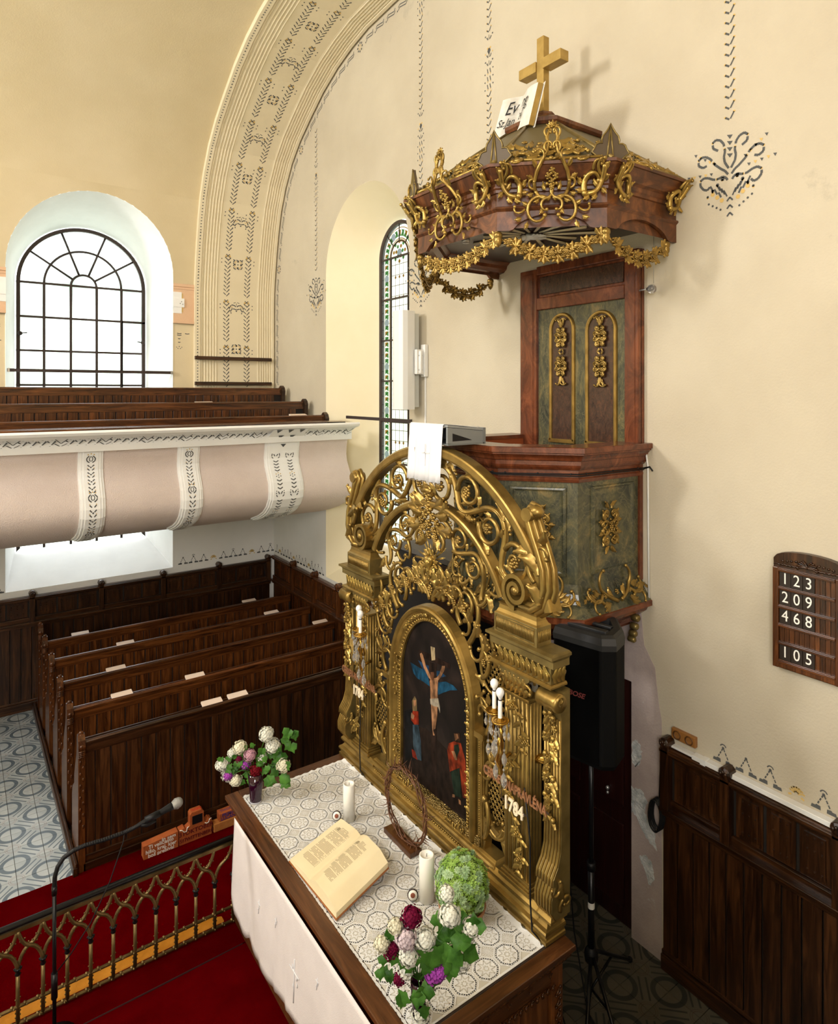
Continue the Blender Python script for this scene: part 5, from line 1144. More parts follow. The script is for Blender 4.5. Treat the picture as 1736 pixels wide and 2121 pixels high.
# side strips of the frame and their shoulders
for sg in (-1, 1):
    q = MB(); rbox(q, sg*.555, sg*.625, 1.31, 2.10, -.03, .03); rbox(q, sg*.545, sg*.64, 2.08, 2.12, -.03, .055); rbox(q, sg*.60, sg*.612, 1.33, 2.09, .03, .038); ob('frame_stile', q, G, RT)
    q = MB()
    for i in range(48): q.ball(rp(sg*.575, 1.33+.0158*i, .031), .005, 5, 3)
    ob('bead_row', q, GB, RT)
    # openwork lattice panels with ovals
    for vc, hh in ((1.71, .20), (2.60, .17)):
        o = Orn(rp); uc = sg*(.735 if vc < 2 else .69)
        hw = .10 if vc < 2 else .115
        for k in range(-6, 7):
            for s2 in (-1, 1):
                P = [];
                for t in range(21):
                    y = -hh+2*hh*t/20; x = k*.042+s2*y*.75
                    if (x/hw)**2+(y/hh)**2 < 1: P.append((uc+x, vc+y, -.01+.004*s2))
                if len(P) > 1: o.tube(P, .005, 0, 5)
        for i in range(-3, 4):
            for j in range(-6, 7):
                x, y = i*.042+(.021 if j % 2 else 0), j*.028
                if (x/hw)**2+(y/hh)**2 < .85: o.flower(uc+x, vc+y, .013, .0, 4)
        o.tube([(uc+hw*1.05*cos(2*pi*k/24), vc+hh*1.05*sin(2*pi*k/24), .01) for k in range(25)], .013, 0, 6)
        o.out('lattice', G, RT)
    o = Orn(rp)
    S_ = lambda u, v, h, L, k0, k1, r0=.015, r1=.008, w=.02: o.sc(sg*u, v, h if sg > 0 else pi-h, L, sg*k0, sg*k1, r0, r1, w)
    LF = lambda u, v, h, L, wd, c=.6, w=.02: o.leaf(sg*u, v, h if sg > 0 else pi-h, L, wd, w, sg*c)
    S_(.64, 2.12, 1.0, .35, 1, 14); S_(.80, 2.36, -2.2, .34, -2, -18); S_(.66, 2.02, -.9, .30, -2, -16); S_(.83, 1.90, 2.3, .30, 2, 20); S_(.65, 1.52, -.8, .30, 3, 18)
    S_(.82, 1.56, -1.8, .26, -3, -20); S_(.70, 2.25, 2.0, .22, 4, 26); S_(.68, 1.97, .3, .22, 6, 26); S_(.63, 1.40, .9, .30, 3, 6, .016, .012, .03)
    for (u, v, h) in ((.66,2.15,.7),(.72,2.30,1.2),(.80,2.22,2.4),(.70,2.05,.2),(.78,1.95,1.9),(.68,1.93,-.7),(.82,2.05,2.8),(.66,1.50,.4),(.80,1.48,-1.2),(.84,1.86,-2.4),(.64,2.33,.9),(.62,2.45,2.2)): LF(u, v, h, .085, .045)
    o.flower(sg*.74, 2.14, .03); o.grapes(sg*.72, 2.03, .022); o.flower(sg*.80, 2.42, .026)
    o.out('side_scrollwork', G, RT)
    # shoulder scrolls above the frame
    o = Orn(rp)
    S_(.46, 2.70, .9, .50, 0, 9, .018, .009); S_(.58, 2.80, -.9, .36, -3, -18); S_(.40, 2.84, .4, .36, 3, 17); S_(.72, 2.74, 2.0, .30, -3, -18); S_(.60, 2.50, .5, .3, 4, 16); S_(.30, 2.92, .1, .34, -2, -17); S_(.22, 2.97, 1.5, .30, -6, -20); S_(.10, 2.92, 1.0, .30, -3, -19)
    S_(.36, 2.80, 2.2, .26, -3, -18); S_(.84, 2.60, 2.2, .3, 2, 14)
    for i in range(16):
        t = i/15; u = .10+.68*t; v = 3.02-.44*t**1.4; LF(u, v, 1.5-.9*(i % 2)+.1*t, .10-.02*t, .05, .7 if i % 2 else -.6); 
        if i % 3 == 0: o.ball(sg*(u+.02), v+.05, .016, .03); o.ball(sg*(u+.04), v+.04, .013, .03)
    for (u, v) in ((.20,3.0),(.40,2.92),(.55,2.86),(.68,2.66)): o.flower(sg*u, v, .032, .03)
    o.grapes(sg*.30, 2.96, .026, -1.2, .03); o.grapes(sg*.62, 2.62, .024, -1.4, .02)
    o.out('shoulder_carving', G, RT)
    # little arched bracket at the foot
    q = MB(); P = [(sg*(.635+.085*(1-cos(a))), 1.31+.16*sin(a)) for a in [pi/2*k/10 for k in range(11)]]
    q.prism([(sg*.635,1.31)]+P[1:]+[(sg*.84,1.47),(sg*.84,1.50),(sg*.63,1.55)], RF(), -.03, .035); ob('foot_bracket', q, G, RT)
    # --- inner fluted pilaster
    u0, u1 = (.868, 1.092) if sg > 0 else (-1.092, -.868)
    q = MB(); rbox(q, u0, u1, 1.36, 2.53, -.045, .062)
    ob('pilaster_core', q, GD, RT)
    q = MB(); n = 6; fw = (u1-u0)/n
    for i in range(n): q.tube([rp(u0+fw*(i+.5), v, .062) for v in (1.38, 1.95, 2.52)], fw*.38, 8, flat=.7)
    for i in range(4):
        for ue in (u0, u1): q.tube([rp(ue, v, .045-.028*i) for v in (1.38, 2.52)], .009, 6)
    ob('fluting', q, G, RT)
    for (a, b, e) in ((1.31,1.335,.03), (1.335,1.352,.018), (1.352,1.37,.008), (2.525,2.545,.012)):
        q = MB(); rbox(q, u0-e, u1+e, a, b, -.05, .066+e); ob('pilaster_moulding', q, G, RT, bevel=.005)
    o = Orn(rp)
    for r_ in range(2):
        for i in range(5): o.leaf(u0+.03+(u1-u0-.06)*i/4, 2.55+.045*r_, pi/2, .065, .05, .062+.01*r_, 0, 2)
    for e, d in ((u0, -1), (u1, 1)): o.sc(e-d*.05, 2.62, pi/2-d*.8, .12, -d*8, -d*40, .010, .007, .07); o.sc(e-d*.01, 2.62, pi/2, .08, d*8, d*45, .008, .006, .0)
    o.flower((u0+u1)/2, 2.655, .02, .075); o.out('capital', G, RT)
    q = MB(); q.prism([(u0-.025,2.675),(u0-.005,2.655),(u0+.05,2.645),((u0+u1)/2,2.642),(u1-.05,2.645),(u1+.005,2.655),(u1+.025,2.675),(u1+.025,2.69),(u0-.025,2.69)], RF(), -.05, .085); ob('abacus', q, GD, RT)
    # vine of roses winding round the pilaster
    o = Orn(rp); P = []
    um = (u0+u1)/2
    for i in range(40):
        t = i/39; P.append((um+.075*sin(t*9.5+(0 if sg > 0 else 2)), 2.50-1.12*t, .085+.010*cos(t*9.5)))
    o.tube(P, .006, 0, 5)
    for i in range(0, 39, 2): o.leaf(P[i][0], P[i][1], -1.5+1.2*(1 if i % 4 else -1), .06, .032, P[i][2], .5, 1)
    for i in (1, 8, 15, 22, 29, 35): o.rose(P[i][0]+.02*(-1)**i, P[i][1], .034, P[i][2]-.004)
    o.out('rose_garland', GB, RT)
    # --- outer console pilaster, S-shaped side profile
    u0, u1 = (1.19, 1.335) if sg > 0 else (-1.335, -1.19)
    q = MB(); pf = [(-.045,1.31),(.075,1.31),(.09,1.33),(.115,1.37),(.115,1.44),(.09,1.50),(.085,1.515),(.105,1.52),(.10,1.56),(.06,1.62),(.035,1.70),(.03,1.80),(.03,2.50),(.04,2.56),(.075,2.60),(.09,2.65),(-.045,2.68)]
    q.prism([(w_, v) for w_, v in pf], ((XR, YC, 0), (-1,0,0), (0,0,1), (0,-1,0)), u0, u1); ob('console_pilaster', q, GD, RT)
    q = MB(); n = 6; fw = (u1-u0)/n
    for i in range(n): q.tube([rp(u0+fw*(i+.5), v, w_+.001) for w_, v in pf[1:13]], fw*.36, 7)
    ob('fluting', q, G, RT)
    o = Orn(rp); sd2 = lambda a, b, c: (XR-a, YC-(u1 if sg > 0 else u0)-(c if sg > 0 else -c), b)
    q = MB(); q.lathe([(0,0),(.052,0),(.06,.02),(.052,.05),(.06,.085),(.052,.12),(.06,.15),(.05,.17),(0,.17)], rp(u0-.005, 2.615, .055), 16, (0,-1,0)); ob('console_scroll', q, G, RT)
    o2 = Orn(lambda a, b, c: (XR-a, YC-(u1+.002+c), b)); o2.sc(.055, 2.60, 0, .20, 22, 60, .010, .006, .006); o2.sc(.05, 1.36, 1.2, .22, 8, 44, .010, .006, .004); o2.sc(.06, 1.55, -1.9, .16, 8, 40, .009, .005, .004); o2.leaf(.03, 1.42, 1.2, .12, .05, .004)
    o2.out('side_volute', G, RT)
    um = (u0+u1)/2-.0; o.ball(um, 2.53, .02, .05); o.tube([(um, 2.55, .04), (um, 1.86, .045)], .006, 0, 5); random.seed(5)
    for i in range(26):
        v = 2.52-.025*i; k = i % 5
        if k in (1, 3): o.flower(um+random.uniform(-.04, .04), v, .026, .05)
        else: o.leaf(um+random.uniform(-.015, .015), v, -pi/2+(.75 if i % 2 else -.75), .075, .04, .05, .3, 1)
        if k == 0: o.ball(um-.035, v, .018, .06); o.ball(um+.03, v-.01, .018, .06)
    o.out('flower_drop', GB, RT)
    # --- entablature
    A, B = (.80, 1.25) if sg > 0 else (-1.25, -.80)
    usweep(A+.02, B+.0, [(.085,2.69),(.10,2.695),(.10,2.705),(.085,2.715)], 'architrave', G)
    q = MB(); rbox(q, A+.03, B+.04, 2.71, 2.82, -.05, .075); ob('frieze', q, GD, RT)
    o = Orn(rp)
    for i in range(9): u = A+.05+(B-A-.05)*i/8; o.leaf(u, 2.725, pi/2, .085, .05, .075, 0, 2); o.sc(u+.02, 2.735, 1.2, .07, 12, 40, .006, .004, .078)
    o3 = Orn(lambda a, b, c: (XR-a, YC-(B+.045+c if sg > 0 else B+.045), b))
    for i in range(3): o.q.merge(MB()); o3.leaf(-.02+.035*i, 2.725, pi/2, .085, .04, .004, 0, 2)
    o.out('acanthus_frieze', GB, RT)
    if sg > 0: o3.out('acanthus_frieze', GB, RT)
    usweep(A+.02, B+.02, [(.075,2.815),(.095,2.825),(.095,2.865),(.105,2.88),(.125,2.888),(.125,2.905),(.09,2.912),(-.04,2.912)], 'cornice_slab', GD)
    a, b = (.80, 1.19) if sg > 0 else (-1.19, -.80)
    q = MB(); rbox(q, a, b, 2.91, 3.035, -.035, .095); ob('pad_block', q, GD, RT, bevel=.003)
    q = MB()
    for i in range(26): u = a+.03+(b-a-.06)*i/25; q.tube([rp(u, 2.94, .096), rp(u, 3.01, .096)], .0042, 5)
    for i in range(8):
        if sg > 0: q.tube([rp(b+.001, 2.94, .075-.014*i), rp(b+.001, 3.01, .075-.014*i)], .004, 5)
    q.tube([rp(a+.02, 2.925, .096), rp(b-.02, 2.925, .096), rp(b-.02, 3.022, .096), rp(a+.02, 3.022, .096), rp(a+.02, 2.925, .096)], .003, 5); ob('reeding', q, G, RT)
    usweep(a, b, [(.0,3.03)], 'x', G) if 0 else None
    q = MB(); pf = [(0,3.035),(-.012,3.045),(-.022,3.065),(-.026,3.09),(-.02,3.105)]
    A_ = [[rp(a-o_-.0, v, .095+o_), rp(b+o_, v, .095+o_), rp(b+o_, v, -.035-o_), rp(a-o_, v, -.035-o_)] for o_, v in pf]; q.grid(A_, close=True, sm=False); q.add(A_[-1], [(0,1,2,3)]); ob('pad_cap', q, G, RT)
    # volute and acanthus console
    vu = sg*.985; q = MB()
    P = []; 
    for k in range(34): a_ = -pi/2+sg*-1*0+ (k/33)*3.6*pi; r_ = .098*(1-k/33)**.7+.014; P.append((vu+sg*-1*r_*cos(a_+pi/2+pi/2)*-1, 3.215+r_*sin(a_)))
    rows = []
    for k, (u, v) in enumerate(P): r_ = .016; dx, dy = u-vu, v-3.215; L = sqrt(dx*dx+dy*dy) or 1; ex, ey = dx/L, dy/L; rows.append([rp(u+ex*.016, v+ey*.016, .09), rp(u-ex*.012, v-ey*.012, .09), rp(u-ex*.012, v-ey*.012, -.03), rp(u+ex*.016, v+ey*.016, -.03)])
    q.grid(rows, close=True, sm=False); q.lathe([(.03,-.03),(.03,.085),(.022,.10),(0,.102)], rp(vu, 3.215, 0), 12, (-1,0,0)); ob('volute', q, G, RT)
    rows = []; SH = [(1.02,3.125,.05),(1.12,3.12,.055),(1.19,3.17,.06),(1.225,3.28,.062),(1.215,3.40,.058),(1.175,3.50,.055),(1.135,3.58,.058),(1.10,3.66,.06),(1.075,3.72,.055),(1.10,3.755,.045),(1.14,3.75,.035),(1.155,3.72,.02)]
    q = MB()
    for f, dw in ((0, .10), (-.6, .078), (.6, .078), (-1.1, .05), (1.1, .05)):
        P = []
        for i, (u, v, r_) in enumerate(SH):
            n0, n1 = SH[max(i-1, 0)], SH[min(i+1, len(SH)-1)]; dx, dy = n1[0]-n0[0], n1[1]-n0[1]; L = sqrt(dx*dx+dy*dy); P.append(rp(sg*(u-dy/L*r_*f*.75), v+dx/L*r_*f*.75, dw-.03))
        q.tube(P, [r_*.40 for _, _, r_ in SH], 8)
    ob('acanthus_console', q, G, RT)
    o = Orn(rp); LF(1.19, 3.36, 2.2, .16, .09, .8, .06); LF(1.10, 3.45, 2.6, .12, .07, .9, .05); S_(1.14, 3.30, 2.4, .22, -3, -22, .015, .010, .06); LF(1.20, 3.18, 1.9, .12, .08, .5, .08); LF(1.16, 3.56, .2, .10, .06, 1.2, .05); S_(1.17, 3.52, .6, .14, -8, -34, .012, .008, .06); o.ball(sg*1.13, 3.745, .05, .04, (1,1.3,.9)); o.tube([(sg*1.10, 3.725, -.02), (sg*1.10, 3.725, .10)], .045, 0, 10); o.out('console_leaves', G, RT)
# arches of the crown
CV = 2.735
def arcring(R0, R1, w0, w1, a0, name):
    q = MB(); n = 56; rows = []
    for k in range(n+1):
        a = RAD(a0)+(pi-2*RAD(a0))*k/n; c_, s_ = cos(a), sin(a)
        rows.append([rp(r*c_, CV+r*s_, w_) for r, w_ in ((R0, w0), (R0, w1-.01), (R0+.008, w1), (R0+.02, w1+.004), (R1-.015, w1+.004), (R1-.004, w1-.002), (R1, w1-.012), (R1, w0))])
    q.grid(rows, close=True, sm=False); q.add(rows[0], [tuple(range(8))]); q.add(rows[-1], [tuple(range(8))[::-1]]); return ob(name, q, G, RT)
arcring(1.275, 1.352, -.03, .062, 18, 'outer_arch'); arcring(.872, .928, -.025, .055, 25.5, 'inner_arch')
def bandmap(Rm, a0, sg): return lambda s_, t, w: rp(sg*(Rm+t)*sin(a0+s_/Rm), CV+(Rm+t)*cos(a0+s_/Rm), w)
def rinceau(o, L, H, lam, r, ph, alt=0):
    n = 70; A = H*.70; f = lambda s_: A*sin(2*pi*s_/lam+ph)
    P = [(L*i/n, f(L*i/n), .018+.010*sin(4*pi*L*i/n/lam)) for i in range(n+1)]
    o.tube(P, [r*(.8+.35*abs(cos(2*pi*p[0]/lam+ph))) for p in P], 0, 8); o.tube([(p[0], p[1], p[2]+r*.75) for p in P], r*.38, 0, 5)
    k = -2
    while True:
        se = ((k+.5)*pi-ph)*lam/(2*pi); k += 1
        if se < .02: continue
        if se > L-.01: break
        up = 1 if f(se) > 0 else -1; c = (se, -up*H*.22); R0 = H*.60; Q_ = []
        for i in range(24):
            t = i/23; a_ = pi*(1.12)-up*0+up*(t*2.55*pi)*1; rr = R0*(1-t)**.75+H*.14; Q_.append((c[0]+rr*cos(a_)*1.05, c[1]+rr*sin(a_)))
        o.tube([(x, y, .020+.014*i/23) for i, (x, y) in enumerate(Q_)], [r*(.95-.45*i/23) for i in range(24)], 0, 7)
        o.tube([(x, y, .020+.014*i/23+r*.55) for i, (x, y) in enumerate(Q_[:18])], [r*.32]*18, 0, 5)
        if (k+alt) % 2: o.flower(c[0], c[1], H*.27, .03)
        else: o.grapes(c[0], c[1]+H*.04, H*.22, -pi/2, .03)
        for i, l_, w_ in ((4, .62, .34), (9, .46, .28), (14, .36, .22)):
            dx, dy = Q_[i][0]-c[0], Q_[i][1]-c[1]; a_ = atan2(dy, dx)+up*.8; o.leaf(Q_[i][0], Q_[i][1], a_, H*l_, H*w_, .02, up*.7)
        o.leaf(se-lam*.10, up*H*.92, 0, H*.7, H*.3, .015, -up*.5); o.leaf(se+lam*.04, up*H*.80, pi*.0+up*.3, H*.6, H*.28, .015, -up*.9)
        o.ball(se+lam*.20, up*H*.72, H*.10, .02); o.ball(se+lam*.235, up*H*.60, H*.08, .02)
for sg in (-1, 1):
    o = Orn(bandmap(1.10, .03, sg), 1.15); rinceau(o, 1.10*1.19, .165, .62, .021, .5, 0 if sg > 0 else 1); o.out('crown_rinceau', G, RT)
    o = Orn(bandmap(.745, .12, sg), 1.15); rinceau(o, .745*.98, .112, .46, .016, 1.1, 1); o.sc(.70, .0, -.5, .26, -4, -24, .014, .008); o.sc(.70, .04, .7, .22, 4, 26, .012, .008); o.leaf(.72, 0, 0, .10, .06, .02, .2)
    o.sc(.30, -.10, -1.9, .24, 4, 22, .013, .008); o.grapes(.33, -.15, .026, 0, .02); o.sc(.52, -.10, -1.2, .2, -4, -26, .012, .007)
    o.out('inner_rinceau', G, RT)
# keystone cluster at the head of the inner arch
o = Orn(rp); random.seed(9)
for (u, v, r) in ((0,3.68,.045),(0,3.60,.05),(-.05,3.55,.04),(.05,3.54,.04),(0,3.48,.045),(-.06,3.45,.035),(.06,3.44,.035),(0,3.40,.04),(.10,3.50,.035),(-.10,3.50,.035)): o.flower(u, v, r, .04)
for sg in (-1, 1):
    for (u, v, h, L) in ((.03,3.70,1.2,.10),(.06,3.62,.3,.14),(.08,3.56,-.1,.16),(.10,3.48,-.6,.15),(.05,3.40,-1.0,.12),(.14,3.58,.6,.12),(.17,3.46,-.2,.12)): o.leaf(sg*u, v, h if sg > 0 else pi-h, L, .07, .035, .5*sg)
    o.sc(sg*.04, 3.70, pi/2-sg*.6, .16, sg*12, sg*44, .013, .008, .05); o.sc(sg*.12, 3.43, -pi/2+sg*1.2, .24, -sg*6, -sg*28, .013, .008, .03)
    o.grapes(sg*.09, 3.40, .028, -pi/2, .04)
o.tube([(-.06, 3.735, .06), (0, 3.75, .07), (.06, 3.735, .06)], .022, 0, 8); o.out('keystone_cluster', G, RT)
# heart with rays
o = Orn(rp); hu, hv = .02, 3.20
o.ball(hu-.022, hv+.016, .030, .06, (1,1,1)); o.ball(hu+.022, hv+.016, .030, .06); o.q.lathe([(.001,-.07),(.02,-.045),(.038,-.01),(.034,.012),(.01,.025)], rp(hu, hv, .06), 14, (0,0,1)); o.tube([(hu, hv+.04, .06), (hu-.015, hv+.08, .06)], .008, 0, 5)
for k in range(12): a = 2*pi*k/12; o.leaf(hu+.045*cos(a), hv+.045*sin(a), a, .05, .03, .045, .5, 1); o.ball(hu+.055*cos(a+.2), hv+.055*sin(a+.2), .011, .05)
hp = o.out('sacred_heart', GB, RT)
q = MB()
for k in range(22):
    a = 2*pi*k/22+.05*sin(k*7); L = .13+.05*(k % 3)
    for d in (-.035, 0, .035): q.tube([rp(hu+.06*cos(a+d), hv+.06*sin(a+d), .03), rp(hu+L*(1-abs(d)*5*.6)*cos(a+d), hv+L*(1-abs(d)*5*.6)*sin(a+d), .035)], [.0045, .002], 5)
ob('rays', q, GB, hp)
o = Orn(rp)
for sg in (-1, 1):
    S_ = lambda u, v, h, L, k0, k1, r0=.015, r1=.008, w=.02: o.sc(sg*u, v, h if sg > 0 else pi-h, L, sg*k0, sg*k1, r0, r1, w)
    S_(.02, 2.74+.15, 1.3, .34, -2, -16); S_(.16, 2.92, 1.9, .28, -4, -22); S_(.05, 3.0, .6, .22, 6, 30); S_(.14, 3.06, 1.0, .2, 6, 34)
    for (u, v, h) in ((.03,3.02,1.4),(.08,3.06,.9),(.14,3.04,.5),(.20,3.06,1.2),(.10,2.98,2.2),(.05,2.93,.4)): o.leaf(sg*u, v, h if sg > 0 else pi-h, .10, .055, .02, .5*sg)
o.grapes(0, 2.98, .03); o.out('crest', G, RT)
# bracing tube lamp behind the right pillars
T = thing('tube_spotlight', (3.12, YC-1.13, 2.13), 'small gilt tubular spotlight bracket between the right-hand pillars of the altarpiece', 'lamp')
q = MB(); q.tube([rp(1.02, 2.12, -.02), rp(1.20, 2.19, -.02)], .030, 14); ob('lamp_tube', q, M['brass'], T); q = MB(); q.tube([rp(.98, 2.105, -.02), rp(1.02, 2.12, -.02)], .012, 8); ob('stem', q, M['iron'], T)
# mounted lettering in front of the pillars
M['letc'] = flat('copper_letter', (.42,.20,.10), .35, .5); M['letw'] = flat('cream_letter', (.85,.72,.52), .5)
for uc, lab, du in ((.985, 'right', 0), (-.985, 'left', 0)):
    T = thing('inscription', rp(uc, 1.80, .13), 'inscription of small copper letters above the year 1784 on the %s pillars' % lab, 'inscription')
    text('CERKEV-NAPRAVLĖNA', .084, rp(uc+.02, 1.955, .115), (0,-1,0), (0,0,1), M['letc'], T, 'copper_lettering', ext=.004, sx=.66, bold=.002)
    text('1784', .115, rp(uc+.02, 1.835, .115), (0,-1,0), (0,0,1), M['letw'], T, 'year', ext=.005, sx=.78, bold=.003)
    q = MB(); q.box(rp(uc-.28, 1.945, .108), rp(uc+.32, 1.958, .111)); q.box(rp(uc-.10, 1.835, .108), rp(uc+.14, 1.845, .111)); q.box(rp(uc-.10, 1.84, .108), rp(uc-.097, 1.95, .111)); ob('mounting_bar', q, M['iron'], T)
# ---------------- crystal wall sconces ----------------
def sconce(X, Y, z, lab):
    T = thing('wall_sconce', (X+.08, Y, z-.3), lab, 'sconce', 'pair of crystal sconces on the altarpiece')
    q = MB(); q.lathe([(0,-.25),(.02,-.24),(.012,-.20),(.035,-.15),(.018,-.10),(.028,-.05),(.014,-.01),(0,0)], (X+.03, Y, z-.14), 14); q.tube([(X+.03, Y, z-.30), (X+.12, Y, z-.28)], .012, 8); ob('stem', q, M['brass'], T)
    for dy, dx, zz in ((.055, .03, .0), (-.055, -.02, -.005)):
        c = (X+dx, Y+dy, z+zz)
        q = MB(); q.tube([(X+.03, Y, z-.22), (X+.03+(dx-.03)*.4, Y+dy*.5, z-.27), (X+dx, Y+dy*1.2, z-.18), (X+dx, Y+dy*1.25, z-.08), (c[0], c[1], c[2]-.03)], .010, 8); ob('arm', q, M['brass'], T)
        q = MB(); q.lathe([(.008,-.045),(.018,-.04),(.03,-.02),(.045,-.012),(.056,-.002),(.060,.004),(.054,.006),(.04,.0),(.018,.002),(.014,.02),(0,.02)], c, 20); d = ob('drip_pan', q, M['brass'], T)
        q = MB(); q.lathe([(.0135,0),(.0135,.125),(.010,.128),(0,.128)], (c[0], c[1], c[2]+.005), 14); ob('candle_tube', q, M['wax'], T)
        q = MB(); q.lathe([(.013,0),(.014,.004),(.013,.008)], (c[0], c[1], c[2]+.130), 12); ob('socket_ring', q, M['iron'], T)
        q = MB(); q.lathe([(.010,0),(.012,.008),(.021,.022),(.027,.038),(.026,.052),(.018,.066),(.006,.072),(0,.0725)], (c[0], c[1], c[2]+.137), 16); ob('bulb', q, flat('opal_bulb', (.9,.9,.9), .15) if 'bulb' not in M else M['bulb'], T)
        for k in range(6):
            a = 2*pi*k/6+.3; x, y = c[0]+.054*cos(a), c[1]+.054*sin(a); L = .035+.03*(k % 2)
            q = MB(); q.tube([(x, y, c[2]), (x, y, c[2]-.02-.5*L)], .0015, 4); q.ball((x, y, c[2]-.028), .008, 6, 4, (1,.6,1.2))
            q.lathe([(0,-L-.035),(.009,-L-.018),(.013,-L),(.007,-L+.016),(0,-L+.028)], (x, y, c[2]-.03), 6, sm=False); ob('crystal_drop', q, M['crystal'], T)
    for k, (dy, zz, s_) in enumerate(((0,-.20,1.4),(.07,-.24,1),(-.07,-.25,1.1),(.02,-.37,1.2),(-.045,-.40,1.25),(0,-.12,1))):
        q = MB(); x, y, c = X-.02+.01*k, Y+dy, z+zz; q.ball((x, y, c+.052*s_), .009, 6, 4); q.lathe([(0,-.045*s_),(.014*s_,-.02*s_),(.018*s_,0),(.010*s_,.024*s_),(0,.042*s_)], (x, y, c), 6, sm=False); q.tube([(x, y, c+.04), (x, y, c+.11)], .0015, 4); ob('crystal_drop', q, M['crystal'], T)
M['bulb'] = flat('opal_bulb', (.9,.9,.9), .12)
sconce(2.83, 3.10, 2.425, 'crystal-hung brass sconce with two white candle bulbs on the right pilaster'); sconce(2.83, 4.84, 2.44, 'crystal-hung brass sconce with two white candle bulbs on the left pilaster')
for y0, nm in ((2.90, 'right'), (4.98, 'left')):
    q = MB(); q.tube([(2.93, y0+.05, 2.0), (2.92, y0-.01, 1.7), (2.90, y0-.03, 1.35), (2.895, y0-.05, 1.18), (2.91, y0-.12, 1.152)], .0055, 6)
    ob('lamp_cable', q, M['black'], label='thin black cable running down the %s pillars of the altarpiece' % nm, cat='cable')
# ---------------- things on the altar ----------------
def candle(x, y, r, zt, lab):
    T = thing('pillar_candle', (x, y, 1.14), lab, 'candle', 'pillar candles on the altar'); z0 = 1.141
    q = MB(); q.lathe([(0,z0),(r,z0),(r,zt-.004),(r-.005,zt),(r-.012,zt-.003),(r-.016,zt-.012),(0,zt-.015)], (x, y, 0), 24); ob('wax_body', q, M['wax'], T)
    q = MB(); q.tube([(x, y, zt-.016), (x+.002, y, zt+.004)], .002, 5); ob('wick', q, M['black'], T)
candle(2.525, 4.475, .046, 1.425, 'white pillar candle standing behind the left end of the open book'); candle(2.545, 3.47, .050, 1.44, 'ivory pillar candle beside the green succulent dome')
for (x, y, lab) in ((2.44, 4.52, 'small round cream badge with dark centre leaning on the left pillar candle'), (2.465, 3.515, 'small round cream badge with dark centre leaning on the right pillar candle')):
    T = thing('round_badge', (x, y, 1.14), lab, 'badge'); d = (-.55, -.75, .25)
    q = MB(); q.lathe([(0,-.006),(.034,-.006),(.037,0),(.034,.006),(0,.006)], (x, y, 1.178), 20, d); ob('disc', q, M['iron'], T)
    q = MB(); q.lathe([(.030,.004),(.030,.009),(0,.009)], (x, y, 1.178), 20, d); ob('face', q, M['wax'], T); q = MB(); q.lathe([(.017,.008),(.015,.0105),(0,.0105)], (x, y, 1.178), 10, d); ob('centre', q, flat('rust', (.22,.06,.03)), T)
# open bible
T = thing('open_book', (2.2, 4.03, 1.142), 'large open book with yellowed pages and brown cover on the altar', 'book')
C4 = [V3((1.945,4.300,1.158)), V3((2.405,4.39,1.225)), V3((2.430,3.765,1.225)), V3((1.973,3.660,1.158))]
def bk2(s_, t, h=0): a = C4[0].lerp(C4[3], s_); b = C4[1].lerp(C4[2], s_); return tuple(a.lerp(b, t)+V3((0, 0, h)))
def pageh(s_): 
    if s_ < .45: x = s_/.45; return .012+.040*x**.7*(1-max(0, x-.8)*2.2)
    x = (s_-.45)/.55; return .030+.052*min(1, x*4)**.6*(1-.15*x) if x < .72 else .030+.052*.89*(1-(x-.72)/.28*.88)-.0
q = MB(); q.grid([[bk2(s_, t, -.008) for s_ in (-.012, 1.012)] for t in (-.012, 1.012)], sm=False); q.grid([[bk2(s_, t, .0) for s_ in (-.012, 1.012)] for t in (-.012, 1.012)], sm=False)
for (a, b, c, d) in ((-.012,-.012,1.012,-.012), (1.012,-.012,1.012,1.012), (1.012,1.012,-.012,1.012), (-.012,1.012,-.012,-.012)): q.add([bk2(a,b,-.008), bk2(c,d,-.008), bk2(c,d,.0), bk2(a,b,.0)], [(0,1,2,3)])
ob('cover', q, flat('brown_leather', (.30,.10,.025), .4), T)
q = MB(); ss = [i/50 for i in range(51)]; q.grid([[bk2(s_, t, pageh(s_)) for s_ in ss] for t in [k/6 for k in range(7)]])
for t in (0, 1): q.grid([[bk2(s_, t, pageh(s_)) for s_ in ss], [bk2(s_, t, .001) for s_ in ss]], sm=False)
for s_ in (0, 1): q.add([bk2(s_,0,0), bk2(s_,1,0), bk2(s_,1,pageh(s_)), bk2(s_,0,pageh(s_))], [(0,1,2,3)])
ob('page_block', q, M['paper'], T)
ink = flat('printed_ink', (.34,.28,.17), .9); q = MB(); random.seed(21)
for s0_, s1_, d in ((.09, .38, 0), (.52, .735, 1)):
    nl = 46
    for i in range(nl):
        t = .88-.74*i/nl; brk = i in (7, 18, 19, 30, 38)
        if brk: continue
        for (a, b) in ((s0_+(.0 if i % 9 else .03)+ .03*(i > 34)*d, s0_+(s1_-s0_)*.98-(random.random()*.05 if i % 6 == 0 else 0)),):
            if i < 3: a, b = s0_+.08, s1_-.06
            xs = [a+(b-a)*k/10 for k in range(11)]; w_ = .0046
            for k in range(10):
                if random.random() < .07: continue
                q.add([bk2(xs[k], t, pageh(xs[k])+.0008), bk2(xs[k]+(b-a)/10*.93, t, pageh(xs[k+1])+.0008), bk2(xs[k]+(b-a)/10*.93, t+w_*1.6, pageh(xs[k+1])+.0008), bk2(xs[k], t+w_*1.6, pageh(xs[k])+.0008)], [(0,1,2,3)])
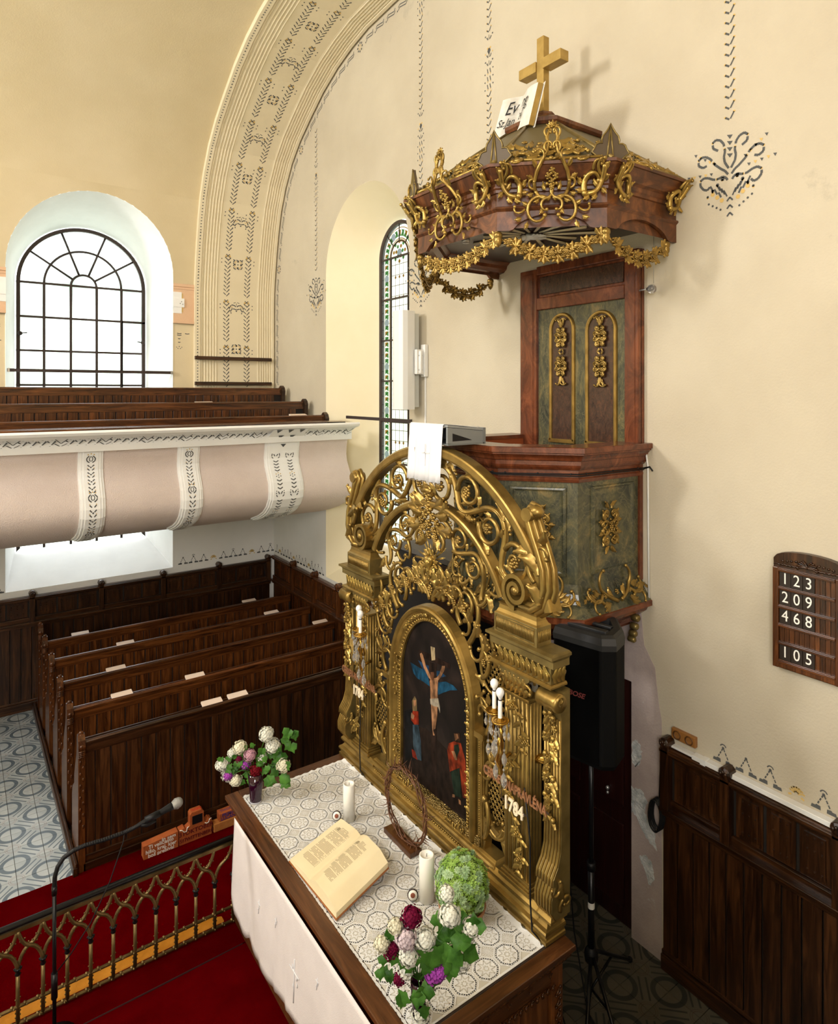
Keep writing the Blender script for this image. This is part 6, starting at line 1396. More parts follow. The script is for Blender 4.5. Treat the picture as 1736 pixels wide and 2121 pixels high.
for s_, t in ((.12, .80), (.535, .80)): q.add([bk2(s_, t, pageh(s_)+.0012), bk2(s_+.045, t, pageh(s_+.045)+.0012), bk2(s_+.045, t+.06, pageh(s_+.045)+.0012), bk2(s_, t+.06, pageh(s_)+.0012)], [(0,1,2,3)])
ob('printed_lines', q, ink, T, kind='stuff')
q = MB(); q.box((2.30, 3.80, 1.14), (2.36, 4.28, 1.205)); q.box((2.0, 3.80, 1.141), (2.36, 4.28, 1.150)); ob('book_wedge', q, M['taby'], T)
# crown of thorns
T = thing('crown_of_thorns', (2.715, 4.01, 1.141), 'brown crown of thorns set upright in a small wooden block', 'ornament')
q = MB(); q.box((2.665, 3.835, 1.141), (2.765, 4.19, 1.18)); ob('wooden_block', q, M['taby'], T, bevel=.004)
M['thorn'] = wood('thorn_bark', (.06,.02,.008), (.15,.055,.02), (.24,.10,.04), rough=.5); random.seed(8); q = MB()
for k in range(4):
    P = []; ph = k*1.6
    for i in range(49): a = 2*pi*i/48*(1 if k < 4 else .7)+k*.9; rr = .255+.013*sin(4*a+ph)+.006*sin(9*a+k); P.append((2.715+.016*cos(4*a+ph)+.004*k-.008, 3.965+rr*cos(a)*.98, 1.452+rr*sin(a)))
    q.tube(P, .0050, 6)
ob('twisted_canes', q, M['thorn'], T); q = MB()
for i in range(120):
    a = random.uniform(0, 2*pi); rr = .255+random.uniform(-.015, .015); c = V3((2.715+random.uniform(-.012, .012), 3.965+rr*cos(a), 1.452+rr*sin(a))); d = V3((random.uniform(-.8, .8), cos(a)*random.choice((-1, 1, 1))+random.uniform(-.5, .5), sin(a)*random.choice((-1, 1, 1))+random.uniform(-.5, .5))).normalized()
    q.tube([c, c+d*.03, c+d*random.uniform(.05, .085)+V3((0,0,random.uniform(-.006,.006)))], [.0036, .0026, .0006], 5)
ob('thorns', q, M['thorn'], T, kind='stuff')
# succulent dome
T = thing('succulent_dome', (2.66, 3.24, 1.141), 'rounded dome of bright green succulents in a terracotta saucer near the right pillars', 'plant')
q = MB(); q.lathe([(0,0),(.11,0),(.15,.05),(.155,.07),(.145,.072),(.13,.05),(0,.05)], (2.66, 3.24, 1.141), 24); ob('saucer', q, flat('terracotta', (.42,.20,.11), .8), T)
M['suc'] = plaster('succulent', (.20,.38,.06), (.42,.62,.15), .55, 30, .1, big=14); M['suc2'] = plaster('sempervivum', (.26,.42,.20), (.46,.62,.36), .5, 30, .1, big=12); M['moss'] = plaster('moss', (.06,.10,.02), (.13,.20,.05), .9, 80, .8, big=20)
q = MB(); q.ball((2.66, 3.24, 1.335), .155, 20, 14, (1, 1, 1.15)); ob('moss_core', q, M['moss'], T)
def rosette(q, c, nrm_, r, layers=3, n=8):
    nrm_ = V3(nrm_).normalized(); a = nrm_.orthogonal().normalized(); b = nrm_.cross(a); c = V3(c)
    for L in range(layers):
        rr = r*(1-L*.28); k_ = n-L*2
        for k in range(k_):
            t = 2*pi*k/k_+L*.4; d = a*cos(t)+b*sin(t); s_ = nrm_.cross(d); tip = c+d*rr+nrm_*(.25*rr+L*.3*r); mid = c+d*rr*.6+nrm_*(.12*rr+L*.22*r)
            q.add([c+nrm_*L*.1*r, mid+s_*rr*.26, tip, mid-s_*rr*.26, mid+nrm_*rr*.12], [(0,1,4),(1,2,4),(2,3,4),(3,0,4)], True)
random.seed(14); q1 = MB(); q2_ = MB()
for i in range(620):
    z = 1-1.75*(i+.5)/620; a = i*2.39996; r_ = sqrt(max(0, 1-z*z)); d = V3((r_*cos(a), r_*sin(a), z*1.12)); c = V3((2.66, 3.24, 1.335))+d*(.155+random.uniform(-.004, .014))
    if random.random() < .17: rosette(q2_, c, d, random.uniform(.022, .032), 3, 9)
    else: rosette(q1, c, d+V3((random.uniform(-.4,.4), random.uniform(-.4,.4), random.uniform(-.1,.5))), random.uniform(.011, .021), 2, random.choice((5, 6, 7)))
ob('stonecrop', q1, M['suc'], T, kind='stuff'); ob('rosettes', q2_, M['suc2'], T, kind='stuff')
# flowers
M['leafg'] = plaster('leaf_green', (.022,.075,.010), (.075,.20,.03), .4, 40, .1, big=10)
FC = {'w': ('white', (.86,.86,.76)), 'm': ('magenta_dark', (.16,.003,.035)), 'p': ('pink', (.62,.34,.42)), 'v': ('violet', (.42,.07,.46)), 'r': ('dark_red', (.15,.002,.008)), 'l': ('pale_lilac', (.70,.58,.62)), 'c': ('cream', (.82,.78,.60))}
fm = {k: plaster('petal_'+n, tuple(x*.8 for x in c), c, .7, 60, .2, big=18) for k, (n, c) in FC.items()}
RX = V3((.8133, -.5819, 0)); FX = V3((.5819, .8133, 0))
def bloom(c, r, kind, T, squash=1.0, nf=60):
    q = MB(); c = V3(c); random.seed(int(abs(c.x*977+c.z*313)*10)); q.ball(c, r*.72, 10, 7, (1, 1, squash))
    for i in range(nf):
        z = 1-2*(i+.5)/nf; a = i*2.39996; r_ = sqrt(max(0, 1-z*z)); d = V3((r_*cos(a), r_*sin(a), z*squash)); p0 = c+d*r*random.uniform(.68, 1.02); dn = d.normalized(); u_ = dn.orthogonal().normalized(); v_ = dn.cross(u_); s_ = r*random.uniform(.15, .23); ph = random.random()*6
        pts_ = [p0+dn*s_*.35]
        for k in range(5): t = ph+2*pi*k/5; pts_.append(p0+(u_*cos(t)+v_*sin(t))*s_+dn*s_*.25)
        q.add([p0-dn*s_*.2]+pts_[1:], [(0, k, k % 5+1) for k in range(1, 6)], True)
        q.add([p0+dn*s_*.4]+[p0+(u_*cos(ph+k*1.257)+v_*sin(ph+k*1.257))*s_*.55+dn*s_*.45 for k in range(5)], [(0, k, k % 5+1) for k in range(1, 6)], True)
    return ob('bloom', q, fm[kind], T, {'w': 'white bloom', 'm': 'dark magenta bloom', 'p': 'pink speckled bloom', 'v': 'violet bloom', 'r': 'dark red bloom', 'l': 'pale lilac bloom', 'c': 'cream bloom'}[kind])
def vleaf(q, c, d, L, up):
    # three-lobed leaf
    c = V3(c); d = V3(d).normalized(); s_ = d.cross(V3(up)).normalized(); n_ = s_.cross(d)
    P = [(0,0),(.18,.22),(.30,.52),(.52,.30),(.70,.34),(1.0,0),(.70,-.34),(.52,-.30),(.30,-.52),(.18,-.22)]
    v = [c+d*(L*.45)+n_*L*.05]+[c+d*(a*L)+s_*(b*L)-n_*(L*.22*abs(b)+.10*L*a*a) for a, b in P]; q.add(v, [(0, i+1, (i+1) % 10+1) for i in range(10)], True)
def bouquet(name, base, s_, items, leaves, vase_h, vase_r, lab, px0, py0, mouth, seed):
    T = thing('flower_vase', base, lab, 'flowers', 'flower vases on the altar'); B = V3(base); random.seed(seed)
    q = MB(); q.lathe([(0,.004),(vase_r*.72,.004),(vase_r*.74,.02),(vase_r*.85,vase_h*.5),(vase_r,vase_h),(vase_r*.9,vase_h),(vase_r*.74,vase_h*.5),(0,.03)], B, 22)
    m, t, b = nt('dark_glass_'+name, .06, 0, (.020,.002,.012)); b.inputs['Specular IOR Level'].default_value = .8; ob('vase', q, m, T)
    q = MB(); q.lathe([(0,0),(vase_r*.74,0),(vase_r*.76,.006),(vase_r*.74,.012)], B, 22); ob('vase_foot', q, flat('clear_foot', (.5,.5,.55), .05), T)
    mo = B+V3((0,0,vase_h)); sq = MB()
    for (px, py, r, k) in items:
        c = B+RX*((px-px0)*s_)+V3((0,0,(py0-py)*s_))+FX*random.uniform(-.05, .04); bloom(c, r, k, T, random.uniform(.8, 1.0), 90 if r < .05 else 130); sq.tube([mo, mo.lerp(c, .5)+V3((0,0,.03)), c], .003, 5)
    ob('stems', sq, M['leafg'], T); lq = MB(); lf0 = None
    for (px, py, L, ang) in leaves:
        c = B+RX*((px-px0)*s_)+V3((0,0,(py0-py)*s_))+FX*random.uniform(-.07, .0)
        for k in range(2):
            a = RAD(ang+random.uniform(-40, 40)+k*50); d = RX*cos(a)+V3((0,0,1))*sin(a)-FX*random.uniform(0, .4); lq = MB(); vleaf(lq, c-d*L*.5+RX*random.uniform(-.02, .02), d, L*random.uniform(.8, 1.1), -FX+V3((0,0,random.uniform(.2, .9)))); ob('leaf', lq, M['leafg'], T)
        st_ = MB(); st_.tube([mo, c], .0022, 4); 
    for k in range(26):
        a = random.uniform(.2, pi-.2); rr = random.uniform(.08, .2); c = mo+RX*(rr*cos(a))+V3((0,0,rr*sin(a)*.7))+FX*random.uniform(-.06, .05); lq = MB(); d = RX*cos(a)+V3((0,0,1))*sin(a)*.6; vleaf(lq, c, d, .06, -FX+V3((0,0,.5))); ob('leaf', lq, M['leafg'], T)
    return T
bouquet('a', (2.014, 5.12, 1.141), .00397,
    [(555,1513,.062,'w'),(500,1541,.058,'c'),(462,1578,.055,'w'),(474,1602,.06,'w'),(492,1608,.052,'c'),(566,1541,.062,'w'),(590,1577,.058,'c'),(544,1568,.042,'w'),(520,1556,.052,'p'),(508,1584,.046,'v'),(477,1597,.040,'v'),(532,1590,.056,'r'),(495,1571,.034,'m'),(480,1560,.040,'w')],
    [(600,1508,.10,60),(612,1515,.09,20),(604,1540,.09,0),(595,1530,.08,80),(586,1565,.10,-20),(600,1572,.08,30),(590,1600,.11,-30),(575,1595,.09,-80),(600,1610,.09,-60),(560,1608,.10,-90),(570,1560,.08,100),(578,1545,.08,60),(550,1590,.08,-40),(470,1568,.06,140),(460,1560,.05,100),(520,1612,.06,-90),(505,1612,.06,-120),(545,1545,.06,80),(530,1535,.05,90),(510,1540,.05,120),(480,1590,.06,180),(490,1555,.05,100),(540,1575,.06,0),(515,1600,.06,-100)], .235, .064, 'dark vase of white, violet and crimson flowers at the far corner of the altar', 531, 1655, None, 3)
bouquet('b', (2.03, 2.84, 1.141), .00259,
    [(861,1899,.058,'m'),(828,1912,.046,'c'),(940,1885,.062,'w'),(935,1860,.045,'w'),(800,1952,.046,'c'),(818,1977,.044,'m'),(822,1962,.036,'m'),(850,1932,.060,'l'),(890,1937,.058,'w'),(856,1967,.055,'w'),(847,2008,.048,'w'),(835,2020,.036,'m'),(908,2012,.058,'v'),(922,2000,.038,'v'),(886,1975,.048,'c'),(965,1990,.055,'w'),(985,1905,.050,'w'),(975,1950,.05,'w'),(960,1965,.048,'c'),(880,2090,.052,'w'),(895,2050,.045,'w')],
    [(885,2075,.07,-90),(838,2045,.085,160),(882,2042,.10,60),(915,1900,.09,100),(960,1903,.12,40),(990,1898,.12,20),(930,1935,.11,-60),(958,1962,.10,-70),(972,1965,.12,-90),(940,1990,.11,-50),(915,1960,.12,180),(900,2020,.09,180),(820,1935,.07,150),(900,1965,.12,-120),(930,1960,.12,60),(945,1925,.11,120),(965,1930,.11,10),(890,1990,.12,200),(885,2035,.1,20)], .20, .045, 'dark vase of white, magenta and violet flowers at the near corner of the altar', 876, 2105, None, 5)
# ---------------- pulpit ----------------
PC = 3.955
def offpoly(base, d):
    # base: open chain of plan points from wall to wall; offset outwards by d
    out = []
    n = len(base)
    def ln(a, b):
        t = V3((b[0]-a[0], b[1]-a[1], 0)).normalized(); nn = V3((t.y, -t.x, 0)); 
        c = V3(((a[0]+b[0])/2-4.3, (a[1]+b[1])/2-PC, 0))
        if nn.dot(c) < 0: nn = -nn
        return V3((a[0], a[1], 0))+nn*d, t
    for i in range(n):
        if i == 0 or i == n-1:
            a, b = (base[0], base[1]) if i == 0 else (base[-2], base[-1]); p, t = ln(a, b); x = base[i][0]; k = (x-p.x)/t.x; out.append((x, p.y+t.y*k))
        else:
            p, t = ln(base[i-1], base[i]); p2, t2 = ln(base[i], base[i+1]); den = t.x*t2.y-t.y*t2.x; k = ((p2.x-p.x)*t2.y-(p2.y-p.y)*t2.x)/den; out.append((p.x+t.x*k, p.y+t.y*k))
    return out
def psweep(name, base, prof, mat, parent, smooth=False):
    q = MB(); q.grid([[(x, y, z) for x, y in offpoly(base, d)] for d, z in prof], sm=False); return ob(name, q, mat, parent)
WX = XW-.001
BD = [(WX, 3.25), (3.78, 3.25), (3.40, 3.70), (3.40, 4.21), (3.78, 4.66), (WX, 4.66)]
PT = thing('pulpit', (4.1, PC, 2.5), 'green and brown marbled wooden pulpit with gilt carvings on the right wall behind the altarpiece', 'pulpit')
psweep('body', BD, [(.012,3.86),(.0,3.85),(.0,3.06),(.008,2.99),(.030,2.92),(.075,2.86),(.095,2.835)], M['green'], PT)
psweep('parapet_cornice', BD, [(.0,3.82),(.018,3.825),(.022,3.845),(.012,3.86),(.012,3.915),(.03,3.92),(.045,3.94),(.05,3.955),(.05,3.985),(.06,3.99),(.068,4.01),(.085,4.03),(.095,4.035),(.095,4.045),(.108,4.05),(.108,4.088),(.10,4.092),(-.16,4.092),(-.16,4.06)], M['maho'], PT)
psweep('inner_lining', BD, [(-.16,4.09),(-.15,4.05),(-.13,3.2)], flat('red_brown_lining', (.30,.07,.02), .3), PT)
q = MB(); q.add([(x, y, 3.2) for x, y in offpoly(BD, -.13)], [(0,1,2,3,4,5)]); ob('pulpit_floor', q, M['woodx'], PT)
psweep('base_moulding', BD, [(.095,2.835),(.105,2.83),(.105,2.79),(.07,2.78),(.05,2.74),(.0,2.70),(-.05,2.66)], M['maho'], PT)
CB = [(WX, 3.30), (3.95, 3.30), (3.70, 3.75), (3.70, 4.16), (3.95, 4.61), (WX, 4.61)]
psweep('stepped_corbel', CB, [(.02,2.68),(.0,2.63),(-.06,2.62),(-.05,2.585),(-.12,2.575),(-.13,2.54),(-.22,2.52),(-.30,2.44)], M['maho'], PT)
q = MB(); q.add([(x, y, 2.66) for x, y in offpoly(BD, -.05)], [(0,1,2,3,4,5)]); q.add([(x, y, 2.44) for x, y in offpoly(CB, -.30)], [(0,1,2,3,4,5)]); ob('soffit', q, M['maho'], PT)
q = MB()
for k, (z, r) in enumerate(((2.70,.03),(2.63,.028),(2.57,.026),(2.52,.024))): q.lathe([(0,0),(r,0),(r,.05),(r*.6,.06),(0,.06)], (4.42, 3.235+.012*k, z), 10, (0,-1,0)); 
ob('corbel_scrolls', q, M['goldd'], PT)
def facefr(a, b, d=0):   # frame of a plan face: origin at mid, U along, W outward
    a, b = V3((a[0], a[1], 0)), V3((b[0], b[1], 0)); m_ = (a+b)/2; U = (b-a).normalized(); W = V3((U.y, -U.x, 0))
    if W.dot(m_-V3((4.3, PC, 0))) < 0: W = -W
    return m_+W*d, U, W, (b-a).length
def facemap(a, b, d=0, flip=1):
    O, U, W, L = facefr(a, b, d); return lambda u, v, w: tuple(O+U*(u*flip)+V3((0,0,v))+W*w)
# raised frames and ornaments of the three visible faces
def acanthus_cross(o, cu, cv, sw, sh):
    for sx in (-1, 1):
        for sy in (-1, 1):
            h = lambda a: (a if sx > 0 else pi-a) if sy > 0 else -(a if sx > 0 else pi-a)
            s_ = sx*sy
            o.sc(cu+sx*.005, cv+sy*.01, h(1.2), sh*.9, s_*-2/sh*.5, s_*-8/sh, .010, .006, .012); o.sc(cu+sx*sw*.3, cv+sy*sh*.28, h(.3), sw*1.5, s_*3/sw*.4, s_*6/sw, .009, .006, .012)
            o.sc(cu+sx*sw*.2, cv+sy*sh*.62, h(.9), sw*1.3, s_*-2/sw, s_*-7/sw, .009, .006, .012); o.sc(cu+sx*sw*.75, cv+sy*.012, h(1.3), sw*1.1, s_*3/sw, s_*8/sw, .008, .005, .012)
            o.leaf(cu+sx*sw*.35, cv+sy*sh*.5, h(.5), sw*.5, sw*.3, .012, s_*.6); o.leaf(cu+sx*sw*.15, cv+sy*sh*.85, h(1.2), sw*.5, sw*.28, .012, -s_*.6); o.leaf(cu+sx*sw*.6, cv+sy*sh*.3, h(-.3), sw*.42, sw*.25, .012, s_*.6)
    for k in range(5): o.ball(cu, cv+(k-2)*sh*.18, .011, .02)
    o.grapes(cu, cv+sh*.05, sw*.2, -pi/2, .02)
for i in range(5):
    a, b = BD[i], BD[i+1]; O, U, W, L = facefr(a, b); 
    hw = min(.235, L/2-.10); cu = 0 if i in (1,2,3) else (-.02)
    mp_ = facemap(a, b)
    q = MB(); fr_ = [(cu-hw, 3.13), (cu+hw, 3.13), (cu+hw, 3.77), (cu-hw, 3.77)]; cx, cy = cu, 3.45
    rows = []
    for f, w_ in ((1.06, 0), (1.04, .014), (.98, .016), (.95, .004), (.90, -.0)):
        rows.append([mp_(cu+(u-cu)*(1+(f-1)*1.8), cy+(v-cy)*(1+(f-1)*.75), w_+.001) for u, v in fr_])
    q.grid(rows, close=True, sm=False); ob('panel_moulding', q, M['green'], PT)
    q = MB(); q.add([mp_(u*.93+cu*.07, cy+(v-cy)*.94, .0015) for u, v in fr_], [(0,1,2,3)]); ob('panel', q, M['green'], PT)
    if i in (0, 1, 2, 3):
        o = Orn(mp_); acanthus_cross(o, cu+.05*(1 if i == 0 else 0), 3.455, .12 if L < .62 else .125, .17); o.out('gilt_ornament', M['goldp'] if 0 else M['gold'], PT)
        o = Orn(lambda u, v, w, mp_=mp_: mp_(u, v, w+.02+.09*max(0, (2.99-v)/.15)))
        S0 = L/2-.06
        for sg in (-1, 1):
            hh = lambda a: a if sg > 0 else pi-a
            o.sc(sg*.02, 2.90, hh(.4), .34, sg*-1, sg*14, .013, .007, .01); o.sc(sg*S0*.5, 2.96, hh(-.8), .24, sg*4, sg*22, .012, .007, .01); o.sc(sg*S0*.55, 2.90, hh(.9), .2, sg*-6, sg*-28, .011, .006, .01)
            for u, v, a in ((.06,2.93,.9),(.12,2.90,-.4),(S0*.6,2.97,.2),(S0*.8,2.93,.6),(S0*.4,2.89,-.6)): o.leaf(sg*u, v, hh(a), .07, .04, .012, .5*sg)
            o.flower(sg*S0*.45, 2.95, .02, .015)
            for k in range(4): o.leaf(sg*(S0*.75+.035*k), 2.95+.008*(k % 2), hh(.6-1.2*(k % 2)), .04, .022, .012, .3)
        o.flower(0, 2.96, .022, .015); o.out('gilt_base_ornament', M['gold'], PT)
# cable clipped along the cornice
q = MB(); P = offpoly(BD, .026); q.tube([(x, y, 3.885+.004*sin(i*2)) for i, (x, y) in enumerate(P[:4])], .005, 6); q.tube([(x-.002, y-.002, 3.873) for i, (x, y) in enumerate(P[:4])], .004, 6)
for i in range(3):
    for t in (.1, .5, .9): a, b = P[i], P[i+1]; q.ball((a[0]+(b[0]-a[0])*t, a[1]+(b[1]-a[1])*t, 3.888), .009, 6, 4)
q.tube([(4.53,3.21,3.885),(4.535,3.16,3.90),(4.53,3.13,3.87)], .007, 6); ob('clipped_cable', q, M['black'], PT)
q = MB(); q.tube([(4.535,3.20,4.05),(4.54,3.18,3.9),(4.54,3.17,2.8)], .008, 6); ob('wall_cable', q, M['whitep'], PT)
# back panel
q = MB(); YL, YR = 4.56, 3.22
BP = thing('pulpit_back_panel', (4.5, 3.89, 3.2), 'tall marbled back panel with two arched gold-framed niches above the pulpit', 'panel')
q.box((4.505, YR, 4.0), (4.549, YL, 5.66)); q.box((4.505, 3.232, 2.98), (4.549, 4.5, 4.0)); ob('backing', q, M['maho'], BP)
for a, b, z0, z1 in ((YL, 4.345, 4.0, 5.66), (3.355, YR, 4.0, 5.66), (4.345, 3.355, 5.27, 5.385), (4.345, 3.355, 5.60, 5.68)):
    q = MB(); q.box((4.47, a, z0), (4.52, b, z1)); ob('frame_member', q, M['maho'], BP, bevel=.008)
for a, b, z0, z1 in ((4.52, 4.385, 4.0, 5.62), (3.315, 3.25, 4.0, 5.62)): q = MB(); q.box((4.462, a, z0), (4.48, b, z1)); ob('raised_stile', q, M['maho'], BP, bevel=.006)
q = MB(); q.box((4.50, 4.345, 3.2), (4.506, 3.355, 5.27)); ob('green_field', q, M['green'], BP)
q = MB(); q.box((4.49, 4.32, 5.41), (4.506, 3.38, 5.58)); ob('header_panel', q, M['brownm'], BP, bevel=.006)
def yz(w): return ((4.5, 0, 0), (0,-1,0), (0,0,1), (-1,0,0))
for yc_, hw, zt in ((4.048, .135, 5.205), (3.610, .150, 5.185)):
    u = -yc_; z0 = 4.06; sp = zt-hw
    ar_ = [(u-hw, z0)]+[(u-hw*cos(pi*k/16), sp+hw*sin(pi*k/16)) for k in range(17)]+[(u+hw, z0)]
    q = MB(); q.prism(ar_, yz(0), -.004, .004); ob('arched_panel', q, M['brownm'], BP)
    q = MB(); rows = []
    for k, (a, b) in enumerate(ar_+[ar_[0]]):
        pass
    cc = (u, sp); 
    for (a, b) in ar_:
        dx, dy = (a-u)/hw, (max(b, sp)-sp)/hw; l = sqrt(dx*dx+dy*dy) or 1; dx, dy = dx/l, dy/l
        rows.append([(4.5-w_, -(a+dx*o_), b+dy*o_) for o_, w_ in ((-.018, .0), (-.016, .016), (-.006, .022), (.008, .022), (.014, .014), (.018, 0))])
    q.grid(rows, sm=False); q.box((4.478, -(u-hw-.018), z0-.02), (4.5, -(u+hw+.018), z0+.014)); ob('gold_arch_frame', q, M['gold'], BP)
    o = Orn(lambda a, b, c, u=u: (4.495-c, -(u+a), b)); zc_ = (zt-hw+4.56)/2+.05
    for sy in (-1, 1): acanthus_cross(o, 0, zc_+sy*.13, .062, .12)
    for sx in (-1, 1):
        for sy in (-1, 1): o.sc(sx*.004, zc_+sy*.22, (1.3 if sx > 0 else pi-1.3)*sy, .13, -sx*sy*-4, sx*sy*36, .008, .005, .012); o.leaf(sx*.01, zc_+sy*.25, (1.1 if sx > 0 else pi-1.1)*sy, .05, .025, .012, .3)
    o.out('gilt_drop', M['gold'], BP)
# reading desk with white cloth
T = thing('reading_desk', (3.15, 4.03, 4.09), 'grey weathered slanted reading desk on the pulpit parapet', 'lectern')
for y in (3.815, 4.265):
    q = MB(); q.prism([(2.985,4.235),(3.34,4.20),(3.34,4.115),(3.30,4.10),(2.985,4.115)], ((0,y,0),(1,0,0),(0,0,1),(0,-1,0)), -.010, .010); ob('side_board', q, flat('grey_wood', (.20,.21,.21), .7), T)
q = MB(); q.prism([(2.985,4.238),(3.34,4.203),(3.34,4.219),(2.985,4.254)], ((0,4.04,0),(1,0,0),(0,0,1),(0,-1,0)), -.235, .235); ob('desk_board', q, flat('grey_wood2', (.26,.27,.27), .7), T)
q = MB(); q.box((3.33, 3.80, 4.10), (3.355, 4.28, 4.225)); q.box((2.985, 3.80, 4.10), (3.34, 4.28, 4.112)); ob('desk_frame', q, flat('grey_wood3', (.16,.17,.17), .7), T)
q = MB(); q.prism([(3.03,4.13),(3.22,4.135),(3.03,4.19)], ((0,3.804,0),(1,0,0),(0,0,1),(0,-1,0)), 0, .002); ob('opening_shade', q, M['dark'], T)  # flat dark triangle painted for the shade inside the side opening
q = MB(); q.box((3.22, 3.86, 4.216), (3.34, 4.2, 4.232)); ob('papers', q, M['wax'], T)
q = MB(); rows = []
for j in range(25):
    t = j/24; y = 3.845+.43*t; wv = .004*sin(t*17)+.003*sin(t*40)
    rows.append([(3.32, y, 4.224), (3.15, y, 4.242), (2.985, y, 4.258), (2.972+wv*.3, y, 4.25), (2.962+wv, y, 4.12), (2.955+wv*1.5, y, 4.0), (2.950+wv*2, y+.002, 3.90), (2.947+wv*2.4, y+.004, 3.815+.004*sin(j*2.5))])
q.grid(rows); T = ob('pulpit_cloth', q, M['linenw'], label='white cloth with faint cross hanging from the reading desk over the altarpiece arch', cat='cloth'); T.modifiers.new('thick', 'SOLIDIFY').thickness = .002
q = MB(); q.box((2.949, 4.045, 3.93), (2.956, 4.052, 4.10)); q.box((2.949, 3.99, 4.03), (2.956, 4.105, 4.037)); 
for k in range(20): q.tube([(2.947, 3.855+.0215*k, 3.815), (2.947, 3.855+.0215*k, 3.803)], .0012, 4)
ob('embroidery', q, M['linenw'], T)
# ---------------- sounding board (canopy) ----------------
CP = [(WX, 2.935), (3.72, 2.935), (3.17, 3.47), (3.17, 4.44), (3.72, 4.975), (WX, 4.975)]
CT = thing('pulpit_canopy', (4.0, PC, 5.6), 'dark walnut hexagonal sounding board with gilt rococo carvings above the pulpit', 'canopy')
psweep('frieze', CP, [(.0,5.79),(.012,5.80),(.022,5.81),(.018,5.822),(.0,5.83),(.0,5.925)], M['walnut'], CT)
psweep('cornice', CP, [(.0,5.92),(.014,5.925),(.016,5.945),(.026,5.955),(.026,5.985),(.034,5.99),(.05,6.00),(.075,6.035),(.10,6.07),(.105,6.078),(.118,6.08),(.118,6.102),(.10,6.106),(-.02,6.11)], M['walnut'], CT)
psweep('inner_face', CP, [(-.035,5.68),(-.035,5.79),(-.12,5.80)], M['walnut'], CT)
for i in range(5):
    a, b = CP[i], CP[i+1]; O, U, W, L = facefr(a, b); mp_ = facemap(a, b); h = L/2; tip = .115
    pl = [(-h, 5.80), (-h, 5.655), (-h+tip*.8, 5.655)]; n = 14
    for k in range(n+1): t = k/n; u = -h+tip+(L-2*tip)*t; pl.append((u, 5.662+.105*sin(pi*t)**.6))
    pl += [(h-tip*.8, 5.655), (h, 5.655), (h, 5.80)]
    q = MB(); O3 = V3((O.x, O.y, 0)); q.prism(pl, (O3, U, V3((0,0,1)), W), -.03, .002); ob('valance', q, M['walnut'], CT)
q = MB(); up = offpoly(CP, -.12); q.add([(x, y, 5.80) for x, y in up], [(0,1,2,3,4,5)]); ob('soffit', q, marble('violet_soffit', [(.015,.008,.010), (.035,.018,.022), (.06,.03,.035)], 3, 3, .3), CT)
psweep('inner_moulding', offpoly(CP, -.12), [(.08,5.70),(.02,5.71),(-.02,5.74),(-.03,5.77),(-.06,5.79),(-.07,5.80)], M['maho'], CT)
dv = (3.86, 3.80, 5.775)
M['dove'] = flat('silver_white', (.85,.88,.92), .35, 0)
q = MB()
for k in range(14):
    a = 2*pi*k/14+.1; L = (.55, .40, .62, .46)[k % 4]; 
    for d in (-.05, 0, .05): q.tube([(dv[0]+.10*cos(a+d), dv[1]+.10*sin(a+d), 5.79), (dv[0]+L*cos(a+d*.5), dv[1]+L*sin(a+d*.5), 5.79)], [.006, .011], 4)
ob('sun_rays', q, flat('pale_gold', (.85,.78,.58), .4, 0), CT)
q = MB(); q.ball(dv, .05, 10, 6, (1.5, .8, .5)); q.ball((dv[0]-.075, dv[1]+.02, 5.76), .024, 8, 5); q.tube([(dv[0]-.095, dv[1]+.025, 5.755), (dv[0]-.12, dv[1]+.03, 5.75)], [.008, .002], 6)
for s_ in (-1, 1):
    for k in range(6): a = s_*(.7+.22*k); q.tube([dv, (dv[0]+.10*cos(a)*.8-.01*k, dv[1]+.15*sin(a)*(1-.08*k)*1.0, 5.77)], [.020, .008], 6, flat=.5, up=(0,0,1))
for k in range(5): q.tube([(dv[0]+.05, dv[1], 5.775), (dv[0]+.13, dv[1]+.018*(k-2), 5.775)], [.012, .008], 5)
ob('dove', q, M['dove'], CT)
q = MB(); q.tube([(3.34,4.02,5.795),(3.34,4.02,5.76)], .022, 10); q.lathe([(0,0),(.022,0),(.030,-.03),(.035,-.055),(.028,-.07),(0,-.075)], (3.34,4.02,5.765), 14); ob('canopy_bulb', q, M['tin'], CT, 'silver-tipped light bulb')
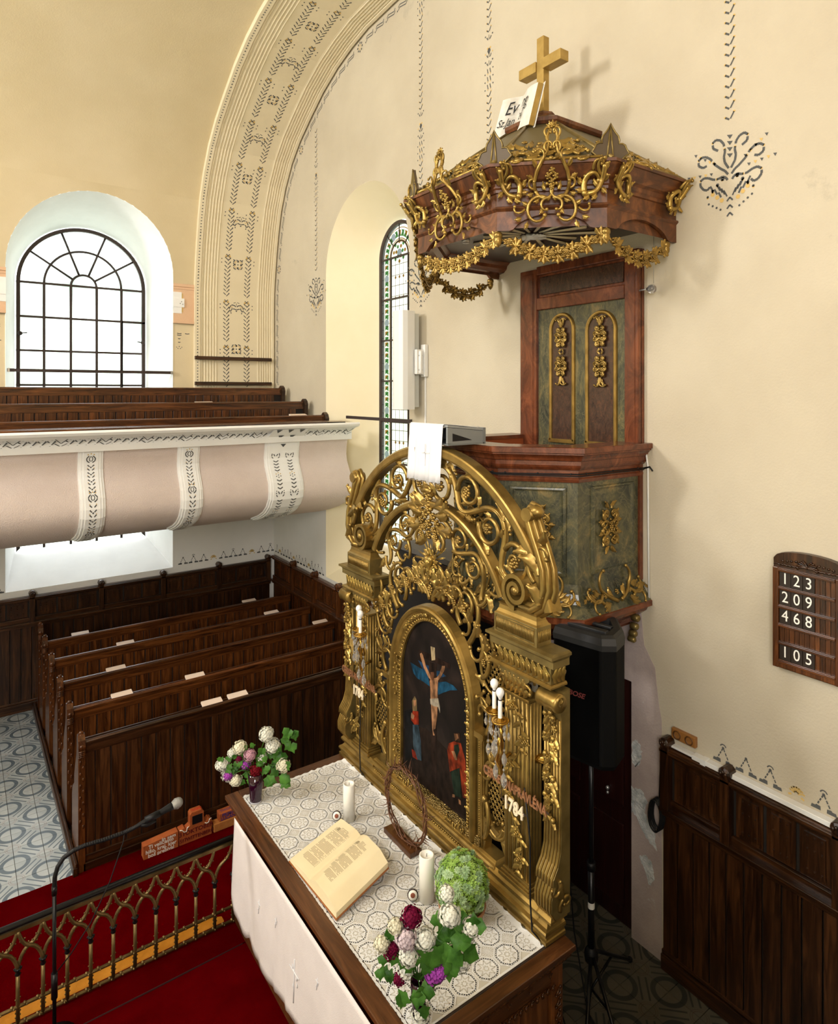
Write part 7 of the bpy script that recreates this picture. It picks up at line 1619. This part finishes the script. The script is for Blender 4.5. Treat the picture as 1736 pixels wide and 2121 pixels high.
# acorns and rose garlands
AC = offpoly(CP, -.018); AC[0] = (4.44, AC[0][1]); AC[-1] = (4.44, AC[-1][1])
for k, (x, y) in enumerate(AC):
    q = MB(); q.lathe([(.012,.055),(.03,.045),(.034,.03),(.032,.012),(.026,.008),(.030,-.002),(.028,-.024),(.018,-.044),(.006,-.055),(0,-.06)], (x, y, 5.60), 14); ob('acorn_finial', q, M['gold'], CT)
def garl(a, b, sag, lab):
    a, b = V3(a), V3(b); U = (b-a).normalized(); W = V3((U.y, -U.x, 0)); 
    if W.dot((a+b)/2-V3((4.3, PC, 0))) < 0: W = -W
    L = (b-a).length; o = Orn(lambda u, v, w: tuple(a+U*u+V3((0,0,v))+W*w)); n = int(L/.042)
    f = lambda t: -sag*4*t*(1-t)
    o.tube([(L*k/20, f(k/20)-.01, 0) for k in range(21)], .010, 0, 5)
    n = int(L/.094)
    for k in range(n):
        t = (k+.5)/n; u = L*t; v = f(t); R_ = .045 if abs(2*t-1) < .7 else .035
        for j in range(6):
            a_ = j*pi/3+k; o.q.ball(o.mp(u+R_*.75*cos(a_), v+R_*.75*sin(a_), .012), R_*.52, 6, 4, (1, 1, .5))
        for rr, ww in ((.50, .022), (.28, .032)): o.tube([(u+R_*rr*cos(2*pi*j/9), v+R_*rr*sin(2*pi*j/9), ww) for j in range(10)], R_*.13, 0, 5)
        o.ball(u, v, R_*.2, .036)
        for e, ww in ((u-.047, 1), (u-.047, -1)):
            te = max(0, min(1, e/L)); c_ = (e, f(te)-.004)
            d_ = V3((0, 0, 0)); base = [c_[0], c_[1]]
            for j in (-1, 0, 1):
                a_ = ww*(pi/2)+j*.62; o.leaf(base[0], base[1], a_, .058, .040, .004, 0, 1)
    return o.out('rose_garland', M['gold'], CT)
for i in range(5):
    a, b = AC[i], AC[i+1]; a_ = V3((a[0], a[1], 5.615)); b_ = V3((b[0], b[1], 5.615)); d = (b_-a_).normalized(); garl(a_+d*.03+V3((0,0,-.01)), b_-d*.03+V3((0,0,-.01)), .125 if i in (0, 1) else (.11 if i == 2 else .14), '')
# gilt rococo mounts
def rococo_corner(i, side):   # C-scroll beside corner i, on face to the given side
    a, b = (CP[i], CP[i+1]) if side > 0 else (CP[i], CP[i-1]); O, U, W, L = facefr(a, b, .0); O = V3((a[0], a[1], 0))
    def mp_(u, v, w): 
        u *= .80; v = 5.975+(v-5.975)*.88; w *= .9; lean = .03+max(0, (v-5.97))*.85; return tuple(O+U*u+V3((0,0,v))+W*(w+lean))
    o = Orn(mp_)
    o.sc(.035, 6.07, -pi/2+.15, .30, -1.5, 13, .016, .011, .02); o.sc(.20, 5.985, pi/2-.4, .20, -1, -1, .001, .001, .02) if 0 else None
    o.sc(.20, 5.88, 1.3, .26, 3, 22, .018, .009, .02); o.sc(.17, 5.87, pi, .16, -4, -18, .016, .008, .02); o.sc(.05, 6.0, .5, .16, 6, 30, .010, .007, .02); o.sc(.13, 6.04, 1.4, .12, 10, 44, .009, .006, .02)
    for u, v, h in ((.04,6.03,2.0),(.045,5.97,2.4),(.06,5.91,-2.6),(.10,5.87,-1.2),(.16,5.86,-.9),(.21,5.90,-.2),(.215,5.95,.5),(.05,6.06,1.0),(.08,5.93,.6)): o.leaf(u, v, h, .055, .035, .02, .5)
    for u, v in ((.09,6.0),(.12,5.97),(.17,5.99),(.20,6.0)): o.ball(u, v, .012, .025)
    o.out('rococo_mount', M['goldb'], CT)
for i, s_ in ((1, -1), (1, 1), (2, -1), (2, 1), (3, -1), (3, 1)): rococo_corner(i, s_)
rococo_corner(0, 1)
def rococo_centre(i):
    a, b = CP[i], CP[i+1]; O, U, W, L = facefr(a, b); O = V3((O.x, O.y, 0))
    def mp_(u, v, w):
        u *= .84
        if v < 5.95: l = .02
        elif v < 6.10: l = .02+(v-5.95)*.75
        else: l = .135-(v-6.10)*.12
        return tuple(O+U*u+V3((0,0,v))+W*(w+l+.01))
    o = Orn(mp_, 1.0)
    for s_ in (-1, 1):
        H = lambda a: a if s_ > 0 else pi-a
        P = [(s_*a_, b_) for a_, b_ in ((.012,6.33),(.03,6.29),(.045,6.25),(.030,6.20),(.045,6.15),(.085,6.09),(.125,6.03),(.145,5.97),(.135,5.91))]
        o.tube([(x, y, .02) for x, y in P], [.010,.012,.013,.011,.012,.013,.014,.014,.012], 0, 7); o.tube([(x, y, .032) for x, y in P], .0055, 0, 5)
        o.sc(s_*.045, 6.255, H(.6), .14, s_*16, s_*50, .009, .007, .02); o.sc(s_*.05, 6.15, H(.7), .15, s_*16, s_*46, .010, .007, .02)
        o.sc(s_*.10, 6.07, H(2.6), .16, s_*-10, s_*-32, .009, .006, .025); o.sc(s_*.14, 5.93, H(-.3), .13, s_*18, s_*50, .011, .008, .02)
        o.sc(s_*.135, 5.92, H(-1.9), .27, s_*-7, s_*-24, .014, .008, .02); o.sc(s_*.01, 5.86, H(.25), .17, s_*-9, s_*-34, .012, .008, .025)
        o.sc(s_*.02, 5.85, H(.75), .44, s_*-7, s_*-15, .014, .010, .02)
        o.sc(s_*.22, 5.79, H(-.8), .13, s_*3, s_*40, .010, .007, .02)
        for u, v, h in ((.12,6.06,.5),(.15,5.99,.1),(.15,5.90,-.5),(.10,5.86,-.7),(.19,5.82,.1),(.25,5.73,-.5),(.20,5.70,-1.4),(.05,5.92,.9),(.07,5.80,-1.3)): o.leaf(s_*u, v, H(h), .055, .036, .02, s_*.5)
    for k, (u, v) in enumerate(((0,6.03),(-.03,6.0),(.03,6.0),(0,5.97))): o.flower(u, v, .026, .03)
    o.flower(0, 5.935, .022, .03); o.flower(0, 6.335, .024, .03)
    for a_ in range(5): o.leaf(0, 6.32, .3+a_*.6, .05, .035, .02, .3)
    o.out('rococo_centrepiece', M['goldb'], CT)
for i in (1, 2, 3): rococo_centre(i)
# roof: panels rising to the cross plinth, gilt relief, leaf acroteria
RB = offpoly(CP, .075); TP = [(WX, 3.72), (4.02, 3.72), (3.90, 3.86), (3.90, 4.05), (4.02, 4.19), (WX, 4.19)]
TOPZ = 6.74
for i in range(5):
    a, b, c, d = V3((*RB[i], 6.11)), V3((*RB[i+1], 6.11)), V3((*TP[i+1], TOPZ)), V3((*TP[i], TOPZ))
    q = MB(); q.add([a, b, c, d], [(0,1,2,3)]); rf = ob('roof_panel', q, flat('olive_paint', (.11,.085,.035), .5) if 'olive' not in M else M['olive'], CT); M['olive'] = rf.data.materials[0]
    q = MB(); nrm_ = (b-a).cross(d-a).normalized(); nrm_ = -nrm_ if nrm_.z < 0 else nrm_
    q.tube([a, d], .018, 6); ob('roof_rib', q, M['goldd'], CT)
    U = (b-a).normalized(); mid = (a+b)/2; up = ((c+d)/2-mid); Lh = up.length; up.normalize()
    o = Orn(lambda u, v, w, mid=mid, U=U, up=up, nrm_=nrm_: tuple(mid+U*u+up*v+nrm_*w)); hw = (b-a).length/2; random.seed(i+40)
    for k in range(46):
        v = .03+.42*random.random()**1.3; u = random.uniform(-1, 1)*(hw-.07)*(1-v/Lh*.95)
        t_ = random.random()
        if t_ < .45: o.leaf(u, v, random.uniform(0, pi), .085, .05, .01, .6)
        elif t_ < .75: o.sc(u, v, random.uniform(0, 6), .13, 8, 34, .012, .008, .012)
        else: o.flower(u, v, .024, .01)
    o.tube([(-hw*.80, .02, .01), (0, .025, .01), (hw*.80, .02, .01)], .014, 0, 6)
    o.out('roof_relief', M['goldb'], CT)
q = MB(); q.grid([[(x, y, z) for x, y in offpoly(TP, d)] for d, z in ((.06,6.70),(.08,6.72),(.08,6.75),(.02,6.78),(-.07,6.82),(-.08,6.84))], sm=False); q.add([(x, y, 6.84) for x, y in offpoly(TP, -.08)], [(0,1,2,3,4,5)]); ob('roof_cap', q, M['walnut'], CT)
def leafac(p, k):
    d = V3((p[0]-4.3, p[1]-PC, 0)).normalized(); U = V3((-d.y, d.x, 0)); O = V3((p[0], p[1], 6.10))-d*.02
    half = [(0,.0),(.075,.0),(.095,.03),(.135,.06),(.115,.09),(.105,.115),(.085,.125),(.062,.125),(.064,.15),(.056,.175),(.035,.20),(.018,.225),(.0,.262)]
    pl = [(-a, b) for a, b in half[::-1]][:-1]+half[1:] if 0 else [(a, b) for a, b in half[1:]]+[(-a, b) for a, b in half[1:-1][::-1]]
    q = MB(); q.prism(pl, (O, U, V3((0,0,1)), d), -.012, .012); L_ = ob('leaf_acroterion', q, flat('grey_brown_leaf', (.085,.06,.035), .6) if 'lfb' not in M else M['lfb'], CT); M['lfb'] = L_.data.materials[0]
    q = MB(); P = [O+U*a+V3((0,0,b))+d*.013 for a, b in pl]; q.tube(P+[P[0]], .0065, 5); q.tube([O+d*.013+U*.02, O+d*.013+V3((0,0,.24))], .007, 5); q.tube([O+d*.013-U*.03, O+d*.013+V3((0,0,.24))], .007, 5); ob('gold_edge', q, M['goldd'], L_)
for k in (1, 2, 3, 4): leafac(offpoly(CP, .05)[k], k)
# cross
T = thing('gilt_cross', (4.15, PC, 6.84), 'tall plain gilded wooden cross on top of the pulpit canopy', 'cross')
M['cross'] = gold('cross_gold', (.34,.22,.055), (.46,.31,.09), .45, .45)
q = MB(); q.lathe([(.0,6.83),(.12,6.83),(.125,6.87),(.105,6.895),(.07,6.91),(.0,6.91)], (4.15, PC, 0), 8, sm=False); ob('plinth', q, M['walnut'], T)
q = MB(); q.box((4.115, PC-.040, 6.90), (4.185, PC+.040, 7.565)); ob('upright', q, M['cross'], T, bevel=.003)
q = MB(); q.box((4.10, PC-.245, 7.275), (4.20, PC-.040, 7.365)); q.box((4.10, PC+.040, 7.275), (4.20, PC+.245, 7.365)); q.box((4.12, PC-.24, 7.28), (4.18, PC+.24, 7.36)); ob('crossbar', q, M['cross'], T, bevel=.003)
# open gospel book on the canopy roof
T = thing('gospel_book', (3.9, 4.0, 6.66), 'painted wooden open book with black lettering beside the gilded cross', 'book')
L0, L1 = V3((3.80, 4.235, 6.715)), V3((3.80, 4.10, 7.00)); S0_, S1_ = V3((3.93, 4.045, 6.68)), V3((3.93, 3.935, 6.98)); R0_, R1_ = V3((3.80, 3.815, 6.70)), V3((3.80, 3.70, 7.015))
L0, L1, S0_, S1_, R0_, R1_ = [V3(p) for p in ((3.80,4.216,6.687),(3.80,4.082,6.982),(3.90,4.052,6.70),(3.90,3.947,6.995),(3.78,3.76,6.665),(3.78,3.652,6.966))]
def page(P0, P1, S0, S1, lf, nm):
    q = MB(); n = 8; rows = []
    nn = (P1-P0).cross(S0-P0).normalized(); nn = nn if nn.x < 0 else -nn
    for k in range(n+1): t = k/n; bul = .028*sin(pi*min(1, t*1.15))*(1-t*.3); rows.append([P0.lerp(S0, t)+nn*bul, P1.lerp(S1, t)+nn*bul])
    q.grid(rows); ob('page', q, M['whitebk'], T); q = MB()
    back = [[r[0]-nn*.045, r[1]-nn*.045] for r in rows]; fr_ = [[rows[i][e] for i in range(n+1)] for e in (0, 1)]; bk_ = [[back[i][e] for i in range(n+1)] for e in (0, 1)]
    for e in (0, 1): q.grid([fr_[e], bk_[e]], sm=False)
    q.add([rows[0][0], rows[0][1], back[0][1], back[0][0]], [(0,1,2,3)]); ob('page_edges', q, M['cross'] if nm else M['walnut'], T)
    q = MB(); q.grid([[r[0]-nn*.046, r[1]-nn*.046] for r in rows]); q.add([P0-nn*.05+(P0-S0)*.08-(P1-P0)*.04, P1-nn*.05+(P0-S0)*.08+(P1-P0)*.04, S1-nn*.05+(P1-P0)*.04, S0-nn*.05-(P1-P0)*.04], [(0,1,2,3)]); ob('cover', q, M['whitebk'], T)
    return nn
M['whitebk'] = plaster('aged_white_paint', (.60,.57,.50), (.72,.70,.66), .7, 20, .1, big=9)
n1_ = page(L0, L1, S0_, S1_, 1, 0); n2_ = page(R0_, R1_, S0_, S1_, 0, 1)
U1 = (S0_-L0).normalized(); V1 = (L1-L0).normalized(); c1 = (L0+L1+S0_+S1_)/4+n1_*.028
text('Ev', .145, c1+V1*.065+U1*.02, U1, V1, M['black'], T, shear=.25, ext=.0006, sx=.8); text('Sz.Jan', .09, c1-V1*.045, U1, V1, M['black'], T, shear=.25, ext=.0006, sx=.75)
U2 = (R0_-S0_).normalized(); V2 = (R1_-R0_).normalized(); c2 = (R0_+R1_+S0_+S1_)/4+n2_*.032
text('ng', .13, c2+V2*.06+U2*.02, U2, V2, M['black'], T, shear=.2, ext=.0006, sx=.8); text('s', .06, c2+V2*.0+U2*.01, U2, V2, M['black'], T, ext=.0006); text('24', .075, c2-V2*.05-U2*.02, U2, V2, M['black'], T, shear=.2, ext=.0006, sx=.8)
q = MB(); q.tube([(3.95, 4.0, 6.40), (3.95, 4.0, 6.72)], .015, 6); q.tube([(3.95, 4.12, 6.45), (3.88, 4.13, 6.72)], .006, 5); ob('support', q, M['iron'], T)
# ---------------- wall loudspeaker and bare bulb ----------------
T = thing('wall_loudspeaker', (4.33, 6.30, 4.29), 'tall slim white column loudspeaker on the wall beside the stained glass window', 'loudspeaker')
q = MB(); q.prism([(4.30,6.235),(4.24,6.25),(4.215,6.30),(4.215,6.40),(4.24,6.46),(4.30,6.475),(4.42,6.45),(4.42,6.26)], ((0,0,0),(1,0,0),(0,1,0),(0,0,1)), 4.295, 5.455); ob('cabinet', q, M['whitep'], T, bevel=.006)
q = MB(); 
for k in range(18): q.ball((4.25, 6.463, 4.36+.06*k), .016, 6, 4, (1, .4, 1.3))
ob('grille_edge', q, M['whitep'], T)
q = MB(); q.box((4.42, 6.29, 4.32), (4.50, 6.42, 5.43)); ob('rear_housing', q, flat('grey_plastic', (.55,.56,.52), .5), T)
q = MB(); q.box((4.40, 6.195, 4.71), (4.50, 6.245, 5.00)); q.box((4.50, 6.17, 4.68), (4.546, 6.25, 5.06)); q.tube([(4.45,6.19,4.72),(4.45,6.19,4.98)], .02, 8); ob('bracket', q, M['whitep'], T, bevel=.004)
q = MB()
for z in (4.76, 4.93): 
    for x in (4.43, 4.47): q.ball((x, 6.192, z), .010, 6, 4)
q.tube([(4.42,6.26,4.70),(4.43,6.22,4.72),(4.50,6.19,4.69)], .005, 5); ob('screws', q, M['tin'], T)
q = MB(); q.box((4.535, 6.205, 3.6), (4.548, 6.225, 4.68)); ob('cable_duct', q, M['whitep'], label='thin white cable duct running down the wall below the slim column loudspeaker', cat='duct')
T = thing('wall_bulb', (4.45, 3.09, 5.31), 'clear bulb on a short arm at the right edge of the pulpit back panel', 'lamp')
q = MB(); q.tube([(4.48, 3.215, 5.315), (4.46, 3.13, 5.315)], .007, 6); q.tube([(4.50, 3.10, 5.8), (4.50, 3.10, 5.36)], .0025, 4); ob('arm', q, M['tin'], T); q = MB(); q.ball((4.455, 3.085, 5.31), .036, 12, 8); ob('glass', q, M['crystal'], T); q = MB(); q.ball((4.455, 3.088, 5.315), .016, 8, 5); q.tube([(4.46,3.13,5.315),(4.456,3.10,5.313)], .013, 8); ob('filament', q, M['iron'], T)
# ---------------- portable loudspeaker on tripod ----------------
T = thing('portable_loudspeaker', (3.82, 3.13, 1.86), 'black portable loudspeaker with top handle on the tripod beside the altarpiece', 'loudspeaker')
PL = [(3.575,3.30),(3.65,2.925),(3.73,2.865),(3.90,2.925),(4.09,3.13),(4.02,3.34),(3.74,3.42)]
def poly3(q, z0, z1, f0=1, f1=1, cap=True):
    cx, cy = 3.83, 3.12; A = [(cx+(x-cx)*f0, cy+(y-cy)*f0, z0) for x, y in PL]; B = [(cx+(x-cx)*f1, cy+(y-cy)*f1, z1) for x, y in PL]; q.grid([A, B], close=True, sm=False)
    if cap: q.add(A, [tuple(range(7))[::-1]]); q.add(B, [tuple(range(7))])
M['blk2'] = flat('matt_black', (.002,.002,.002), .75, 0, .15); q = MB(); poly3(q, 1.90, 2.72); poly3(q, 1.86, 1.90, .9, 1.0); ob('cabinet', q, M['blk2'], T, bevel=.012)
q = MB(); cx, cy = 3.83, 3.12; cp = lambda f, z, g=1: [(cx+(x-cx)*f, cy+(y-cy)*f, z) for x, y in PL]
q.grid([cp(1.015, 2.70), cp(1.02, 2.74), cp(.97, 2.785), cp(.86, 2.80), cp(.62, 2.80), cp(.60, 2.745)], close=True, sm=False); q.add(cp(.60, 2.745), [tuple(range(7))]); M['charc'] = flat('charcoal_plastic', (.014,.0145,.016), .5); ob('top_cap', q, M['charc'], T)
q = MB(); A = V3((3.665,3.30,2.805)); B = V3((3.74,2.95,2.805)); q.obox((A+B)/2, ((B-A).length, .05, .022), (B-A), V3((-(B-A).y, (B-A).x, 0))); q.obox((A+B)/2+V3((.13,.04,-.01)), ((B-A).length*.9, .035, .02), (B-A), V3((-(B-A).y, (B-A).x, 0))); ob('handle', q, M['charc'], T, bevel=.005)
q = MB(); A = V3((3.572,3.30,2.3)); B = V3((3.648,2.925,2.3)); Ug = (B-A).normalized(); Wg = V3((Ug.y, -Ug.x, 0)); Wg = Wg if Wg.x < 0 else -Wg
q.obox((A+B)/2+Wg*.004, (.34, .80, .008), Ug, (0,0,1)); ob('grille', q, flat('grille_black', (.0015,.0015,.0015), .9, 0, .05), T)
text('BOSE', .05, A.lerp(B, .5)+Wg*.010+V3((0,0,.05)), Ug, (0,0,1), flat('dim_red', (.16,.03,.03), .5), T, ext=.001, sx=1.1, shear=.3, bold=.001)
T = thing('speaker_tripod', (3.82, 3.157, 0), 'black tripod stand with a small white label carrying the portable loudspeaker', 'stand'); x, y = 3.82, 3.157
q = MB(); q.tube([(x,y,.30),(x,y,1.0)], .024, 12); q.tube([(x,y,.95),(x,y,1.88)], .018, 12); ob('pole', q, M['blackm'], T)
q = MB(); q.lathe([(.024,.30),(.045,.31),(.052,.35),(.045,.39),(.024,.41)], (x,y,0), 12); ob('leg_hub', q, M['black'], T); q = MB(); q.tube([(x,y,.98),(x,y,1.04)], .032, 10); ob('collar', q, M['black'], T)
q = MB(); q.lathe([(.0247,.70),(.0247,.745)], (x,y,0), 14); ob('paper_label', q, M['wax'], T)
for a in (-115, 5, 215+0):
    a = RAD(a); ex, ey = x+.52*cos(a), y+.52*sin(a); q = MB(); q.tube([(x+.03*cos(a), y+.03*sin(a), .37), (ex, ey, .02)], .014, 8); lg = ob('leg', q, M['blackm'], T); q = MB(); q.tube([(x, y, .10), (x+.26*cos(a), y+.26*sin(a), .19)], .009, 6); ob('brace', q, M['blackm'], T); q = MB(); q.ball((ex, ey, .022), .022, 8, 5); ob('rubber_foot', q, M['black'], lg)
q = MB(); q.tube([(3.75,3.36,1.95),(3.70,3.36,1.2),(3.66,3.34,.5),(3.60,3.3,.06),(3.5,3.1,.01),(3.35,2.9,.01)], .006, 6); q.tube([(3.78,3.38,1.95),(3.75,3.33,1.1),(3.74,3.25,.5),(3.72,3.1,.02),(3.6,2.7,.01)], .006, 6); ob('speaker_cable', q, M['black'], label='pair of thin black cables hanging from the portable loudspeaker to the floor', cat='cable')

# dark stair enclosure of the pulpit, seen through the openwork
T = thing('pulpit_stair', (4.2, 5.4, 0), 'dark enclosed pulpit stair with grey top edge, glimpsed behind the altarpiece openwork', 'stair')
q = MB(); q.box((3.82, 4.72, 0), (4.44, 5.70, 2.86)); q.box((3.82, 5.70, 0), (4.44, 6.05, 2.45)); ob('enclosure', q, M['dark'], T)
q = MB(); q.box((3.79, 4.70, 2.86), (4.45, 5.73, 2.91)); ob('top_board', q, flat('grey_board', (.10,.095,.09), .6), T)  # plain grey board along the top of the dark enclosure
q = MB(); q.box((3.808, 4.72, 2.0), (3.82, 5.1, 2.84)); ob('side_panel', q, M['woodz'], T, bevel=.005)
